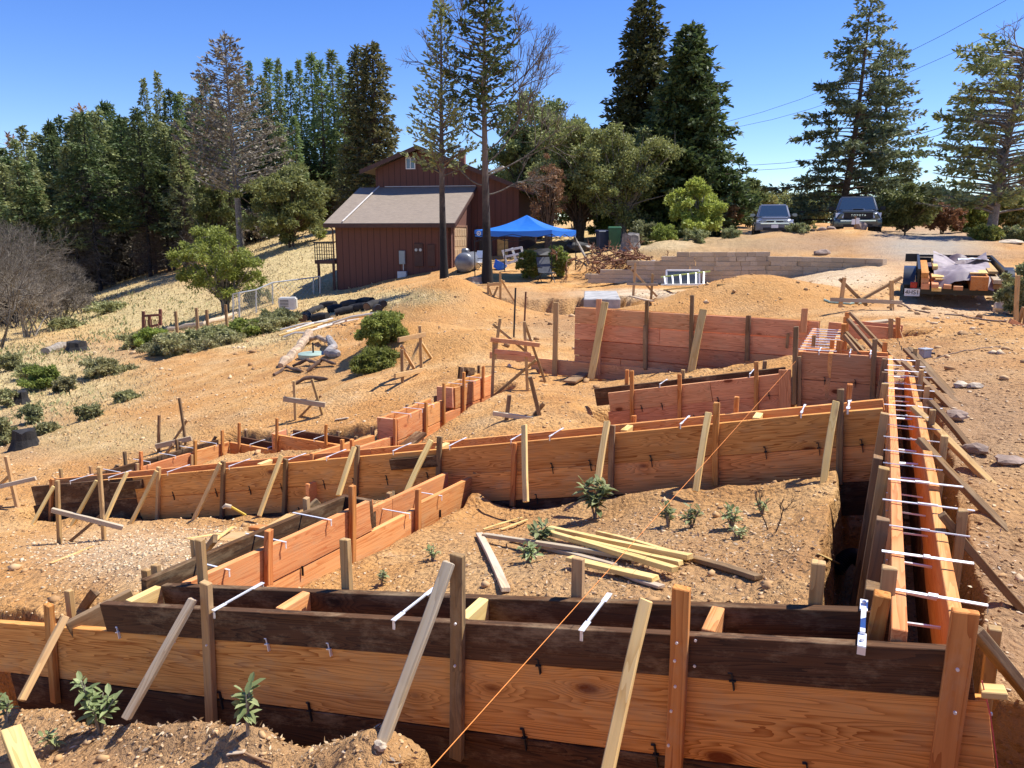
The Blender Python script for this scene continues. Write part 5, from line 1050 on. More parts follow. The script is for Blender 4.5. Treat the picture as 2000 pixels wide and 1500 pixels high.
# ---------------------------------------------------------------- batter boards, stakes, loose lumber
def batter(label, stakes, rails=(), braces=(), mats=(M_GREY, M_GREY, M_STAKE), sw=None, name='batter_board', Y=None, rw=.09):
    B = [gp(x1, y1) for _, _, x1, y1 in stakes]
    if Y: B = [atY(x1, y1, Y) for _, _, x1, y1 in stakes]
    elif abs(B[0].y - B[-1].y) > .12 * B[0].y: m_ = sum(b.y for b in B) / len(B); B = [atY(x1, y1, m_) for _, _, x1, y1 in stakes]
    n = (B[-1] - B[0]); n.z = 0
    if len(B) == 1 or n.length < .1: n = Vector((1, 0, 0))
    pl = Plane(B[0], Vector((-n.y, n.x, 0)).normalized() if n.x > 0 else Vector((n.y, -n.x, 0)).normalized())
    root = thing(name, label, 'stakes', (B[0] + B[-1]) / 2, None); s = B[0].y / 8; w = (sw or .05) * .8; rw *= .8
    for (x0, y0, x1, y1), b in zip(stakes, B):
        t = atY(x0, y0, b.y); d = (b - t).normalized(); beam(b + d * .08, t, w * .8, w, 'stake', mats[0], root, up=Vector((0, 1, 0)), rough=.004, nseg=2)
    for x0, y0, x1, y1 in rails: beam(pl(x0, y0, -.045), pl(x1, y1, -.045), .035, rw, 'rail', mats[1], root, rough=.003, nseg=2)
    for x0, y0, x1, y1 in braces: beam(pl(x1, y1, .12), pl(x0, y0, .035), w * .7, w, 'brace', mats[2], root, up=Vector((0, 1, 0)), rough=.004, nseg=2)
    return root
batter('grey batter board in front of the left end of the middle wall', ((112, 938, 117, 1062), (194, 912, 203, 1055)), ((101, 996, 240, 1031),), ((201, 1003, 130, 1063),), (M_STAKE, M_GREY, M_STAKED), .045, rw=.05)
batter('batter board with a whitish rail cut off by the left edge', ((12, 891, 34, 990),), ((-20, 955, 70, 934),), ((27, 922, 2, 945),), (M_STAKE, M_GREY, M_STAKE), .06, rw=.06)
batter('batter board with a pale rail behind the far left corner form', ((311, 811, 310, 882), (350, 777, 363, 868)), ((304, 872, 374, 856),), ((366, 820, 338, 862),), (M_STAKED, M_GREY, M_STAKE), .05)
batter('crossed batter board on the open soil above the far left form', ((574, 744, 577, 820), (609, 741, 630, 810)), ((553, 779, 635, 791),), ((628, 772, 582, 818),), (M_STAKE, M_GREY, M_STAKED), .055)
batter('grey batter board with a pointed rail behind the middle wall', ((995, 771, 984, 860), (1035, 735, 1064, 855)), ((963, 807, 1081, 824),), ((1063, 787, 1004, 858),), (M_STAKED, M_GREY, M_STAKED), .065, rw=.055, Y=7.6)
batter('tripod like batter board beside the green cut brush', ((785, 682, 786, 748), (820, 636, 823, 722)), ((778, 664, 830, 653), (771, 734, 835, 721)), ((783, 675, 832, 759), (822, 668, 863, 731), (818, 670, 795, 724)), (M_STAKE, M_STAKE, M_STAKE), .07)
batter('tall batter board between the stepped form and the back form', ((965, 661, 961, 776), (977, 622, 968, 690), (1024, 628, 1030, 759)), ((958, 663, 1054, 674), (966, 686, 1036, 693)), ((963, 633, 1037, 694), (1024, 628, 1065, 746), (1047, 703, 960, 776)), (M_STAKE, M_ROSE, M_STAKE), .06, Y=9.6, rw=.07)
batter('high batter board at the broken edge below the tall trees', ((954, 552, 952, 610), (977, 531, 977, 596)), ((953, 556, 980, 555),), ((955, 562, 974, 612), (979, 547, 1007, 592), (972, 560, 955, 600)), (M_STAKE, M_STAKE, M_STAKE), .09, Y=19)
batter('batter board standing on the pale slab by the ladder', ((1241, 514, 1237, 572), (1275, 535, 1272, 579)), ((1224, 554, 1285, 556),), ((1233, 526, 1283, 579),), (M_STAKE, M_GREY, M_STAKE), .09, Y=21)
batter('crossed batter board between the dirt pile and the trailer', ((1649, 542, 1642, 592), (1741, 548, 1742, 601)), ((1622, 585, 1761, 591),), ((1640, 545, 1692, 596), (1762, 541, 1670, 592)), (M_STAKE, M_GREY, M_STAKED), .085, Y=14.3)
batter('batter board with a reddish rail at the right edge', ((1988, 538, 1984, 640), (2004, 600, 2001, 655)), ((1972, 626, 2001, 640),), ((2000, 600, 1986, 640),), (M_STAKE, M_ROSE, M_STAKE), .07, Y=11.5)
def pole(label, x0, y0, x1, y1, r, mat, Y=None, name='rebar_pole', cat='pole'):
    b = gp(x1, y1) if not Y else atY(x1, y1, Y); t = atY(x0, y0, b.y); m = MB(); m.tube([b - Vector((0, 0, .1)), t], r, 8); o = m.build(name, mat, smooth=True); tag(o, label, cat)
pole('thin dark steel pole between the two tall batter boards', 1007, 562, 1003, 662, .018, M_IRON, 15)
pole('thin rusty steel pole right of the dark one', 1027, 570, 1024, 632, .018, flat('rust', (.16, .07, .035), .9), 15)
def plank(label, x0, y0, x1, y1, w, t, mat, z0=.015, z1=.015, name='loose_plank', group=None, roll=0.0):
    if w < .08: w *= .72; t *= .72
    a = gp(x0, y0, z0); b = gp(x1, y1, z1); up = Vector((math.sin(roll), 0, math.cos(roll)))
    o = beam(a, b, w, t, name, mat, up=up, rough=.006, nseg=4, bev=.002); tag(o, label, 'plank', group); return o
GP_ = 'loose planks piled on the mound'
plank('bright yellow plank lying on top of the pile, longest in front', 1071, 1040, 1318, 1112, .055, .035, M_PALE, .10, .05, group=GP_)
plank('yellow plank behind the brightest one in the pile', 1073, 1031, 1348, 1088, .055, .035, M_PALE, .08, .04, group=GP_)
plank('whitish plank at the back right of the pile', 1167, 1040, 1345, 1090, .04, .03, M_PALE, .03, .02, group=GP_)
plank('grey plank poking out at the left of the pile', 946, 1045, 1250, 1092, .05, .03, M_GREY, .04, .02, group=GP_)
plank('weathered plank lying under the bright ones', 1000, 1052, 1200, 1105, .05, .03, M_GREY, .02, .015, group=GP_)
plank('splintered short plank in front of the pile', 1111, 1090, 1281, 1130, .07, .03, M_PALE, .05, .03, group=GP_)
plank('lowest splintered piece under the short plank', 1205, 1115, 1292, 1146, .05, .02, M_GREY, group=GP_)
plank('single whitewashed grey plank lying left of the pile', 936, 1043, 988, 1152, .06, .03, M_GREY, .02, .02, group=GP_)
plank('dark brown plank trailing right from the pile', 1352, 1090, 1482, 1128, .06, .03, M_STAKED, group=GP_)
plank('pale split sliver behind the left of the pile', 978, 1034, 1030, 1015, .03, .012, M_PALE, group=GP_)
plank('second pale sliver crossing the first', 944, 1034, 1020, 1011, .02, .012, M_PALE, group=GP_)
plank('middle pale plank half hidden in the pile', 1120, 1052, 1330, 1100, .045, .03, M_PALE, .05, .03, group=GP_)
plank('small pale stick by the corrugated pipe', 1598, 1082, 1640, 1102, .02, .012, M_PALE)
plank('pale lath on the gravel in front of the left batter board', 98, 1100, 180, 1067, .03, .012, M_PALE)
plank('thin lath leaning by the middle wall foot', 420, 1056, 455, 1029, .04, .015, M_PALE, .02, .05)
plank('long thin lath behind the short orange form', 365, 1052, 452, 1040, .04, .012, M_PALE)
plank('square plywood scrap behind the short orange form', 440, 1048, 492, 1050, .18, .012, M_STAKE, .02, .02, 'plywood_scrap')
plank('reddish board end behind the dark oiled form', 495, 1030, 530, 1035, .09, .03, M_STAKEO, .02, .02)
plank('broad pale board lying beside the dark oiled form', 520, 1035, 572, 1006, .12, .02, M_STAKE, .02, .02)
plank('dark wet board in the trench at the foot of the tall back form', 1112, 746, 1160, 720, .18, .03, M_STAKED, .05, .15, 'loose_board')
plank('splintered dark stick on the bottom soil', 465, 1462, 530, 1490, .014, .012, M_STAKED, name='stick')
plank('bark chip on the bottom soil', 445, 1472, 478, 1468, .03, .008, M_GREY, name='stick')
plank('small plank on the bare slope left of the stepped form', 655, 820, 680, 816, .06, .02, M_GREY)
plank('bleached board on the pale slab before the tall form', 1300, 566, 1410, 556, .16, .03, M_PALE)
plank('flat board bridging the box form trench', 1670, 632, 1735, 626, .25, .03, M_GREY, .05, .05)
plank('board lying across the upper corner of the slab', 1232, 578, 1272, 588, .12, .03, M_GREY, .1, .1)
# cut timber end in the bottom left corner
_a = gp(70, 1545, .06); _b = gp(22, 1428, .10); tag(beam(_a, _b, .075, .04, 'timber_offcut', M_PALE, rough=.003, nseg=2), 'pale timber offcut rising from the bottom left corner', 'timber')
# small yellow handled tool
_a = gp(480, 1006, .04); _b = gp(452, 990, .16); _t = thing('hand_tool', 'yellow handled hoe lying against the middle wall', 'tool', _a)
_m = MB(); _m.tube([_a, _b], .011, 8); _m.build('handle', flat('yellow_paint', (.65, .45, .05), .5), _t, smooth=True); _m = MB(); _m.tube([_b, _b + Vector((-.05, 0, .012)), _b + Vector((-.08, 0, -.01))], [.02, .022, .012], 8); _m.build('head', M_GREY, _t, smooth=True)
# corrugated drain pipe in the trench by the right wall
_m = MB(); P0 = gp(1632, 1116, .02); P1 = atY(1672, 1046, P0.y + .10); P2 = atY(1698, 1135, P0.y + .06); pts = []; rs = []
for i in range(64):
    t = i / 63; q = P0.lerp(P1, t).lerp(P1.lerp(P2, t), t); pts.append(q); rs.append(.046 if i % 2 else .037)
_m.tube(pts, rs, 18); tag(_m.build('drain_pipe', flat('black_plastic', (.022, .022, .024), .35, var=.05), smooth=False), 'black corrugated drain pipe curling down into the shaded trench', 'pipe')
# string lines
def string(label, pts, r, mat): m = MB(); m.tube(pts, r, 5); tag(m.build('string_line', mat, smooth=True), label, 'string')
M_ORS = flat('orange_string', (.85, .28, .05), .6, var=.02); M_PNK = flat('pink_string', (.75, .12, .12), .6, var=.02)
_a = atY(1568, 690, 7.7); _b = atY(842, 1500, 1.5)
string('orange mason string stretched from the corner post over the near wall', [_b + (_b - _a) * .12, _b, _a], .0011, M_ORS)
string('pink string hanging over the right end of the near wall', [PF(1918, 1330, -.012), PF(1935, 1400, -.014), PF(1952, 1520, -.016)], .0018, M_PNK)
string('thin orange string near the far box form', [atY(1742, 600, 12.5), atY(1768, 672, 9.2)], .004, M_STAKE)
# ---------------------------------------------------------------- utility box, hose, lid, bone-like roots
def bx(label, name, cat, c, dims, mat, rz=0, bev=.01):
    t = thing(name, label, cat, c, None, rz); return t
g = gp(1806, 698); t = thing('utility_box', 'small grey plastic utility box on the soil right of the tie covered wall', 'box', g, None, .3); Mx = Matrix.Translation(g) @ Matrix.Rotation(.3, 4, 'Z'); M_GP = flat('grey_plastic', (.36, .38, .41), .5, var=.05)
m = MB(); m.box((0, 0, .04), (.11, .08, .085)); m.build('box_body', M_GP, t, Mx, bevel=.006); m = MB(); m.box((0, 0, .092), (.125, .095, .02)); m.build('lid', M_GP, t, Mx, bevel=.004); m = MB(); m.tube([(.05, -.045, .05), (.08, -.05, .05)], .012, 8); m.build('knob', M_IRON, t, Mx)
def hose(label, pp, r, mat, name='hose', cat='hose'):
    pts = [gp(x, y, r) for x, y in pp]; out = []
    for i in range(len(pts) - 1):
        for k in range(5):
            q = pts[i].lerp(pts[i + 1], k / 5); q.z = gz(q.x, q.y) + r; out.append(q)
    out.append(pts[-1]); m = MB(); m.tube(out, r, 6); tag(m.build(name, mat, smooth=True), label, cat)
M_CORD = flat('brown_cord', (.20, .12, .08), .7, var=.05)
hose('brown cord trailing from the batter board past the trailer', ((1760, 593), (1790, 606), (1815, 611)), .014, M_CORD, 'cord', 'cord')
hose('brown cord on the soil toward the right edge', ((1845, 614), (1880, 616), (1920, 624), (1965, 628)), .014, M_CORD, 'cord', 'cord')
hose('thin cord from the utility box across the right soil', ((1822, 700), (1860, 690), (1900, 684), (1955, 676)), .006, M_CORD, 'cord', 'cord')
hose('thin looping hose near the bush at the right', ((1990, 600), (1950, 603), (1944, 608), (1965, 614), (1998, 614)), .014, M_CORD)
hose('pale green hose beside the crossed batter board', ((1610, 585), (1622, 590), (1660, 593), (1690, 592)), .02, flat('green_hose', (.35, .5, .4), .6))
g = gp(612, 694); t = thing('septic_lid', 'round pale green septic lid on the bare slope', 'lid', g); m = MB(); m.lathe([(.32, -.05), (.33, .04), (.31, .055), (.0, .06)], n=28); m.build('lid', flat('green_lid', (.30, .40, .33), .6, var=.05), t, Matrix.Translation(g), smooth=True)
m = MB(); m.tube([(.0, .0, .05), (0, 0, .28)], .02, 8); m.build('riser', M_IRON, t, Matrix.Translation(g))
def root_log(label, pp, r, mat, name='root_log', cat='log', seed=0):
    rg = random.Random(seed); pts = []
    for i, (x, y, z) in enumerate(pp):
        q = gp(x, y); q.z += z; pts.append(q)
    out = []; rs = []
    for i in range(len(pts) - 1):
        for k in range(4): out.append(pts[i].lerp(pts[i + 1], k / 4) + Vector([rg.uniform(-1, 1) * r * .25 for _ in range(3)])); rs.append(r * rg.uniform(.75, 1.15))
    out.append(pts[-1]); rs.append(r * .5); m = MB(); m.tube(out, rs, 9); tag(m.build(name, mat, smooth=True), label, cat)
M_ROOT = flat('peeled_root', (.40, .29, .19), .85, var=.25, bump=.4)
root_log('long peeled root curving down the slope beside the septic lid', ((605, 660, .12), (598, 674, .1), (575, 692, .06), (548, 718, .04)), .12, M_ROOT, seed=1)
root_log('short upright root knob over the septic lid', ((640, 675, .2), (652, 688, .12), (638, 697, .08), (662, 697, .05)), .085, flat('grey_root', (.27, .245, .225), .9, var=.2, bump=.4), seed=2)
root_log('thin root branch beside the knob', ((585, 672, .05), (622, 668, .12), (640, 676, .1)), .06, M_ROOT, seed=3)
for i, pp in enumerate((((572, 720, .05), (600, 712, .1), (625, 716, .04)), ((535, 735, .02), (560, 722, .06), (590, 728, .03)), ((600, 728, .03), (630, 714, .12), (655, 716, .05)), ((575, 752, .02), (600, 746, .08), (640, 742, .02)))):
    root_log(('dark root tangle under the septic lid', 'dark root reaching left below the lid', 'dark arched root right below the lid', 'lowest dark root above the crossed batter board')[i], pp, .035, flat('dark_root%d' % i, (.12, .07, .045), .9, var=.3), 'dry_root', 'root', 10 + i)
# charred logs and pale pipes above the left slope
M_CHARLOG = B_BLACK
GL = 'charred logs heaped at the top of the left slope'
for i, (x0, y0, x1, y1, r) in enumerate(((592, 622, 612, 606, .17), (612, 622, 640, 618, .15), (600, 612, 628, 600, .13), (640, 606, 668, 600, .15), (655, 612, 690, 604, .14), (684, 604, 720, 598, .15), (716, 600, 744, 592, .16), (700, 590, 735, 586, .14), (735, 604, 762, 600, .15), (745, 594, 776, 588, .13), (628, 598, 655, 594, .15), (670, 596, 700, 592, .16))):
    a = gp(x0, y0, r * .7); b = gp(x1, y1, r * .7); b = a + (b - a).normalized() * min((b - a).length, 1.3); t = thing('charred_log', ('steep charred log at the left end of the heap', 'charred log lying beside the left end of the heap', 'short charred log on top at the left', 'charred log near the middle with a brown end', 'black log in the middle of the heap', 'black log right of the middle', 'fat black log near the right end', 'upper black log at the right', 'lowest log at the right end', 'last log of the heap against the dirt edge', 'small charred piece behind the left end', 'small charred piece behind the middle')[i], 'log', a, GL)
    m = MB(); m.tube([a, a.lerp(b, .5) + Vector((0, 0, .02)), b], [r * .95, r, r * .85], 12); m.build('bark', M_CHARLOG, t, smooth=True)
    d = (a - b).normalized(); m = MB(); m.tube([a, a + d * .012], r * .8, 12); m.build('cut_face', flat('cut_face%d' % i, (.16, .09, .05), .9), t)
M_PIPE = flat('pale_pipe', (.62, .58, .5), .6, var=.08)
for i, (x0, y0, x1, y1) in enumerate(((545, 655, 630, 632), (560, 648, 650, 622), (548, 644, 640, 628), (590, 640, 690, 618), (600, 648, 700, 622), (640, 634, 760, 606), (570, 636, 610, 634), (620, 640, 720, 614), (555, 658, 600, 650), (660, 626, 740, 612))):
    a = gp(x0, y0, .06); b = gp(x1, y1, .06); b = a + (b - a).normalized() * min((b - a).length, 3.2); m = MB(); m.tube([a, a.lerp(b, .5) + Vector((0, 0, .03 * (i % 3))), b], .03, 6)
    tag(m.build('pale_pole', M_PIPE if i % 3 else M_PALE, smooth=True), ('pale pole at the front of the bundle below the charred logs', 'second pale pole from the front of the bundle', 'thin pole pointing at the hedge end', 'pole crossing the middle of the bundle', 'low pole in the middle of the bundle', 'longest pole reaching toward the dirt edge', 'short pole at the back left of the bundle', 'pole lying under the longest one', 'stub of pole in front of the hedge end', 'upper right pole of the bundle')[i], 'pole', 'pale poles heaped below the charred logs')
# stumps
def stump(label, px, py, Y, r, h, mat, seed=0, name='tree_stump'):
    b = base_at(px, py, Y) if Y else gp(px, py); m = MB(); rg = random.Random(seed); n = 14; prof = [rg.uniform(.8, 1.15) for _ in range(n)]; vs = []; lv = ((1.5, -.1), (1.15, .15 * h), (.95, .5 * h), (.88, h))
    for k, (q, z) in enumerate(lv):
        for i in range(n):
            a = 6.283 * i / n; vs.append((math.cos(a) * r * q * prof[i], math.sin(a) * r * q * prof[i], z + (rg.uniform(-.12, .12) * h if k == 3 else 0)))
    fs = [(i + k * n, (i + 1) % n + k * n, (i + 1) % n + (k + 1) * n, i + (k + 1) * n) for k in range(3) for i in range(n)] + [[3 * n + i for i in range(n)]]
    m.add([Vector(v) + b for v in vs], fs); tag(m.build(name, mat, smooth=False), label, 'stump')
stump('cut grey stump standing right of the trash bins', 1233, 483, 34, .42, .72, B_GREY, 1)
stump('short cut stump between the tank and the tall trunk', 927, 556, 28.2, .26, .3, B_PALE, 2)
stump('black burnt stump on the far left dry slope', 42, 788, None, .17, .28, B_BLACK, 3); stump('large black burnt stump at the left edge above the forms', 52, 872, None, .20, .28, B_BLACK, 4); stump('jagged black stump on the meadow near a pale log', 152, 686, None, .32, .35, B_BLACK, 5)
root_log('pale fallen log beside the jagged black stump', ((92, 692, .1), (120, 684, .15), (145, 680, .1)), .16, B_PALE, 'fallen_log', seed=31)
# root and brush pile left of the retaining wall
b = gp(1235, 512); t = thing('brush_pile', 'heap of dug up reddish roots left of the retaining wall', 'brush', b); rng = np.random.default_rng(900); sg = []
for i in range(80):
    p = np.array([rng.normal() * 1.0, rng.normal() * .6, rng.uniform(-.1, .3)]); a = rng.uniform(0, 6.28) if i > 14 else 3.3 + rng.normal() * .3
    grow(rng, p, np.array([math.cos(a), math.sin(a) * .5, rng.uniform(-.3, .25)]), .32 if i > 14 else .75, .03, 2, sg, [], .5, 2, .6, -.05, .3, 4)
LV, LF = tubes(sg, 4); M_RR = flat('red_roots', (.21, .095, .05), .9, var=.35); put('roots', npmesh('roots', LV, LF, M_RR), None, t, Matrix.Translation(b)); 
root_log('long bare branch reaching up left of the brush pile', ((1150, 520, .1), (1125, 498, .7), (1115, 482, 1.2)), .05, B_PALE, 'fallen_branch', 'branch', 33)
pole('short white plastic pipe standing at the brush pile', 1276, 508, 1276, 522, .07, flat('white_pipe', (.8, .78, .76), .5, var=.02), None, 'vent_pipe', 'pipe')
# ---------------------------------------------------------------- retaining wall of split blocks
rw = [(1150, 553, 27.0, .28), (1178, 553, 26.9, .28), (1179, 553, 26.9, .50), (1235, 552, 26.7, .50), (1236, 552, 26.7, .72), (1300, 550, 26.4, .74), (1302, 550, 26.4, .95), (1400, 549, 26.0, 1.0), (1500, 547, 26.4, .92), (1560, 543, 26.0, .76), (1620, 533, 25.2, .52), (1680, 522, 24.3, .26), (1712, 516, 23.9, .13)]
P = [atY(a, b_, c) for a, b_, c, d in rw]; t = thing('retaining_wall', 'curved retaining wall of tan split concrete blocks beside the driveway', 'wall', P[6])
m = MB(); cap = MB(); rg = random.Random(4)
cum = [0]
for i in range(len(P) - 1): cum.append(cum[-1] + (P[i + 1] - P[i]).xy.length)
def along(s):
    for i in range(len(P) - 1):
        if s <= cum[i + 1] or i == len(P) - 2:
            f = (s - cum[i]) / max(cum[i + 1] - cum[i], 1e-6); q = P[i].lerp(P[i + 1], f); return q, rw[i][3] + (rw[i + 1][3] - rw[i][3]) * f, (P[i + 1] - P[i]).xy.normalized() if (P[i + 1] - P[i]).xy.length > .05 else Vector((1, 0))
ZB = -1.66
for c in range(9):
    s = -.2 * (c % 2); z = ZB + c * .155
    while s < cum[-1]:
        L = rg.choice((.30, .42, .46, .34)); q, hh, d = along(min(max(s + L / 2, 0), cum[-1] - .01)); ztop = q.z + hh
        if z + .11 < ztop:
            dd = Vector((d.x, d.y, 0)); nn = Vector((-d.y, d.x, 0)); o = q + nn * (.05 + rg.uniform(-.012, .012) + c * .006); near = min(abs(s + L / 2 - cc) for cc in cum[1:-1]) < .45; ov = -.035 if near else .008; e0 = o - dd * (L / 2 - ov) + nn * (.006 if near and c % 2 else 0); e1 = o + dd * (L / 2 - ov); z_ = z + (rg.uniform(0, .006) if near else 0); bk = nn * .25; zz = Vector((0, 0, 1))
            j = lambda: -nn * rg.uniform(0, .02)
            m.hexa([Vector((e0.x, e0.y, z)) + j(), Vector((e1.x, e1.y, z)) + j(), Vector((e1.x, e1.y, z)) + bk, Vector((e0.x, e0.y, z)) + bk, Vector((e0.x, e0.y, z_ + .146)) + j(), Vector((e1.x, e1.y, z_ + .146)) + j(), Vector((e1.x, e1.y, z_ + .146)) + bk, Vector((e0.x, e0.y, z_ + .146)) + bk])
        s += L
k = NT('split_block'); ri = k.n('NewGeometry').outputs['Random Per Island']; co = k.n('TexCoord').outputs['Object']
k.base(k.mix(k.noise(co, 18, 4, .7), k.ramp(ri, [(0, (.46, .35, .23)), (.5, (.60, .47, .32)), (1, (.72, .58, .41))]), (.38, .29, .19, 1))); k.rough(.95); k.bump(k.noise(co, 30, 4, .7), .9, .03)
m.build('blocks', k.m, t)
# ladder and framed window leaning against the wall
def leaning_ladder():
    a0 = atY(1291, 541, 23.5); t = thing('ladder', 'aluminium ladder with yellow green rail lying on edge by the retaining wall', 'ladder', a0)
    A = atY(1291, 541, 23.5); B = atY(1387, 530, 23.5); A2 = atY(1291, 556, 23.0); B2 = atY(1383, 555, 23.0); Mal = flat('aluminium', (.68, .69, .68), .4, .5, var=.05)
    beam(A, B, .05, .04, 'rail', flat('lime_rail', (.55, .62, .15), .5, var=.05), t); beam(A2, B2, .05, .04, 'rail', Mal, t)
    for i in range(6): f = (i + .4) / 6.2; beam(A.lerp(B, f), A2.lerp(B2, f + .03), .045, .04, 'rung', Mal, t, up=Vector((0, 1, 0)))
leaning_ladder()
A = atY(1302, 556, 24.2); B = atY(1366, 556, 24.2); Hh = Vector((0, .12, .44)); t = thing('window_frame', 'white framed window leaning on the wall behind the ladder', 'window', A)
MW = flat('white_paint', (.8, .8, .78), .5, var=.03); 
for p, q in ((A, B), (A + Hh, B + Hh), (A, A + Hh), (B, B + Hh)): beam(p, q, .05, .05, 'frame', MW, t, up=Vector((0, 1, .01)))
m = MB(); m.add([A, B, B + Hh, A + Hh], [(0, 1, 2, 3)]); m.build('pane', flat('dull_glass', (.12, .14, .14), .1, var=.05), t)
# flat stones heaped along the wall foot
rng = random.Random(3)
def stone(label, px, py, Y, s, mat, group=None, fl=.35, name='flat_stone'):
    b = base_at(px, py, Y) if Y else gp(px, py); bm = bmesh.new(); bmesh.ops.create_icosphere(bm, subdivisions=2, radius=s)
    for v in bm.verts: f = rng.uniform(.78, 1.18); v.co = Vector((v.co.x * f, v.co.y * f * .75, v.co.z * fl * f))
    me_ = bpy.data.meshes.new(name); bm.to_mesh(me_); bm.free(); o = put(name, me_, mat, None, Matrix.Translation(b + Vector((0, 0, s * fl * .6))) @ Matrix.Rotation(rng.uniform(0, 3), 4, 'Z')); tag(o, label, 'stone', group)
M_ST = flat('tan_stone', (.52, .42, .30), .9, var=.15, bump=.5); M_ST2 = flat('brown_stone', (.28, .20, .15), .9, var=.2, bump=.5)
for i, px in enumerate((1425, 1438, 1452, 1462, 1478, 1492, 1506, 1520, 1545)): stone('flat tan stone, %s from the left at the foot of the retaining wall' % ORD[i], px, 551 - (i % 3) * 3, 24, .22 if i % 2 else .3, M_ST, 'flat tan stones at the wall foot')
for lb, px, py, Y, s, fl in (('brown rock at the bank edge left of the sign post', 1622, 452, 34, .30, .6), ('brown rock right of the red cone below the dark pickup', 1680, 451, 33.6, .34, .7), ('rock by the left front wheel of the dark pickup', 1605, 455, 33, .2, .6), ('loose block on top of the retaining wall', 1605, 503, 28.5, .3, .5), ('dark rock on the soil right of the trench braces', 1868, 818, None, .09, .5), ('slab like rock on the right soil', 1972, 905, None, .09, .35), ('rock half buried beside a brace foot', 1905, 883, None, .07, .5), ('pale rock on the right soil below the cord', 1875, 757, None, .07, .5), ('dark rock next to the pale one', 1905, 758, None, .07, .4), ('rock near the right edge by the drive', 1972, 605, None, .2, .5), ('pale rock under the bush at the right edge', 1965, 612, None, .25, .7), ('large clod standing at the trench lip, bottom centre', 1035, 1500, None, .03, .6), ('round clod beside the foot of the central brace', 742, 1462, None, .022, .8), ('white sheet like rock on the top right bank', 1975, 470, 30, .5, .25), ('rock on the top right bank', 1925, 458, 32, .35, .5)):
    stone(lb, px, py, Y, s, M_ST if 'pale' in lb or 'clod' in lb or 'white' in lb else M_ST2, None, fl, 'rock')
# broken asphalt lip below the trees and the old concrete pad edge
def chunk_edge(label, pts, thick, dep, mat, seed, name):
    rg = random.Random(seed); m = MB(); P_ = []
    for px, py, Y in pts: P_.append(atY(px, py, Y))
    n = 0; out = []
    for i in range(len(P_) - 1):
        for k in range(8): q = P_[i].lerp(P_[i + 1], k / 8); out.append(q + Vector((0, rg.uniform(-.12, .12), rg.uniform(-.03, .03))))
    out.append(P_[-1])
    vs = []
    for q in out:
        r1 = rg.uniform(0, .2); vs += [q, q + Vector((0, dep, .05)), q + Vector((0, r1 + .1, -thick * rg.uniform(.6, 1.2))), q + Vector((0, dep, -thick * 1.3))]
    fs = []
    for i in range(len(out) - 1):
        a = i * 4; b_ = a + 4; fs += [(a, b_, b_ + 1, a + 1), (a, a + 2, b_ + 2, b_), (a + 2, a + 3, b_ + 3, b_ + 2)]
    m.add(vs, fs); tag(m.build(name, mat), label, 'edge', kind='structure')
A = atY(1140, 584, 20.6); B = atY(1212, 584, 20.2); t = thing('concrete_pad', 'grey end of the old concrete pad above the tall back form', 'concrete', A)
m = MB(); v = (B - A); dn = Vector((0, 0, -.62)); bk = Vector((.3, 3.0, .0)); m.hexa([A + dn, B + dn, B + dn + bk, A + dn + bk, A, B, B + bk, A + bk]); m.build('slab', flat('old_concrete', (.36, .35, .33), .9, var=.2, scale=3, bump=.3), t, bevel=.02)
# ---------------------------------------------------------------- left garden: gate, posts, chain link, generator
def posts(label, name, pts, r, mat, grp=None, rails=None):
    for i, (x, yt, yb, Y, lb) in enumerate(pts):
        b = base_at(x, yb, Y); t_ = b + Vector((0, 0, hgt(b, x, yt))); o = beam(b, t_, r, r, name, mat, up=Vector((0, 1, 0))); tag(o, lb, 'post', grp)
M_REDW = flat('red_stain_wood', (.16, .055, .035), .8, var=.2)
b = base_at(283, 650, 27.5); t = thing('garden_gate', 'dark red wooden garden gate between two posts on the left slope', 'gate', b)
for x, y0, y1 in ((280, 608, 652), (292, 617, 648), (313, 604, 630)): p = atY(x, y1, 27.5); beam(p - Vector((0, 0, .1)), atY(x, y0, 27.5), .09, .09, 'post', M_REDW, t, up=Vector((0, 1, 0)))
for x0, y0, x1, y1 in ((281, 617, 313, 615), (284, 640, 310, 634)): beam(atY(x0, y0, 27.4), atY(x1, y1, 27.4), .05, .08, 'rail', M_REDW, t)
m = MB()
for i in range(7): m.box(atY(285 + i * 4, 634, 27.42), (.02, .02, .35))
m.build('lattice', M_STAKED, t)
posts('', 'fence_post', ((345, 608, 634, 28, 'weathered short post right of the red gate'), (386, 601, 634, 28, 'dark tall post in the middle of the garden fence'), (405, 605, 628, 29, 'thin dark post right of the tall one'), (442, 595, 617, 30, 'last thin garden post before the wire fence')), .09, M_STAKED, 'garden fence posts')
root_log('long low timber edging the garden bed', ((330, 648, .1), (400, 640, .15), (462, 618, .15)), .12, M_GREY, 'edging_log', seed=44)
M_GALV = flat('galvanised_tube', (.42, .44, .45), .5, .5, var=.1)
t = thing('chain_link_fence', 'galvanised chain link fence behind the laurel tree', 'fence', atY(540, 600, 33)); pl_ = [(455, 612, 575, 31.5), (467, 616, 572, 31), (500, 606, 566, 33), (532, 594, 552, 35), (612, 585, 542, 36.5), (625, 583, 540, 36.5)]
tops = []
for x, yb, yt, Y in pl_: m = MB(); m.tube([atY(x, yb, Y) - Vector((0, 0, .3)), atY(x, yt, Y)], .04, 6); m.build('post', M_GALV, t, smooth=True); tops.append((atY(x, yt, Y), atY(x, yb, Y)))
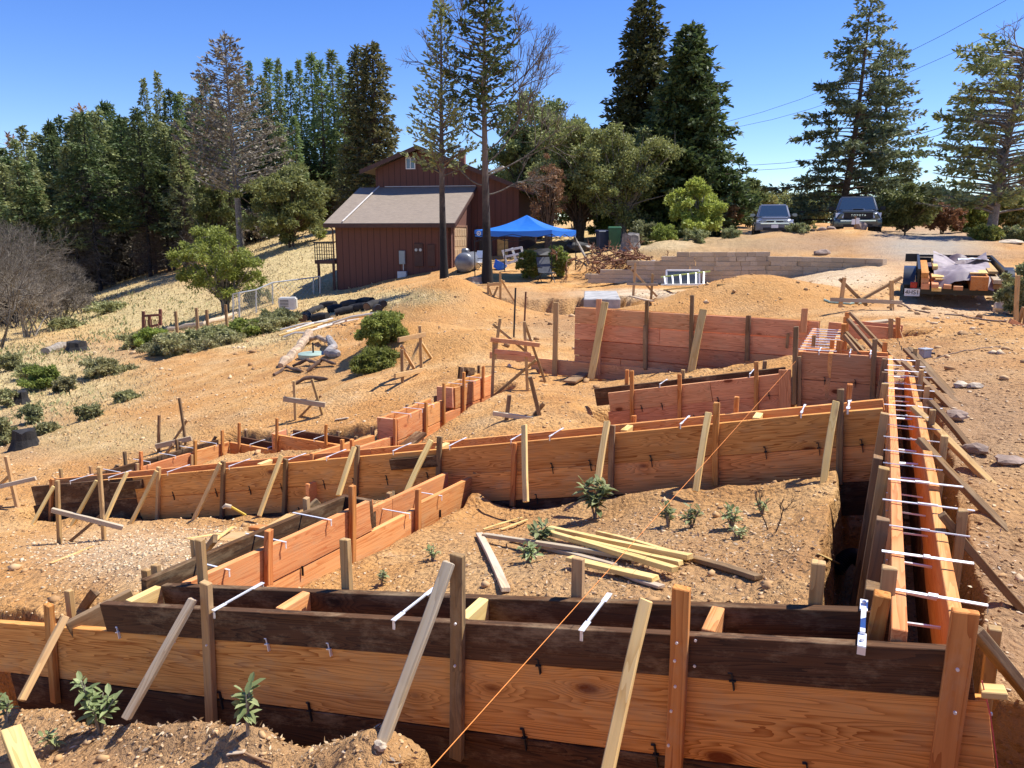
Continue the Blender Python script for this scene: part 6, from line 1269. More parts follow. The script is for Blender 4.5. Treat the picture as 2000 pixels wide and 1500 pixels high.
for i in range(len(tops) - 1):
    m = MB(); m.tube([tops[i][0], tops[i + 1][0]], .03, 6); m.build('top_rail', M_GALV, t, smooth=True)
    m = MB(); a, a2 = tops[i]; b, b2 = tops[i + 1]; n = max(3, int((b - a).length / .22))
    for k in range(-n, n):
        for sgn in (1, -1):
            f0, f1 = k / n, (k + n * .5) / n
            if sgn < 0: f0, f1 = f1, f0
            lo = lambda f: (a2.lerp(b2, f)); hi = lambda f: (a.lerp(b, f)); c0, c1 = max(0, min(1, f0)), max(0, min(1, f1))
            if c0 == c1: continue
            u0 = (c0 - f0) / (f1 - f0); u1 = (c1 - f0) / (f1 - f0)
            m.tube([lo(c0).lerp(hi(c0), u0), lo(c1).lerp(hi(c1), u1)], .006, 3, caps=False)
    m.build('wire_mesh', M_GALV, t)
b = base_at(563, 598, 32); t = thing('generator_box', 'pale grey standby generator on the slope left of the house', 'generator', b, None, .15); Mx = Matrix.Translation(b) @ Matrix.Rotation(.15, 4, 'Z')
M_GEN = flat('beige_metal', (.55, .54, .50), .5, var=.04); m = MB(); m.box((0, 0, .27), (.72, .5, .56)); m.build('housing', M_GEN, t, Mx, bevel=.05, bseg=2); m = MB(); m.box((0, 0, .02), (.8, .6, .08)); m.build('pad', M_GP, t, Mx)
m = MB()
for i in range(5): m.box((-.12, -.252, .2 + i * .06), (.34, .01, .025))
m.build('louvre', M_IRON, t, Mx)
# power lines
for i, (p, q) in enumerate(((atY(1360, 250, 60), atY(2100, -80, 40)), (atY(1380, 245 + 12, 60), atY(2120, -30, 40)), (atY(1425, 322, 70), atY(2050, 170, 45)), (atY(1425, 332, 70), atY(2050, 185, 45)))):
    m = MB(); m.tube([p + (q - p) * k / 8 - Vector((0, 0, 1.2 * 4 * (k / 8) * (1 - k / 8))) for k in range(9)], .012 if i < 2 else .02, 4)
    tag(m.build('power_line', M_IRON, smooth=True), ('uppermost thin power line crossing the sky at the right', 'second thin power line just below the uppermost', 'upper one of the two lower power lines behind the layered conifer', 'lowest of the power lines behind the layered conifer')[i], 'power line')
# ---------------------------------------------------------------- house
def siding(name, c, axis=0, sp=.31):
    k = NT(name); co = k.n('TexCoord').outputs['Object']; s = k.n('SeparateXYZ'); k.t.links.new(co, s.inputs[0])
    f = k.math('FRACT', k.math('ADD', k.math('DIVIDE', s.outputs[axis], sp), 50.0)); g = k.math('LESS_THAN', f, .06)
    n = k.noise(k.mapping(co, (6, 6, .7)), 1.5, 4, .6); base = k.mix(n, tuple(x * .8 for x in c) + (1,), tuple(x * 1.2 for x in c) + (1,))
    k.base(k.mix(g, base, tuple(x * .25 for x in c) + (1,))); k.rough(.85); k.bump(k.math('SUBTRACT', 1.0, g), .8, .02); return k.m
S_X = siding('brown_siding', (.125, .050, .036), 0); S_Y = siding('brown_siding_sunlit', (.145, .06, .042), 1, .25)  # same brown twice: side walls lightened in the colour to look sunlit
k = NT('shingles'); co = k.n('TexCoord').outputs['Object']; br = k.n('TexBrick'); k.set(br.inputs['Vector'], k.mapping(co, (3.0, 6.5, 1))); br.inputs['Scale'].default_value = 1.0; br.inputs['Mortar Size'].default_value = .02
br.inputs['Color1'].default_value = (.19, .145, .105, 1); br.inputs['Color2'].default_value = (.30, .235, .17, 1); br.inputs['Mortar'].default_value = (.14, .12, .105, 1)
k.base(k.mix(k.math('MULTIPLY', k.noise(co, 9, 4, .7), .6), br.outputs[0], (.33, .265, .20, 1))); k.rough(.9); M_SHING = k.m
M_TRIM = flat('brown_trim', (.07, .032, .024), .7, var=.1); M_FLASH = flat('pale_flashing', (.55, .52, .48), .6, var=.05)
G0 = atY(881, 440, 36); G0.z = 0; phi = -math.asin(.155)
H_ = thing('house', 'dark red-brown wooden house with grey shingle roof on the slope', 'house', G0, None, phi); HM = Matrix.Translation(G0) @ Matrix.Rotation(phi, 4, 'Z')
W_ = -5.6; zb = -3.6; ze = .55; zt = 2.25; dp = 4.5; pk = -2.65; zp = 4.25; pl_ = .385; lxL, lxR = -5.05, 2.5; dh = 7.5
def part(m, name, mat=None, **k): return m.build(name, mat, H_, HM, **k)
m = MB(); m.hexa([(W_, 0, zb), (-.002, 0, zb), (-.002, .15, zb), (W_, .15, zb), (W_, 0, ze), (-.002, 0, ze), (-.002, .15, ze), (W_, .15, ze)]); part(m, 'wall', S_X)
sl_ = (zt - ze) / dp
m = MB(); m.prism([(0, 0, zb), (0, dp, zb), (0, dp, zt), (0, 0, ze)], (-.15, 0, 0)); part(m, 'wall', S_Y)
m = MB(); m.prism([(W_, .15, zb), (W_, dp, zb), (W_, dp, zt), (W_, .15, ze)], (.15, 0, 0)); part(m, 'wall', S_Y)
m = MB(); m.prism([(W_ - .35, -.5, ze - sl_ * .5 + .08), (.28, -.5, ze - sl_ * .5 + .08), (.28, dp, zt + .08), (W_ - .35, dp, zt + .08)], (0, 0, .07)); part(m, 'roof', M_SHING)
m = MB(); m.box((W_ / 2 - .03, -.53, ze - sl_ * .5 + .04), (-W_ + .66, .04, .18)); m.box((.30, dp / 2 - .25, 0), (.0001, .0001, .0001)); part(m, 'fascia', M_TRIM)
m = MB(); m.prism([(.285, -.5, ze - sl_ * .5 - .02), (.285, dp, zt - .02), (.285, dp, zt + .14), (.285, -.5, ze - sl_ * .5 + .14)], (.04, 0, 0)); part(m, 'fascia', M_TRIM)
m = MB(); m.tube([(W_ + .55, -.45, ze + .04), (W_ + .75, dp - .1, zt + .2)], .035, 6); part(m, 'roof_pipe', M_FLASH)
m = MB(); m.box(((W_ + 1.0 + .28) / 2, dp - .02, zt + .19), (-W_ - .8, .04, .035)); part(m, 'flashing', M_FLASH)
# tall gabled part behind
gable = [(lxL, dp, zb), (lxR, dp, zb), (lxR, dp, zp - pl_ * (lxR - pk)), (pk, dp, zp), (lxL, dp, zp - pl_ * (pk - lxL))]
m = MB(); m.prism(gable, (0, .15, 0)); part(m, 'wall', S_X)
m = MB(); m.box((lxR - .07, dp + dh / 2, (zb + 2.1) / 2), (.14, dh - .1, 2.1 - zb)); part(m, 'wall', S_Y)
m = MB(); m.box((lxL + .07, dp + dh / 2, (zb + 3.2) / 2), (.14, dh - .1, 3.2 - zb)); part(m, 'wall', S_Y)
m = MB(); m.box(((lxL + lxR) / 2, dp + dh - .1, (zb + 2.1) / 2), (lxR - lxL, .14, 2.1 - zb)); part(m, 'wall', S_X)
e = .55
for nm, xa, xb in (('roof', pk, lxL - .65), ('roof', pk, lxR + .8)):
    za = zp + .08; z2 = zp + .08 - pl_ * abs(xb - pk); m = MB(); m.prism([(xa, dp - e, za), (xb, dp - e, z2), (xb, dp + dh + e, z2), (xa, dp + dh + e, za)] if xb > xa else [(xb, dp - e, z2), (xa, dp - e, za), (xa, dp + dh + e, za), (xb, dp + dh + e, z2)], (0, 0, .09)); part(m, nm, M_SHING)
    m = MB(); m.prism([(xa, dp - e - .045, za - .12), (xb, dp - e - .045, z2 - .12), (xb, dp - e - .045, z2 + .10), (xa, dp - e - .045, za + .10)], (0, .04, 0)); part(m, 'fascia', M_TRIM)
m = MB(); m.box((-1.15, dp + 3.2, 3.9), (.34, .34, 1.1)); m.box((-1.15, dp + 3.2, 4.47), (.42, .42, .06)); ch = part(m, 'chimney', flat('brick_red', (.22, .09, .06), .9, var=.3, scale=14)); m = MB(); m.tube([(-1.15, dp + 3.2, 4.5), (-1.15, dp + 3.2, 4.65)], .1, 10); m.build('chimney_pot', M_GALV, ch, HM, smooth=True)
m = MB(); m.box((.6, dp + 4.0, 3.55), (.9, .6, .06), Matrix.Rotation(-.35, 3, 'Y')); part(m, 'skylight', M_FLASH)
M_GLASS = flat('window_glass', (.10, .14, .19), .06, var=.1, spec=.9)
wx = -3.15; wz = 3.32
m = MB(); m.box((wx, dp - .03, wz), (.50, .05, .04)); m.box((wx, dp - .03, wz + .54), (.50, .05, .04)); [m.box((wx + s, dp - .03, wz + .27), (.04, .05, .5)) for s in (-.23, 0, .23)]; wf = part(m, 'window', MW)
m = MB(); m.box((wx, dp - .008, wz + .27), (.44, .012, .5)); m.build('pane', M_GLASS, wf, HM)
# garage door in the side wall
m = MB(); m.box((.02, 1.75, -.62), (.05, 2.6, 1.95)); gd = part(m, 'garage_door', flat('tan_door', (.42, .29, .17), .7, var=.08))
for i in range(4):
    for j in range(5): m = MB(); m.box((.052, .7 + j * .52, -1.35 + i * .48), (.02, .40, .34)); m.build('panel', gd.data.materials[0], gd, HM, bevel=.01)
m = MB(); m.box((.03, 1.75, .40), (.08, 2.85, .10)); m.box((.03, .36, -.65), (.08, .12, 2.0)); m.box((.03, 3.14, -.65), (.08, .12, 2.0)); part(m, 'door_trim', flat('tan_trim', (.24, .13, .085), .7))
# right part of the front: ledge band, lamp, doors in the shade
m = MB(); m.box((1.35, dp - .03, -.1), (2.2, .05, .1)); part(m, 'trim_band', M_TRIM)
m = MB(); m.box((.75, dp - .02, -1.0), (.7, .05, 1.5)); part(m, 'door', flat('dark_door', (.04, .03, .028), .5))
m = MB(); m.box((1.65, dp - .03, -1.0), (.55, .06, 1.5)); part(m, 'door', flat('yellow_pine_door', (.55, .33, .10), .6, var=.15))
m = MB(); m.box((.3, dp - .06, .25), (.12, .12, .2)); part(m, 'wall_lamp', M_TRIM)
# meters and boxes on the front wall
m = MB(); m.box((-1.55, -.03, -.93), (.42, .1, 1.05)); mp = part(m, 'meter_panel', M_TRIM, bevel=.01)
for s in (-.1, .1): m = MB(); m.tube([(-1.55 + s, -.08, -.7), (-1.55 + s, -.13, -.7)], .07, 12); m.build('meter_dial', M_GALV, mp, HM)
m = MB(); m.box((-.95, -.03, -.95), (.36, .08, 1.0)); part(m, 'meter_panel', M_TRIM, bevel=.01)
m = MB(); m.box((-2.35, -.05, -1.05), (.28, .12, .62)); part(m, 'switch_box', flat('slate_box', (.26, .32, .34), .5, var=.04), bevel=.01)
m = MB(); m.tube([(-2.3, -.05, -1.35), (-2.3, -.05, -1.65)], .03, 8); part(m, 'conduit', M_GALV)
m = MB(); m.box((-2.35, -.1, -1.95), (.42, .22, .52)); part(m, 'junction_box', flat('pale_box', (.55, .57, .57), .6, var=.04), bevel=.01)
m = MB(); m.tube([(W_ - .08, -.1, zb), (W_ - .08, -.1, ze - .3), (W_ - .2, -.42, ze - .1)], .04, 6); part(m, 'downpipe', M_TRIM)
# deck on the left
m = MB(); m.box((W_ - .55, 1.6, -1.28), (1.0, 3.4, .18)); dk = part(m, 'deck', M_TRIM); m = MB(); m.box((W_ - .55, -.08, -.37), (1.05, .06, .06)); m.box((W_ - 1.05, 1.6, -.37), (.06, 3.4, .06))
for i in range(9): m.box((W_ - 1.02 + i * .118, -.08, -.78), (.03, .03, .8))
for i in range(5): m.box((W_ - .55, -.08, -1.1 + i * .17), (1.0, .03, .025))
m.build('railing', flat('black_rail', (.02, .02, .02), .6), dk, HM)
m = MB(); m.box((W_ - .9, 0, -2.5), (.1, .1, 2.4)); m.build('post', M_TRIM, dk, HM)
m = MB(); m.box((W_ - .15, 0, -2.5), (.1, .1, 2.4)); m.build('post', M_TRIM, dk, HM)
# ---------------------------------------------------------------- propane tank
b = base_at(907, 540, 33.0); b.z = atY(907, 537, 33.0).z; dl = Vector((.12, 1, 0)).normalized(); t = thing('propane_tank', 'silver horizontal propane tank seen end on beside the garage', 'tank', b); M_TANK = flat('tank_grey', (.17, .18, .20), .35, .2, var=.1)
c = b + Vector((0, 0, .52)); r = .42; pr = [(.0, -.3)]; Mr = Matrix((Vector((dl.y, -dl.x, 0)), Vector((0, 0, 1)), dl)).transposed()
prof = [(r * math.sin(a), -.22 * math.cos(a)) for a in [i * math.pi / 2 / 7 for i in range(8)]] + [(r, 2.2)] + [(r * math.cos(a), 2.2 + .22 * math.sin(a)) for a in [i * math.pi / 2 / 7 for i in range(1, 8)]]
m = MB(); m.lathe(prof, c, 28, Mr); m.build('tank_body', M_TANK, t, smooth=True); m = MB(); m.lathe([(.17, 0), (.17, .14), (.12, .2), (0, .22)], c + dl * .3 + Vector((0, 0, r - .03)), 16); m.build('dome_cover', M_TANK, t, smooth=True)
for d in (.35, 1.7):
    m = MB(); m.box(c + dl * d - Vector((0, 0, r + .02)), (.75, .1, .22)); m.build('leg', M_IRON, t)
# ---------------------------------------------------------------- pop-up canopy
fc = atY(1078, 462, 28.6); d1 = Vector((-.93, .36, 0)) * 3.1; d2 = Vector((.36, .93, 0)) * 3.1; g0 = base_at(1078, 555, 28.6)
t = thing('canopy_tent', 'bright blue pop-up canopy with thin black legs beside the house', 'canopy', g0)
cs = [fc, fc + d1, fc + d1 + d2, fc + d2]; 
for q in cs: q.z = fc.z
zv = .24; pkk = sum(cs, Vector()) / 4; pkk.z = atY(1033, 420, pkk.y).z
k = NT('blue_canvas'); k.base((.025, .20, .72, 1)); k.rough(.45); k.b.inputs['Specular IOR Level'].default_value = .5; co = k.n('TexCoord').outputs['Object']; k.bump(k.noise(co, 2.5, 3, .5), .35, .1)
tr_ = k.n('BsdfTranslucent'); tr_.inputs[0].default_value = (.05, .25, .8, 1); mx = k.n('MixShader'); mx.inputs[0].default_value = .25; k.t.links.new(k.b.outputs[0], mx.inputs[1]); k.t.links.new(tr_.outputs[0], mx.inputs[2]); k.t.links.new(mx.outputs[0], k.out.inputs[0]); M_BLUE = k.m
m = MB(); N = 12
for i in range(4):
    A, B = cs[i] + Vector((0, 0, zv)), cs[(i + 1) % 4] + Vector((0, 0, zv)); base = len(m.v); vs = []
    for a in range(N + 1):
        f = a / N
        for b_ in range(N + 1):
            g = b_ / N; e_ = A.lerp(B, g); q = e_.lerp(pkk, f); q.z -= .16 * math.sin(math.pi * f) * (1 - .25 * abs(2 * g - 1)) ; q.z -= .05 * math.sin(math.pi * g) * (1 - f); vs.append(q)
    fs = [(a * (N + 1) + b_, a * (N + 1) + b_ + 1, (a + 1) * (N + 1) + b_ + 1, (a + 1) * (N + 1) + b_) for a in range(N) for b_ in range(N)]; m.add(vs, fs)
o = m.build('canopy_top', M_BLUE, t, smooth=True)
m = MB()
for i in range(4):
    A, B = cs[i], cs[(i + 1) % 4]; vs = []
    for g in range(N + 1):
        q = A.lerp(B, g / N); dz_ = .02 * math.sin(g * 2.1); vs += [q + Vector((0, 0, dz_)), q + Vector((0, 0, zv - .05 * math.sin(math.pi * g / N)))]
    m.add(vs, [(2 * g, 2 * g + 2, 2 * g + 3, 2 * g + 1) for g in range(N)])
m.build('valance', M_BLUE, t, smooth=True)
# round white emblem at the left corner of the valance
e0 = cs[1].lerp(cs[0], .06) + Vector((0, 0, .12)); nn = Vector((-d1.normalized().y * -1, d1.normalized().x, 0)); nn = Vector((d1.y, -d1.x, 0)).normalized(); nn = nn if nn.y < 0 else -nn
m = MB(); fr = Matrix((d1.normalized() * -1, Vector((0, 0, 1)), nn)).transposed(); m.lathe([(.09, .012), (.09, .016)], e0, 20, fr); em = m.build('emblem', MW, t); m = MB(); m.lathe([(.055, .018), (.055, .021)], e0, 16, fr); m.build('emblem_ring', M_BLUE, em); m = MB(); m.lathe([(.03, .022), (.03, .025)], e0, 12, fr); m.build('emblem_centre', MW, em)
for q in cs: 
    zg = gz(q.x, q.y); m = MB(); m.box((q.x, q.y, (zg - .05 + q.z + .1) / 2), (.035, .035, q.z + .15 - zg)); m.build('leg', M_IRON, t); m = MB()
for i in range(4):
    A, B = cs[i] - Vector((0, 0, .02)), cs[(i + 1) % 4] - Vector((0, 0, .02)); m = MB(); mid = A.lerp(B, .5); m.tube([A + Vector((0, 0, .1)), mid - Vector((0, 0, .18)), B + Vector((0, 0, .1))], .012, 5); m.tube([A - Vector((0, 0, .18)), mid + Vector((0, 0, .1)), B - Vector((0, 0, .18))], .012, 5); m.build('truss', M_IRON, t)
# folding chair under it
def chair(label, px, py, Y, w, h, mat, rz, name='folding_chair'):
    b = base_at(px, py, Y); t = thing(name, label, 'chair', b, None, rz); Mx = Matrix.Translation(b) @ Matrix.Rotation(rz, 4, 'Z'); s = w
    m = MB(); m.hexa([(-s / 2, .1, h * .42), (s / 2, .1, h * .42), (s / 2, .13, h * .42), (-s / 2, .13, h * .42), (-s / 2, .35, h), (s / 2, .35, h), (s / 2, .38, h), (-s / 2, .38, h)]); m.build('backrest', mat, t, Mx)
    m = MB(); m.box((0, -.12, h * .42), (s, .45, .03)); m.build('seat', mat, t, Mx)
    for x in (-s / 2, s / 2):
        m = MB(); m.tube([(x, -.35, 0), (x, .12, h * .42), (x, .38, h)], .015, 6); m.tube([(x, .3, 0), (x, -.33, h * .43)], .015, 6); m.build('side_frame', M_IRON, t, Mx, smooth=True)
        m = MB(); m.tube([(x, -.3, h * .62), (x, .2, h * .62)], .018, 6); m.build('armrest', M_IRON, t, Mx)
chair('dark grey folding chair under the canopy in front of the bushes', 1066, 549, 28.3, .5, .95, flat('charcoal_mesh', (.07, .075, .085), .8), .3)
chair('small white folding chair by the tall tree trunk', 932, 510, 34, .5, .85, MW, -.6)
# white slatted bench pieces, blue tub, dark pot row
b = base_at(985, 523, 33); t = thing('white_crib_frame', 'white slatted wooden frame leaning beside the house', 'frame', b)
for k_, (x0, y0, x1, y1) in enumerate(((982, 489, 990, 517), (1000, 484, 1008, 510), (1018, 482, 1024, 505))): beam(atY(x0, y0, 33), atY(x1, y1, 33), .1, .06, 'upright', MW, t, up=Vector((0, 1, 0)))
for x0, y0, x1, y1 in ((980, 491, 1020, 483), (984, 502, 1022, 494), (988, 515, 1024, 504)): beam(atY(x0, y0, 32.9), atY(x1, y1, 32.9), .05, .09, 'slat', MW, t)
b = base_at(972, 522, 33.5); t = thing('blue_tub', 'tilted blue plastic tub left of the white frame', 'tub', b); m = MB(); m.lathe([(.22, 0), (.30, .34), (.27, .34), (.20, .04)], b + Vector((0, 0, .05)), 16, Matrix.Rotation(.5, 3, 'Y')); m.build('shell', M_BLUE, t, smooth=True); m = MB(); m.tube([b + Vector((-.42, -.05, 0)), b + Vector((-.3, 0, .5))], .02, 6); m.build('handle', M_BLUE, t)
# trash bins
def bin_(label, px, py, Y, w, h, mat, rz):
    b = base_at(px, py, Y); t = thing('trash_bin', label, 'bin', b, 'wheeled trash bins', rz); Mx = Matrix.Translation(b) @ Matrix.Rotation(rz, 4, 'Z'); a, c = w * .38, w * .5
    m = MB(); m.hexa([(-a, -a, .05), (a, -a, .05), (a, a, .05), (-a, a, .05), (-c, -c, h), (c, -c, h), (c, c, h), (-c, c, h)]); m.build('bin_body', mat, t, Mx, bevel=.02); m = MB(); m.hexa([(-c - .03, -c - .04, h), (c + .03, -c - .04, h), (c + .03, c + .06, h), (-c - .03, c + .06, h), (-c, -c, h + .06), (c, -c, h + .06), (c, c + .04, h + .1), (-c, c + .04, h + .1)]); m.build('lid', mat, t, Mx, bevel=.01)
    for x in (-a, a): m = MB(); m.tube([(x - .03, a, .12), (x + .03, a, .12)], .12, 12); m.build('wheel', M_IRON, t, Mx)
    m = MB(); m.box((0, -c + .02, h - .1), (w * .8, .03, .05)); m.build('handle', mat, t, Mx)
bin_('dark blue wheeled trash bin', 1177, 482, 36.5, .56, .92, flat('navy_plastic', (.03, .045, .09), .45), .2); bin_('dark green wheeled trash bin beside the blue one', 1200, 481, 36, .58, 1.0, flat('green_plastic', (.015, .09, .035), .45), -.1)
# black covered mound and white gravel sheet behind the canopy
stone('low black tarp covered heap left of the trash bins', 1070, 487, 37, .9, flat('black_tarp', (.02, .02, .022), .5), None, .35, 'covered_heap'); stone('second black covered heap behind the right canopy leg', 1130, 485, 38, .8, flat('black_tarp2', (.025, .025, .028), .5), None, .4, 'covered_heap')
# ---------------------------------------------------------------- pickups
def letters(txt, h, t_, mat, name, parent, M, th=.008):
    cu = bpy.data.curves.new(name, 'FONT'); cu.body = txt; cu.size = h * 1.4; cu.extrude = th; cu.align_x = 'CENTER'; cu.align_y = 'CENTER'; cu.space_character = t_
    o = bpy.data.objects.new(name, cu); link(o); dg = bpy.context.evaluated_depsgraph_get(); me_ = bpy.data.meshes.new_from_object(o.evaluated_get(dg)); bpy.data.objects.remove(o); bpy.data.curves.remove(cu)
    me_.materials.clear(); return put(name, me_, mat, parent, M)
M_TIRE = flat('tyre_rubber', (.018, .018, .019), .8, var=.1); M_RIM = flat('wheel_rim', (.2, .2, .21), .35, .7); M_LENS = NT('lamp_lens'); M_LENS.base((.75, .78, .82, 1)); M_LENS.rough(.08); M_LENS.b.inputs['Coat Weight'].default_value = 1; M_LENS = M_LENS.m
def paint(name, c): k = NT(name); k.base((*c, 1)); k.rough(.28); k.b.inputs['Metallic'].default_value = .45; k.b.inputs['Coat Weight'].default_value = .8; k.b.inputs['Coat Roughness'].default_value = .05; return k.m
M_CHROME = NT('chrome'); M_CHROME.base((.75, .76, .78, 1)); M_CHROME.b.inputs['Metallic'].default_value = 1; M_CHROME.rough(.2); M_CHROME = M_CHROME.m
M_WSH = NT('windshield'); M_WSH.base((.03, .05, .07, 1)); M_WSH.rough(.04); M_WSH.b.inputs['Specular IOR Level'].default_value = .9; M_WSH.b.inputs['Coat Weight'].default_value = 1; M_WSH = M_WSH.m
def loft(m, secs):
    """secs: list of closed point loops of equal length"""
    n = len(secs[0]); vs = [p for s in secs for p in s]; fs = [(k * n + i, k * n + (i + 1) % n, (k + 1) * n + (i + 1) % n, (k + 1) * n + i) for k in range(len(secs) - 1) for i in range(n)]
    fs += [list(range(n))[::-1], [(len(secs) - 1) * n + i for i in range(n)]]; m.add(vs, fs)
def rsec(y, w, z0, z1, r=.1, topw=None):
    tw_ = topw or w; p = []
    return [(-w / 2 + r * .5, y, z0), (w / 2 - r * .5, y, z0), (w / 2, y, z0 + r * .6), (w / 2, y, (z0 + z1) / 2), (tw_ / 2, y, z1 - r), (tw_ / 2 - r * .4, y, z1 - r * .3), (tw_ / 2 - r * 1.2, y, z1), (-tw_ / 2 + r * 1.2, y, z1), (-tw_ / 2 + r * .4, y, z1 - r * .3), (-tw_ / 2, y, z1 - r), (-w / 2, y, (z0 + z1) / 2), (-w / 2, y, z0 + r * .6)]
def pickup(label, px, Y, ztop, Wd, Hh, L, mat, rz, big):
    p = atY(px, 440, Y); base = Vector((p.x, p.y, ztop - Hh)); t = thing('pickup_truck', label, 'pickup', base, None, rz); Mx = Matrix.Translation(base) @ Matrix.Rotation(rz, 4, 'Z'); P_ = lambda m, n, mt, par=t, **k: m.build(n, mt, par, Mx, **k)
    hz = Hh * (.63 if big else .60); bz = Hh * .27; w = Wd; wr = Hh * .205
    m = MB(); loft(m, [rsec(.02, w * .86, bz + .18, hz - .14, .12, w * .80), rsec(.12, w * .95, bz + .02, hz - .07, .12, w * .88), rsec(.5, w, bz, hz - .03, .12, w * .90), rsec(1.45, w, bz, hz + .03, .1, w * .92), rsec(3.6, w, bz, hz + .02, .08, w * .95), rsec(L, w * .98, bz, hz + .02, .08, w * .95)]); P_(m, 'body', mat, smooth=True)
    m = MB(); m.hexa([(-w * .36, .1, hz - .06), (w * .36, .1, hz - .06), (w * .38, 1.4, hz + .03), (-w * .38, 1.4, hz + .03), (-w * .30, .2, hz + .015), (w * .30, .2, hz + .015), (w * .33, 1.38, hz + .09), (-w * .33, 1.38, hz + .09)]); hd = P_(m, 'hood', mat, bevel=.03, bseg=2)
    if big: m = MB(); m.hexa([(-.3, .55, hz + .02), (.3, .55, hz + .02), (.34, 1.1, hz + .05), (-.34, 1.1, hz + .05), (-.26, .62, hz + .10), (.26, .62, hz + .10), (.3, 1.08, hz + .13), (-.3, 1.08, hz + .13)]); P_(m, 'hood_scoop', mat, hd, bevel=.02); m = MB(); m.box((0, .58, hz + .075), (.42, .03, .035)); P_(m, 'scoop_vent', M_IRON, hd)
    # cab with raked windscreen
    a, c = w * .455, w * .36; m = MB(); m.hexa([(-a, 1.32, hz), (a, 1.32, hz), (a, 3.3, hz), (-a, 3.3, hz), (-c, 2.0, Hh), (c, 2.0, Hh), (c, 3.05, Hh), (-c, 3.05, Hh)]); P_(m, 'cab', mat, bevel=.06, bseg=3, smooth=True)
    def q(u, v, o): # point on windscreen plane
        x = (a + (c - a) * v) * u; y = 1.32 + (2.0 - 1.32) * v; z = hz + (Hh - hz) * v; n = Vector((0, -(Hh - hz), (2.0 - 1.32))).normalized(); return Vector((x, y, z)) + n * o
    m = MB(); m.hexa([q(-.88, .12, .0), q(.88, .12, .0), q(.86, .90, .0), q(-.86, .90, .0), q(-.88, .12, .012), q(.88, .12, .012), q(.86, .90, .012), q(-.86, .90, .012)]); P_(m, 'windshield', M_WSH)
    for s in (-1, 1):
        m = MB(); m.hexa([(s * a * 1.004, 1.75, hz + .1), (s * a * 1.004, 3.1, hz + .1), (s * a * .97, 3.1, hz + .1), (s * a * .97, 1.75, hz + .1), (s * c * 1.03, 2.15, Hh - .1), (s * c * 1.03, 2.95, Hh - .1), (s * c * .97, 2.95, Hh - .1), (s * c * .97, 2.15, Hh - .1)]); P_(m, 'side_window', M_WSH)
        m = MB(); m.box((s * (w / 2 + .09), 1.55, hz + .14), (.24, .12, .19 if big else .14)); mr = P_(m, 'mirror', mat if not big else M_IRON, bevel=.03, bseg=2); m = MB(); m.box((s * (w / 2 - .02), 1.55, hz + .09), (.12, .06, .05)); P_(m, 'mirror_arm', M_IRON, mr)
        hx = w * .40; m = MB(); m.hexa([(s * (hx - w * .095), -.005, hz - .33), (s * (hx + w * .06), .10, hz - .33), (s * (hx + w * .06), .2, hz - .33), (s * (hx - w * .095), .12, hz - .33), (s * (hx - w * .105), .02, hz - .14), (s * (hx + w * .075), .12, hz - .10), (s * (hx + w * .075), .25, hz - .10), (s * (hx - w * .105), .15, hz - .14)]); P_(m, 'headlight', M_LENS, bevel=.01)
        m = MB(); m.tube([(s * w * .40, -.07, bz + .16), (s * w * .40, -.02, bz + .16)], .06, 12); P_(m, 'fog_lamp', M_LENS)
        for yy in (.95, L - 1.25):
            m = MB(); Mw = Matrix.Rotation(math.pi / 2, 3, 'Y'); m.lathe([(wr * .62, -.13), (wr * .96, -.13), (wr, -.08), (wr, .08), (wr * .96, .13), (wr * .62, .13)], (s * (w / 2 - .15), yy, wr), 28, Mw); wh = P_(m, 'wheel', M_TIRE, smooth=True); m = MB(); m.lathe([(.05, -.12), (wr * .62, -.10), (wr * .62, .10), (.05, .12)], (s * (w / 2 - .15), yy, wr), 16, Mw); P_(m, 'rim', M_RIM, wh)
            m = MB(); m.lathe([(wr * 1.12, -.02), (wr * 1.26, -.02), (wr * 1.26, .02), (wr * 1.12, .02)], (s * (w / 2 + .0), yy, wr + .03), 28, Mw); P_(m, 'wheel_arch', M_IRON)
    # grille and bumper
    gw = w * (.60 if big else .42); gh = .27 if big else .17; gzc = hz - .235
    m = MB(); m.box((0, -.01, gzc), (gw, .07, gh)); gr = P_(m, 'grille', M_IRON if big else flat('dark_grille', (.03, .03, .033), .5), bevel=.02)
    m = MB()
    for s_ in ((0, gh / 2 + .015, gw + .06, .03), (0, -gh / 2 - .012, gw + .04, .022)): m.box((0, -.03, gzc + s_[1]), (s_[2], .05, s_[3]))
    P_(m, 'grille_frame', mat if big else M_CHROME, gr, bevel=.006)
    if big:
        lt = Mx @ Matrix.Translation((0, -.055, gzc + .02)) @ Matrix.Rotation(math.pi / 2, 4, 'X'); letters('TOYOTA', .085, 1.45, M_CHROME, 'lettering', gr, lt)
    else:
        m = MB(); m.lathe([(.055, -.005), (.055, .005)], (0, -.055, gzc), 16, Matrix.Rotation(math.pi / 2, 3, 'X')); P_(m, 'badge', M_CHROME, gr)
        m = MB(); m.box((0, -.035, gzc), (gw, .02, .02)); P_(m, 'grille_bar', M_CHROME, gr)
    m = MB(); loft(m, [rsec(-.14, w * .82, bz - .02, bz + .30, .06), rsec(-.08, w * .97, bz - .05, bz + .32, .06), rsec(.15, w * 1.0, bz - .05, bz + .32, .06)]); bp = P_(m, 'bumper', mat if big else flat('grey_bumper', (.16, .17, .185), .5), smooth=True)
    m = MB(); m.box((0, -.145, bz + .24 if big else bz + .27), (w * .72, .02, .045)); P_(m, 'bumper_strip', M_CHROME, bp)
    m = MB(); m.box((0, -.12, bz + .02), (w * .6, .08, .13)); P_(m, 'air_intake', M_IRON, bp)
    if not big:
        m = MB(); m.box((0, -.165, bz + .14), (.31, .015, .155)); pt = P_(m, 'number_plate', MW, bp); 
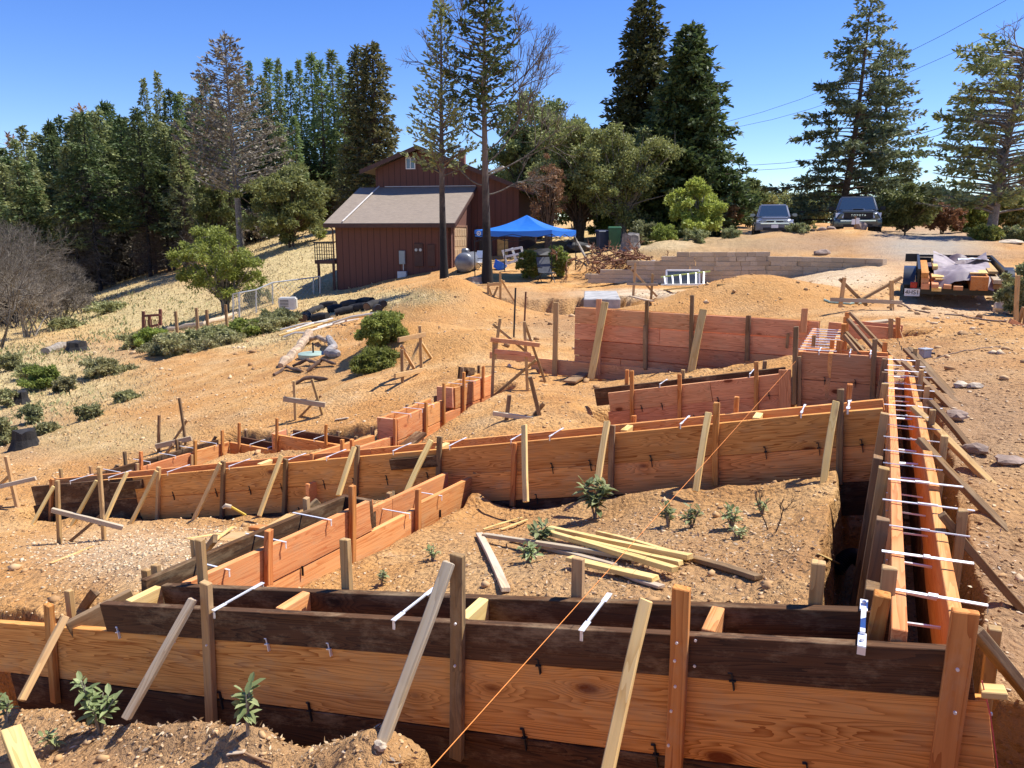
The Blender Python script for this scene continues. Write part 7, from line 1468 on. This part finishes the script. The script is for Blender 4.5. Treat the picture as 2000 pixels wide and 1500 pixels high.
    m = MB(); m.box((0, L - .02, hz - .2), (w * .9, .05, .5)); P_(m, 'tailgate', mat)
    return t
pickup('dark grey full size pickup facing the camera at the top of the driveway', 1675, 36.0, atY(1675, 384, 38).z, 2.05, 1.93, 5.6, paint('slate_paint', (.045, .055, .065)), -.36, True)
pickup('smaller silver grey pickup facing the camera left of the dark one', 1513, 36.5, atY(1513, 399, 38.4).z, 1.74, 1.66, 5.0, paint('silver_grey_paint', (.17, .18, .21)), -.27, False)
# sign post, red cone
b = base_at(1669, 452, 33.3); t = thing('sign_post', 'pair of small white notice boards on a post in front of the dark pickup', 'sign', b); m = MB(); m.box(b + Vector((0, 0, .28)), (.06, .06, .64)); m.build('post', M_STAKED, t)
m = MB(); m.box(b + Vector((-.10, -.05, .36)), (.15, .02, .22)); m.build('notice_board', MW, t); m = MB(); m.box(b + Vector((.08, -.05, .40)), (.15, .02, .24)); m.build('notice_board', MW, t)
b = base_at(1676, 449, 34); m = MB(); m.lathe([(.16, 0), (.16, .03), (.11, .03), (.03, .42), (0, .43)], b, 16); tag(m.build('traffic_cone', flat('red_cone', (.55, .03, .03), .5), smooth=True), 'small red cone behind the notice boards', 'cone')
# ---------------------------------------------------------------- loaded trailer
ax = Vector((.45, .893, 0)).normalized(); rx = Vector((ax.y, -ax.x, 0)); tb = atY(1873, 578, 16.5); zg = gz(tb.x, tb.y); tb.z = zg; ang = math.atan2(-ax.x, ax.y)
T_ = thing('utility_trailer', 'black open utility trailer parked on the driveway', 'trailer', tb, None, ang); TM = Matrix.Translation(tb) @ Matrix.Rotation(ang, 4, 'Z'); slope = (gz(*(tb + ax * 3.5).xy) - zg) / 3.5; TM = TM @ Matrix.Rotation(math.atan(slope), 4, 'X')
T_.rotation_euler = (math.atan(slope), 0, ang); T_.rotation_mode = 'XYZ'; T_.matrix_basis = TM
def tput(m, n, mt, par=T_, **k):
    o = put(n, m.mesh(n, **{a: b for a, b in k.items()}), mt); o.parent = par; return o
M_TRL = flat('black_trailer_steel', (.022, .023, .026), .4, .3, var=.1); w2 = .80; Lt = 3.6; zf = .34; zr = .78
m = MB(); m.box((0, Lt / 2, zf), (2 * w2, Lt, .05)); tput(m, 'deck', M_STAKED)
for s in (-1, 1):
    m = MB(); m.box((s * w2, Lt / 2, zf), (.06, Lt, .12)); tput(m, 'frame', M_TRL); m = MB(); m.box((s * w2, Lt / 2, zr), (.055, Lt, .055)); tput(m, 'side_rail', M_TRL)
    for y in (.05, .9, 1.8, 2.7, Lt - .03): m = MB(); m.box((s * w2, y, (zf + zr) / 2), (.045, .045, zr - zf)); tput(m, 'upright', M_TRL)
    m = MB(); m.box((s * w2 * .985, Lt / 2, .56), (.01, Lt - .1, .36)); tput(m, 'side_panel', M_TRL)
    pr = [(1.1 + .55 - .55 * math.cos(a), .33 + .38 * math.sin(a)) for a in [math.pi * i / 12 for i in range(13)]]; m = MB()
    vs = [(s * (w2 + .05), y, z) for y, z in pr] + [(s * (w2 + .30), y, z) for y, z in pr]; m.add(vs, [(i, i + 1, i + 14, i + 13) for i in range(12)]); m.add([(s * (w2 + .30), y, z) for y, z in pr] + [(s * (w2 + .30), 1.65 - (1.65 - y) * .9, z - .04) for y, z in pr], [(i, i + 1, i + 14, i + 13) for i in range(12)]); tput(m, 'fender', flat('fender_black%d' % s, (.05, .055, .062), .3, .3), smooth=True)
    m = MB(); m.lathe([(.14, -.1), (.30, -.1), (.33, -.06), (.33, .06), (.30, .1), (.14, .1)], (s * (w2 + .17), 1.65, .33), 24, Matrix.Rotation(math.pi / 2, 3, 'Y')); wh = tput(m, 'wheel', M_TIRE, smooth=True); m = MB(); m.lathe([(.03, -.09), (.15, -.07), (.15, .07), (.03, .09)], (s * (w2 + .17), 1.65, .33), 14, Matrix.Rotation(math.pi / 2, 3, 'Y')); tput(m, 'rim', M_RIM, wh)
    m = MB(); m.box((s * (w2 + .08), -.02, .46), (.13, .05, .13)); tput(m, 'tail_light', flat('red_lens%d' % s, (.4, .01, .01), .25), bevel=.01)
m = MB(); m.box((0, Lt, zr), (2 * w2 + .05, .055, .055)); tput(m, 'front_rail', M_TRL); m = MB(); m.box((0, Lt, .56), (2 * w2, .012, .36)); tput(m, 'front_panel', M_TRL)
m = MB(); m.box((0, 0, zf), (2 * w2 + .1, .06, .14)); tput(m, 'rear_frame', M_TRL); m = MB(); m.box((-w2 - .14, Lt + .1, zr - .06), (.3, .03, .2)); tput(m, 'jack_plate', M_TRL)
m = MB(); m.prism([(-.5, Lt, zf), (.5, Lt, zf), (.06, Lt + 1.2, zf), (-.06, Lt + 1.2, zf)], (0, 0, .06)); tput(m, 'tongue', M_TRL)
m = MB(); m.box((-w2 - .1, -.06, .30), (.30, .015, .16)); npl = tput(m, 'number_plate', MW)
o = letters('4HS1', .09, 1.0, M_IRON, 'plate_characters', None, Matrix.Identity(4), .002); o.parent = npl; o.matrix_basis = Matrix.Translation((-w2 - .1, -.071, .30)) @ Matrix.Rotation(math.pi / 2, 4, 'X')
def tw(x, y, z): return TM @ Vector((x, y, z))
def load(label, name, x0, x1, y0, y1, z0, z1, mat, cat='plank', grp='lumber loaded on the trailer'):
    a = tw((x0 + x1) / 2, y0, (z0 + z1) / 2); b = tw((x0 + x1) / 2, y1, (z0 + z1) / 2); tag(beam(a, b, abs(x1 - x0), abs(z1 - z0), name, mat, rough=.003, nseg=2), label, cat, grp)
for i, (lb, x0, x1, y0, y1, z0, z1, mt) in enumerate((
 ('top orange beam along the left rail of the trailer', -.76, -.62, -.35, 2.6, .66, .76, M_STAKEO), ('second beam under the top left one', -.75, -.60, -.30, 2.4, .54, .65, M_ROSE), ('dark red beam at the bottom left of the load', -.74, -.58, -.28, 2.4, .40, .53, M_ROSE), ('short red beam sticking out beside the left stack', -.55, -.42, -.5, 1.8, .46, .54, M_ROSE), ('lower beam sticking out beside the left stack', -.54, -.36, -.40, 1.6, .38, .45, M_PALE),
 ('red plank end between the plywood and the left stack', -.32, -.18, -.42, 1.2, .44, .52, M_ROSE), ('brown plank end right of the red one', -.14, .03, -.45, 1.2, .42, .50, M_ROSE),
 ('upper lumber piece along the right rail of the trailer', .52, .70, .4, 2.4, .68, .74, M_STAKE), ('broad grey board at the right rear of the load', .56, .76, -.35, 1.0, .56, .64, M_GREY), ('dark board under the grey one at the right rear', .58, .76, -.25, 1.2, .44, .54, M_STAKED), ('narrow post lying at the left inside the load', -.52, -.42, .9, 2.8, .70, .78, M_PALE),
 ('big orange timber block with wide end grain at the rear', .16, .48, -.38, 1.2, .42, .70, M_STAKEO))): load(lb, 'lumber', x0, x1, y0, y1, z0, z1, mt)
for lb, x0, x1, y0, y1, z in (('left pale plywood square on the load', -.55, -.20, .0, .62, .62), ('second plywood square right of the first, half under the tarp', -.16, .12, .3, .75, .72), ('plywood square on top of the big timber block', .14, .47, -.2, .45, .74), ('pale plywood under the left square', -.48, -.15, -.1, .4, .585)): load(lb, 'plywood_square', x0, x1, y0, y1, z, z + .025, M_PALE, 'plywood', 'plywood squares on the trailer load')
def tarp(label, x0, x1, y0, y1, zfun, mat, seed, name='tarp'):
    n = 46; X, Yy = np.meshgrid(np.linspace(x0, x1, n), np.linspace(y0, y1, n)); Z = zfun(X, Yy) + .11 * fbm(X * 2.4 + seed, Yy * 1.6, 3, seed) + .03 * np.abs(fbm(X * 9 + Yy * 3, Yy * 5, 2, seed + 3))
    V = np.stack([X, Yy, Z], -1).reshape(-1, 3); ix = np.arange(n * n).reshape(n, n); Fq = np.stack([ix[:-1, :-1], ix[:-1, 1:], ix[1:, 1:], ix[1:, :-1]], -1).reshape(-1, 4)
    keep = (vnoise(V[Fq[:, 0], 0] * 3, V[Fq[:, 0], 1] * 3, seed) > -.46); me_ = npmesh(name, V, Fq[keep], mat, smooth=True); o = put(name, me_, None, None, TM); tag(o, label, 'tarp')
M_TARP = flat('mauve_grey_tarp', (.28, .225, .225), .6, var=.12, scale=3); M_TARP2 = flat('dark_maroon_tarp', (.10, .06, .065), .6, var=.12)
tarp('crumpled mauve grey tarp draped over the trailer load', -.50, .60, -.30, 2.6, lambda x, y: .70 + .14 * np.sin(x * 5 + 1.2) * np.cos(y * 1.2) - .7 * np.clip(-.05 - y, 0, 1) + .05 * y, M_TARP, 3)
tarp('dark maroon tarp bundled at the front of the trailer', -.6, .5, 2.4, 3.5, lambda x, y: .62 + .22 * np.exp(-((x - .1) / .3) ** 2 - ((y - 3.1) / .4) ** 2), M_TARP2, 5)
tarp('white plastic sheet lying on the trailer load', .0, .66, 1.7, 2.5, lambda x, y: .86 - .1 * np.abs(x - .3), flat('white_plastic', (.75, .78, .80), .35, var=.05), 9, 'plastic_sheet')
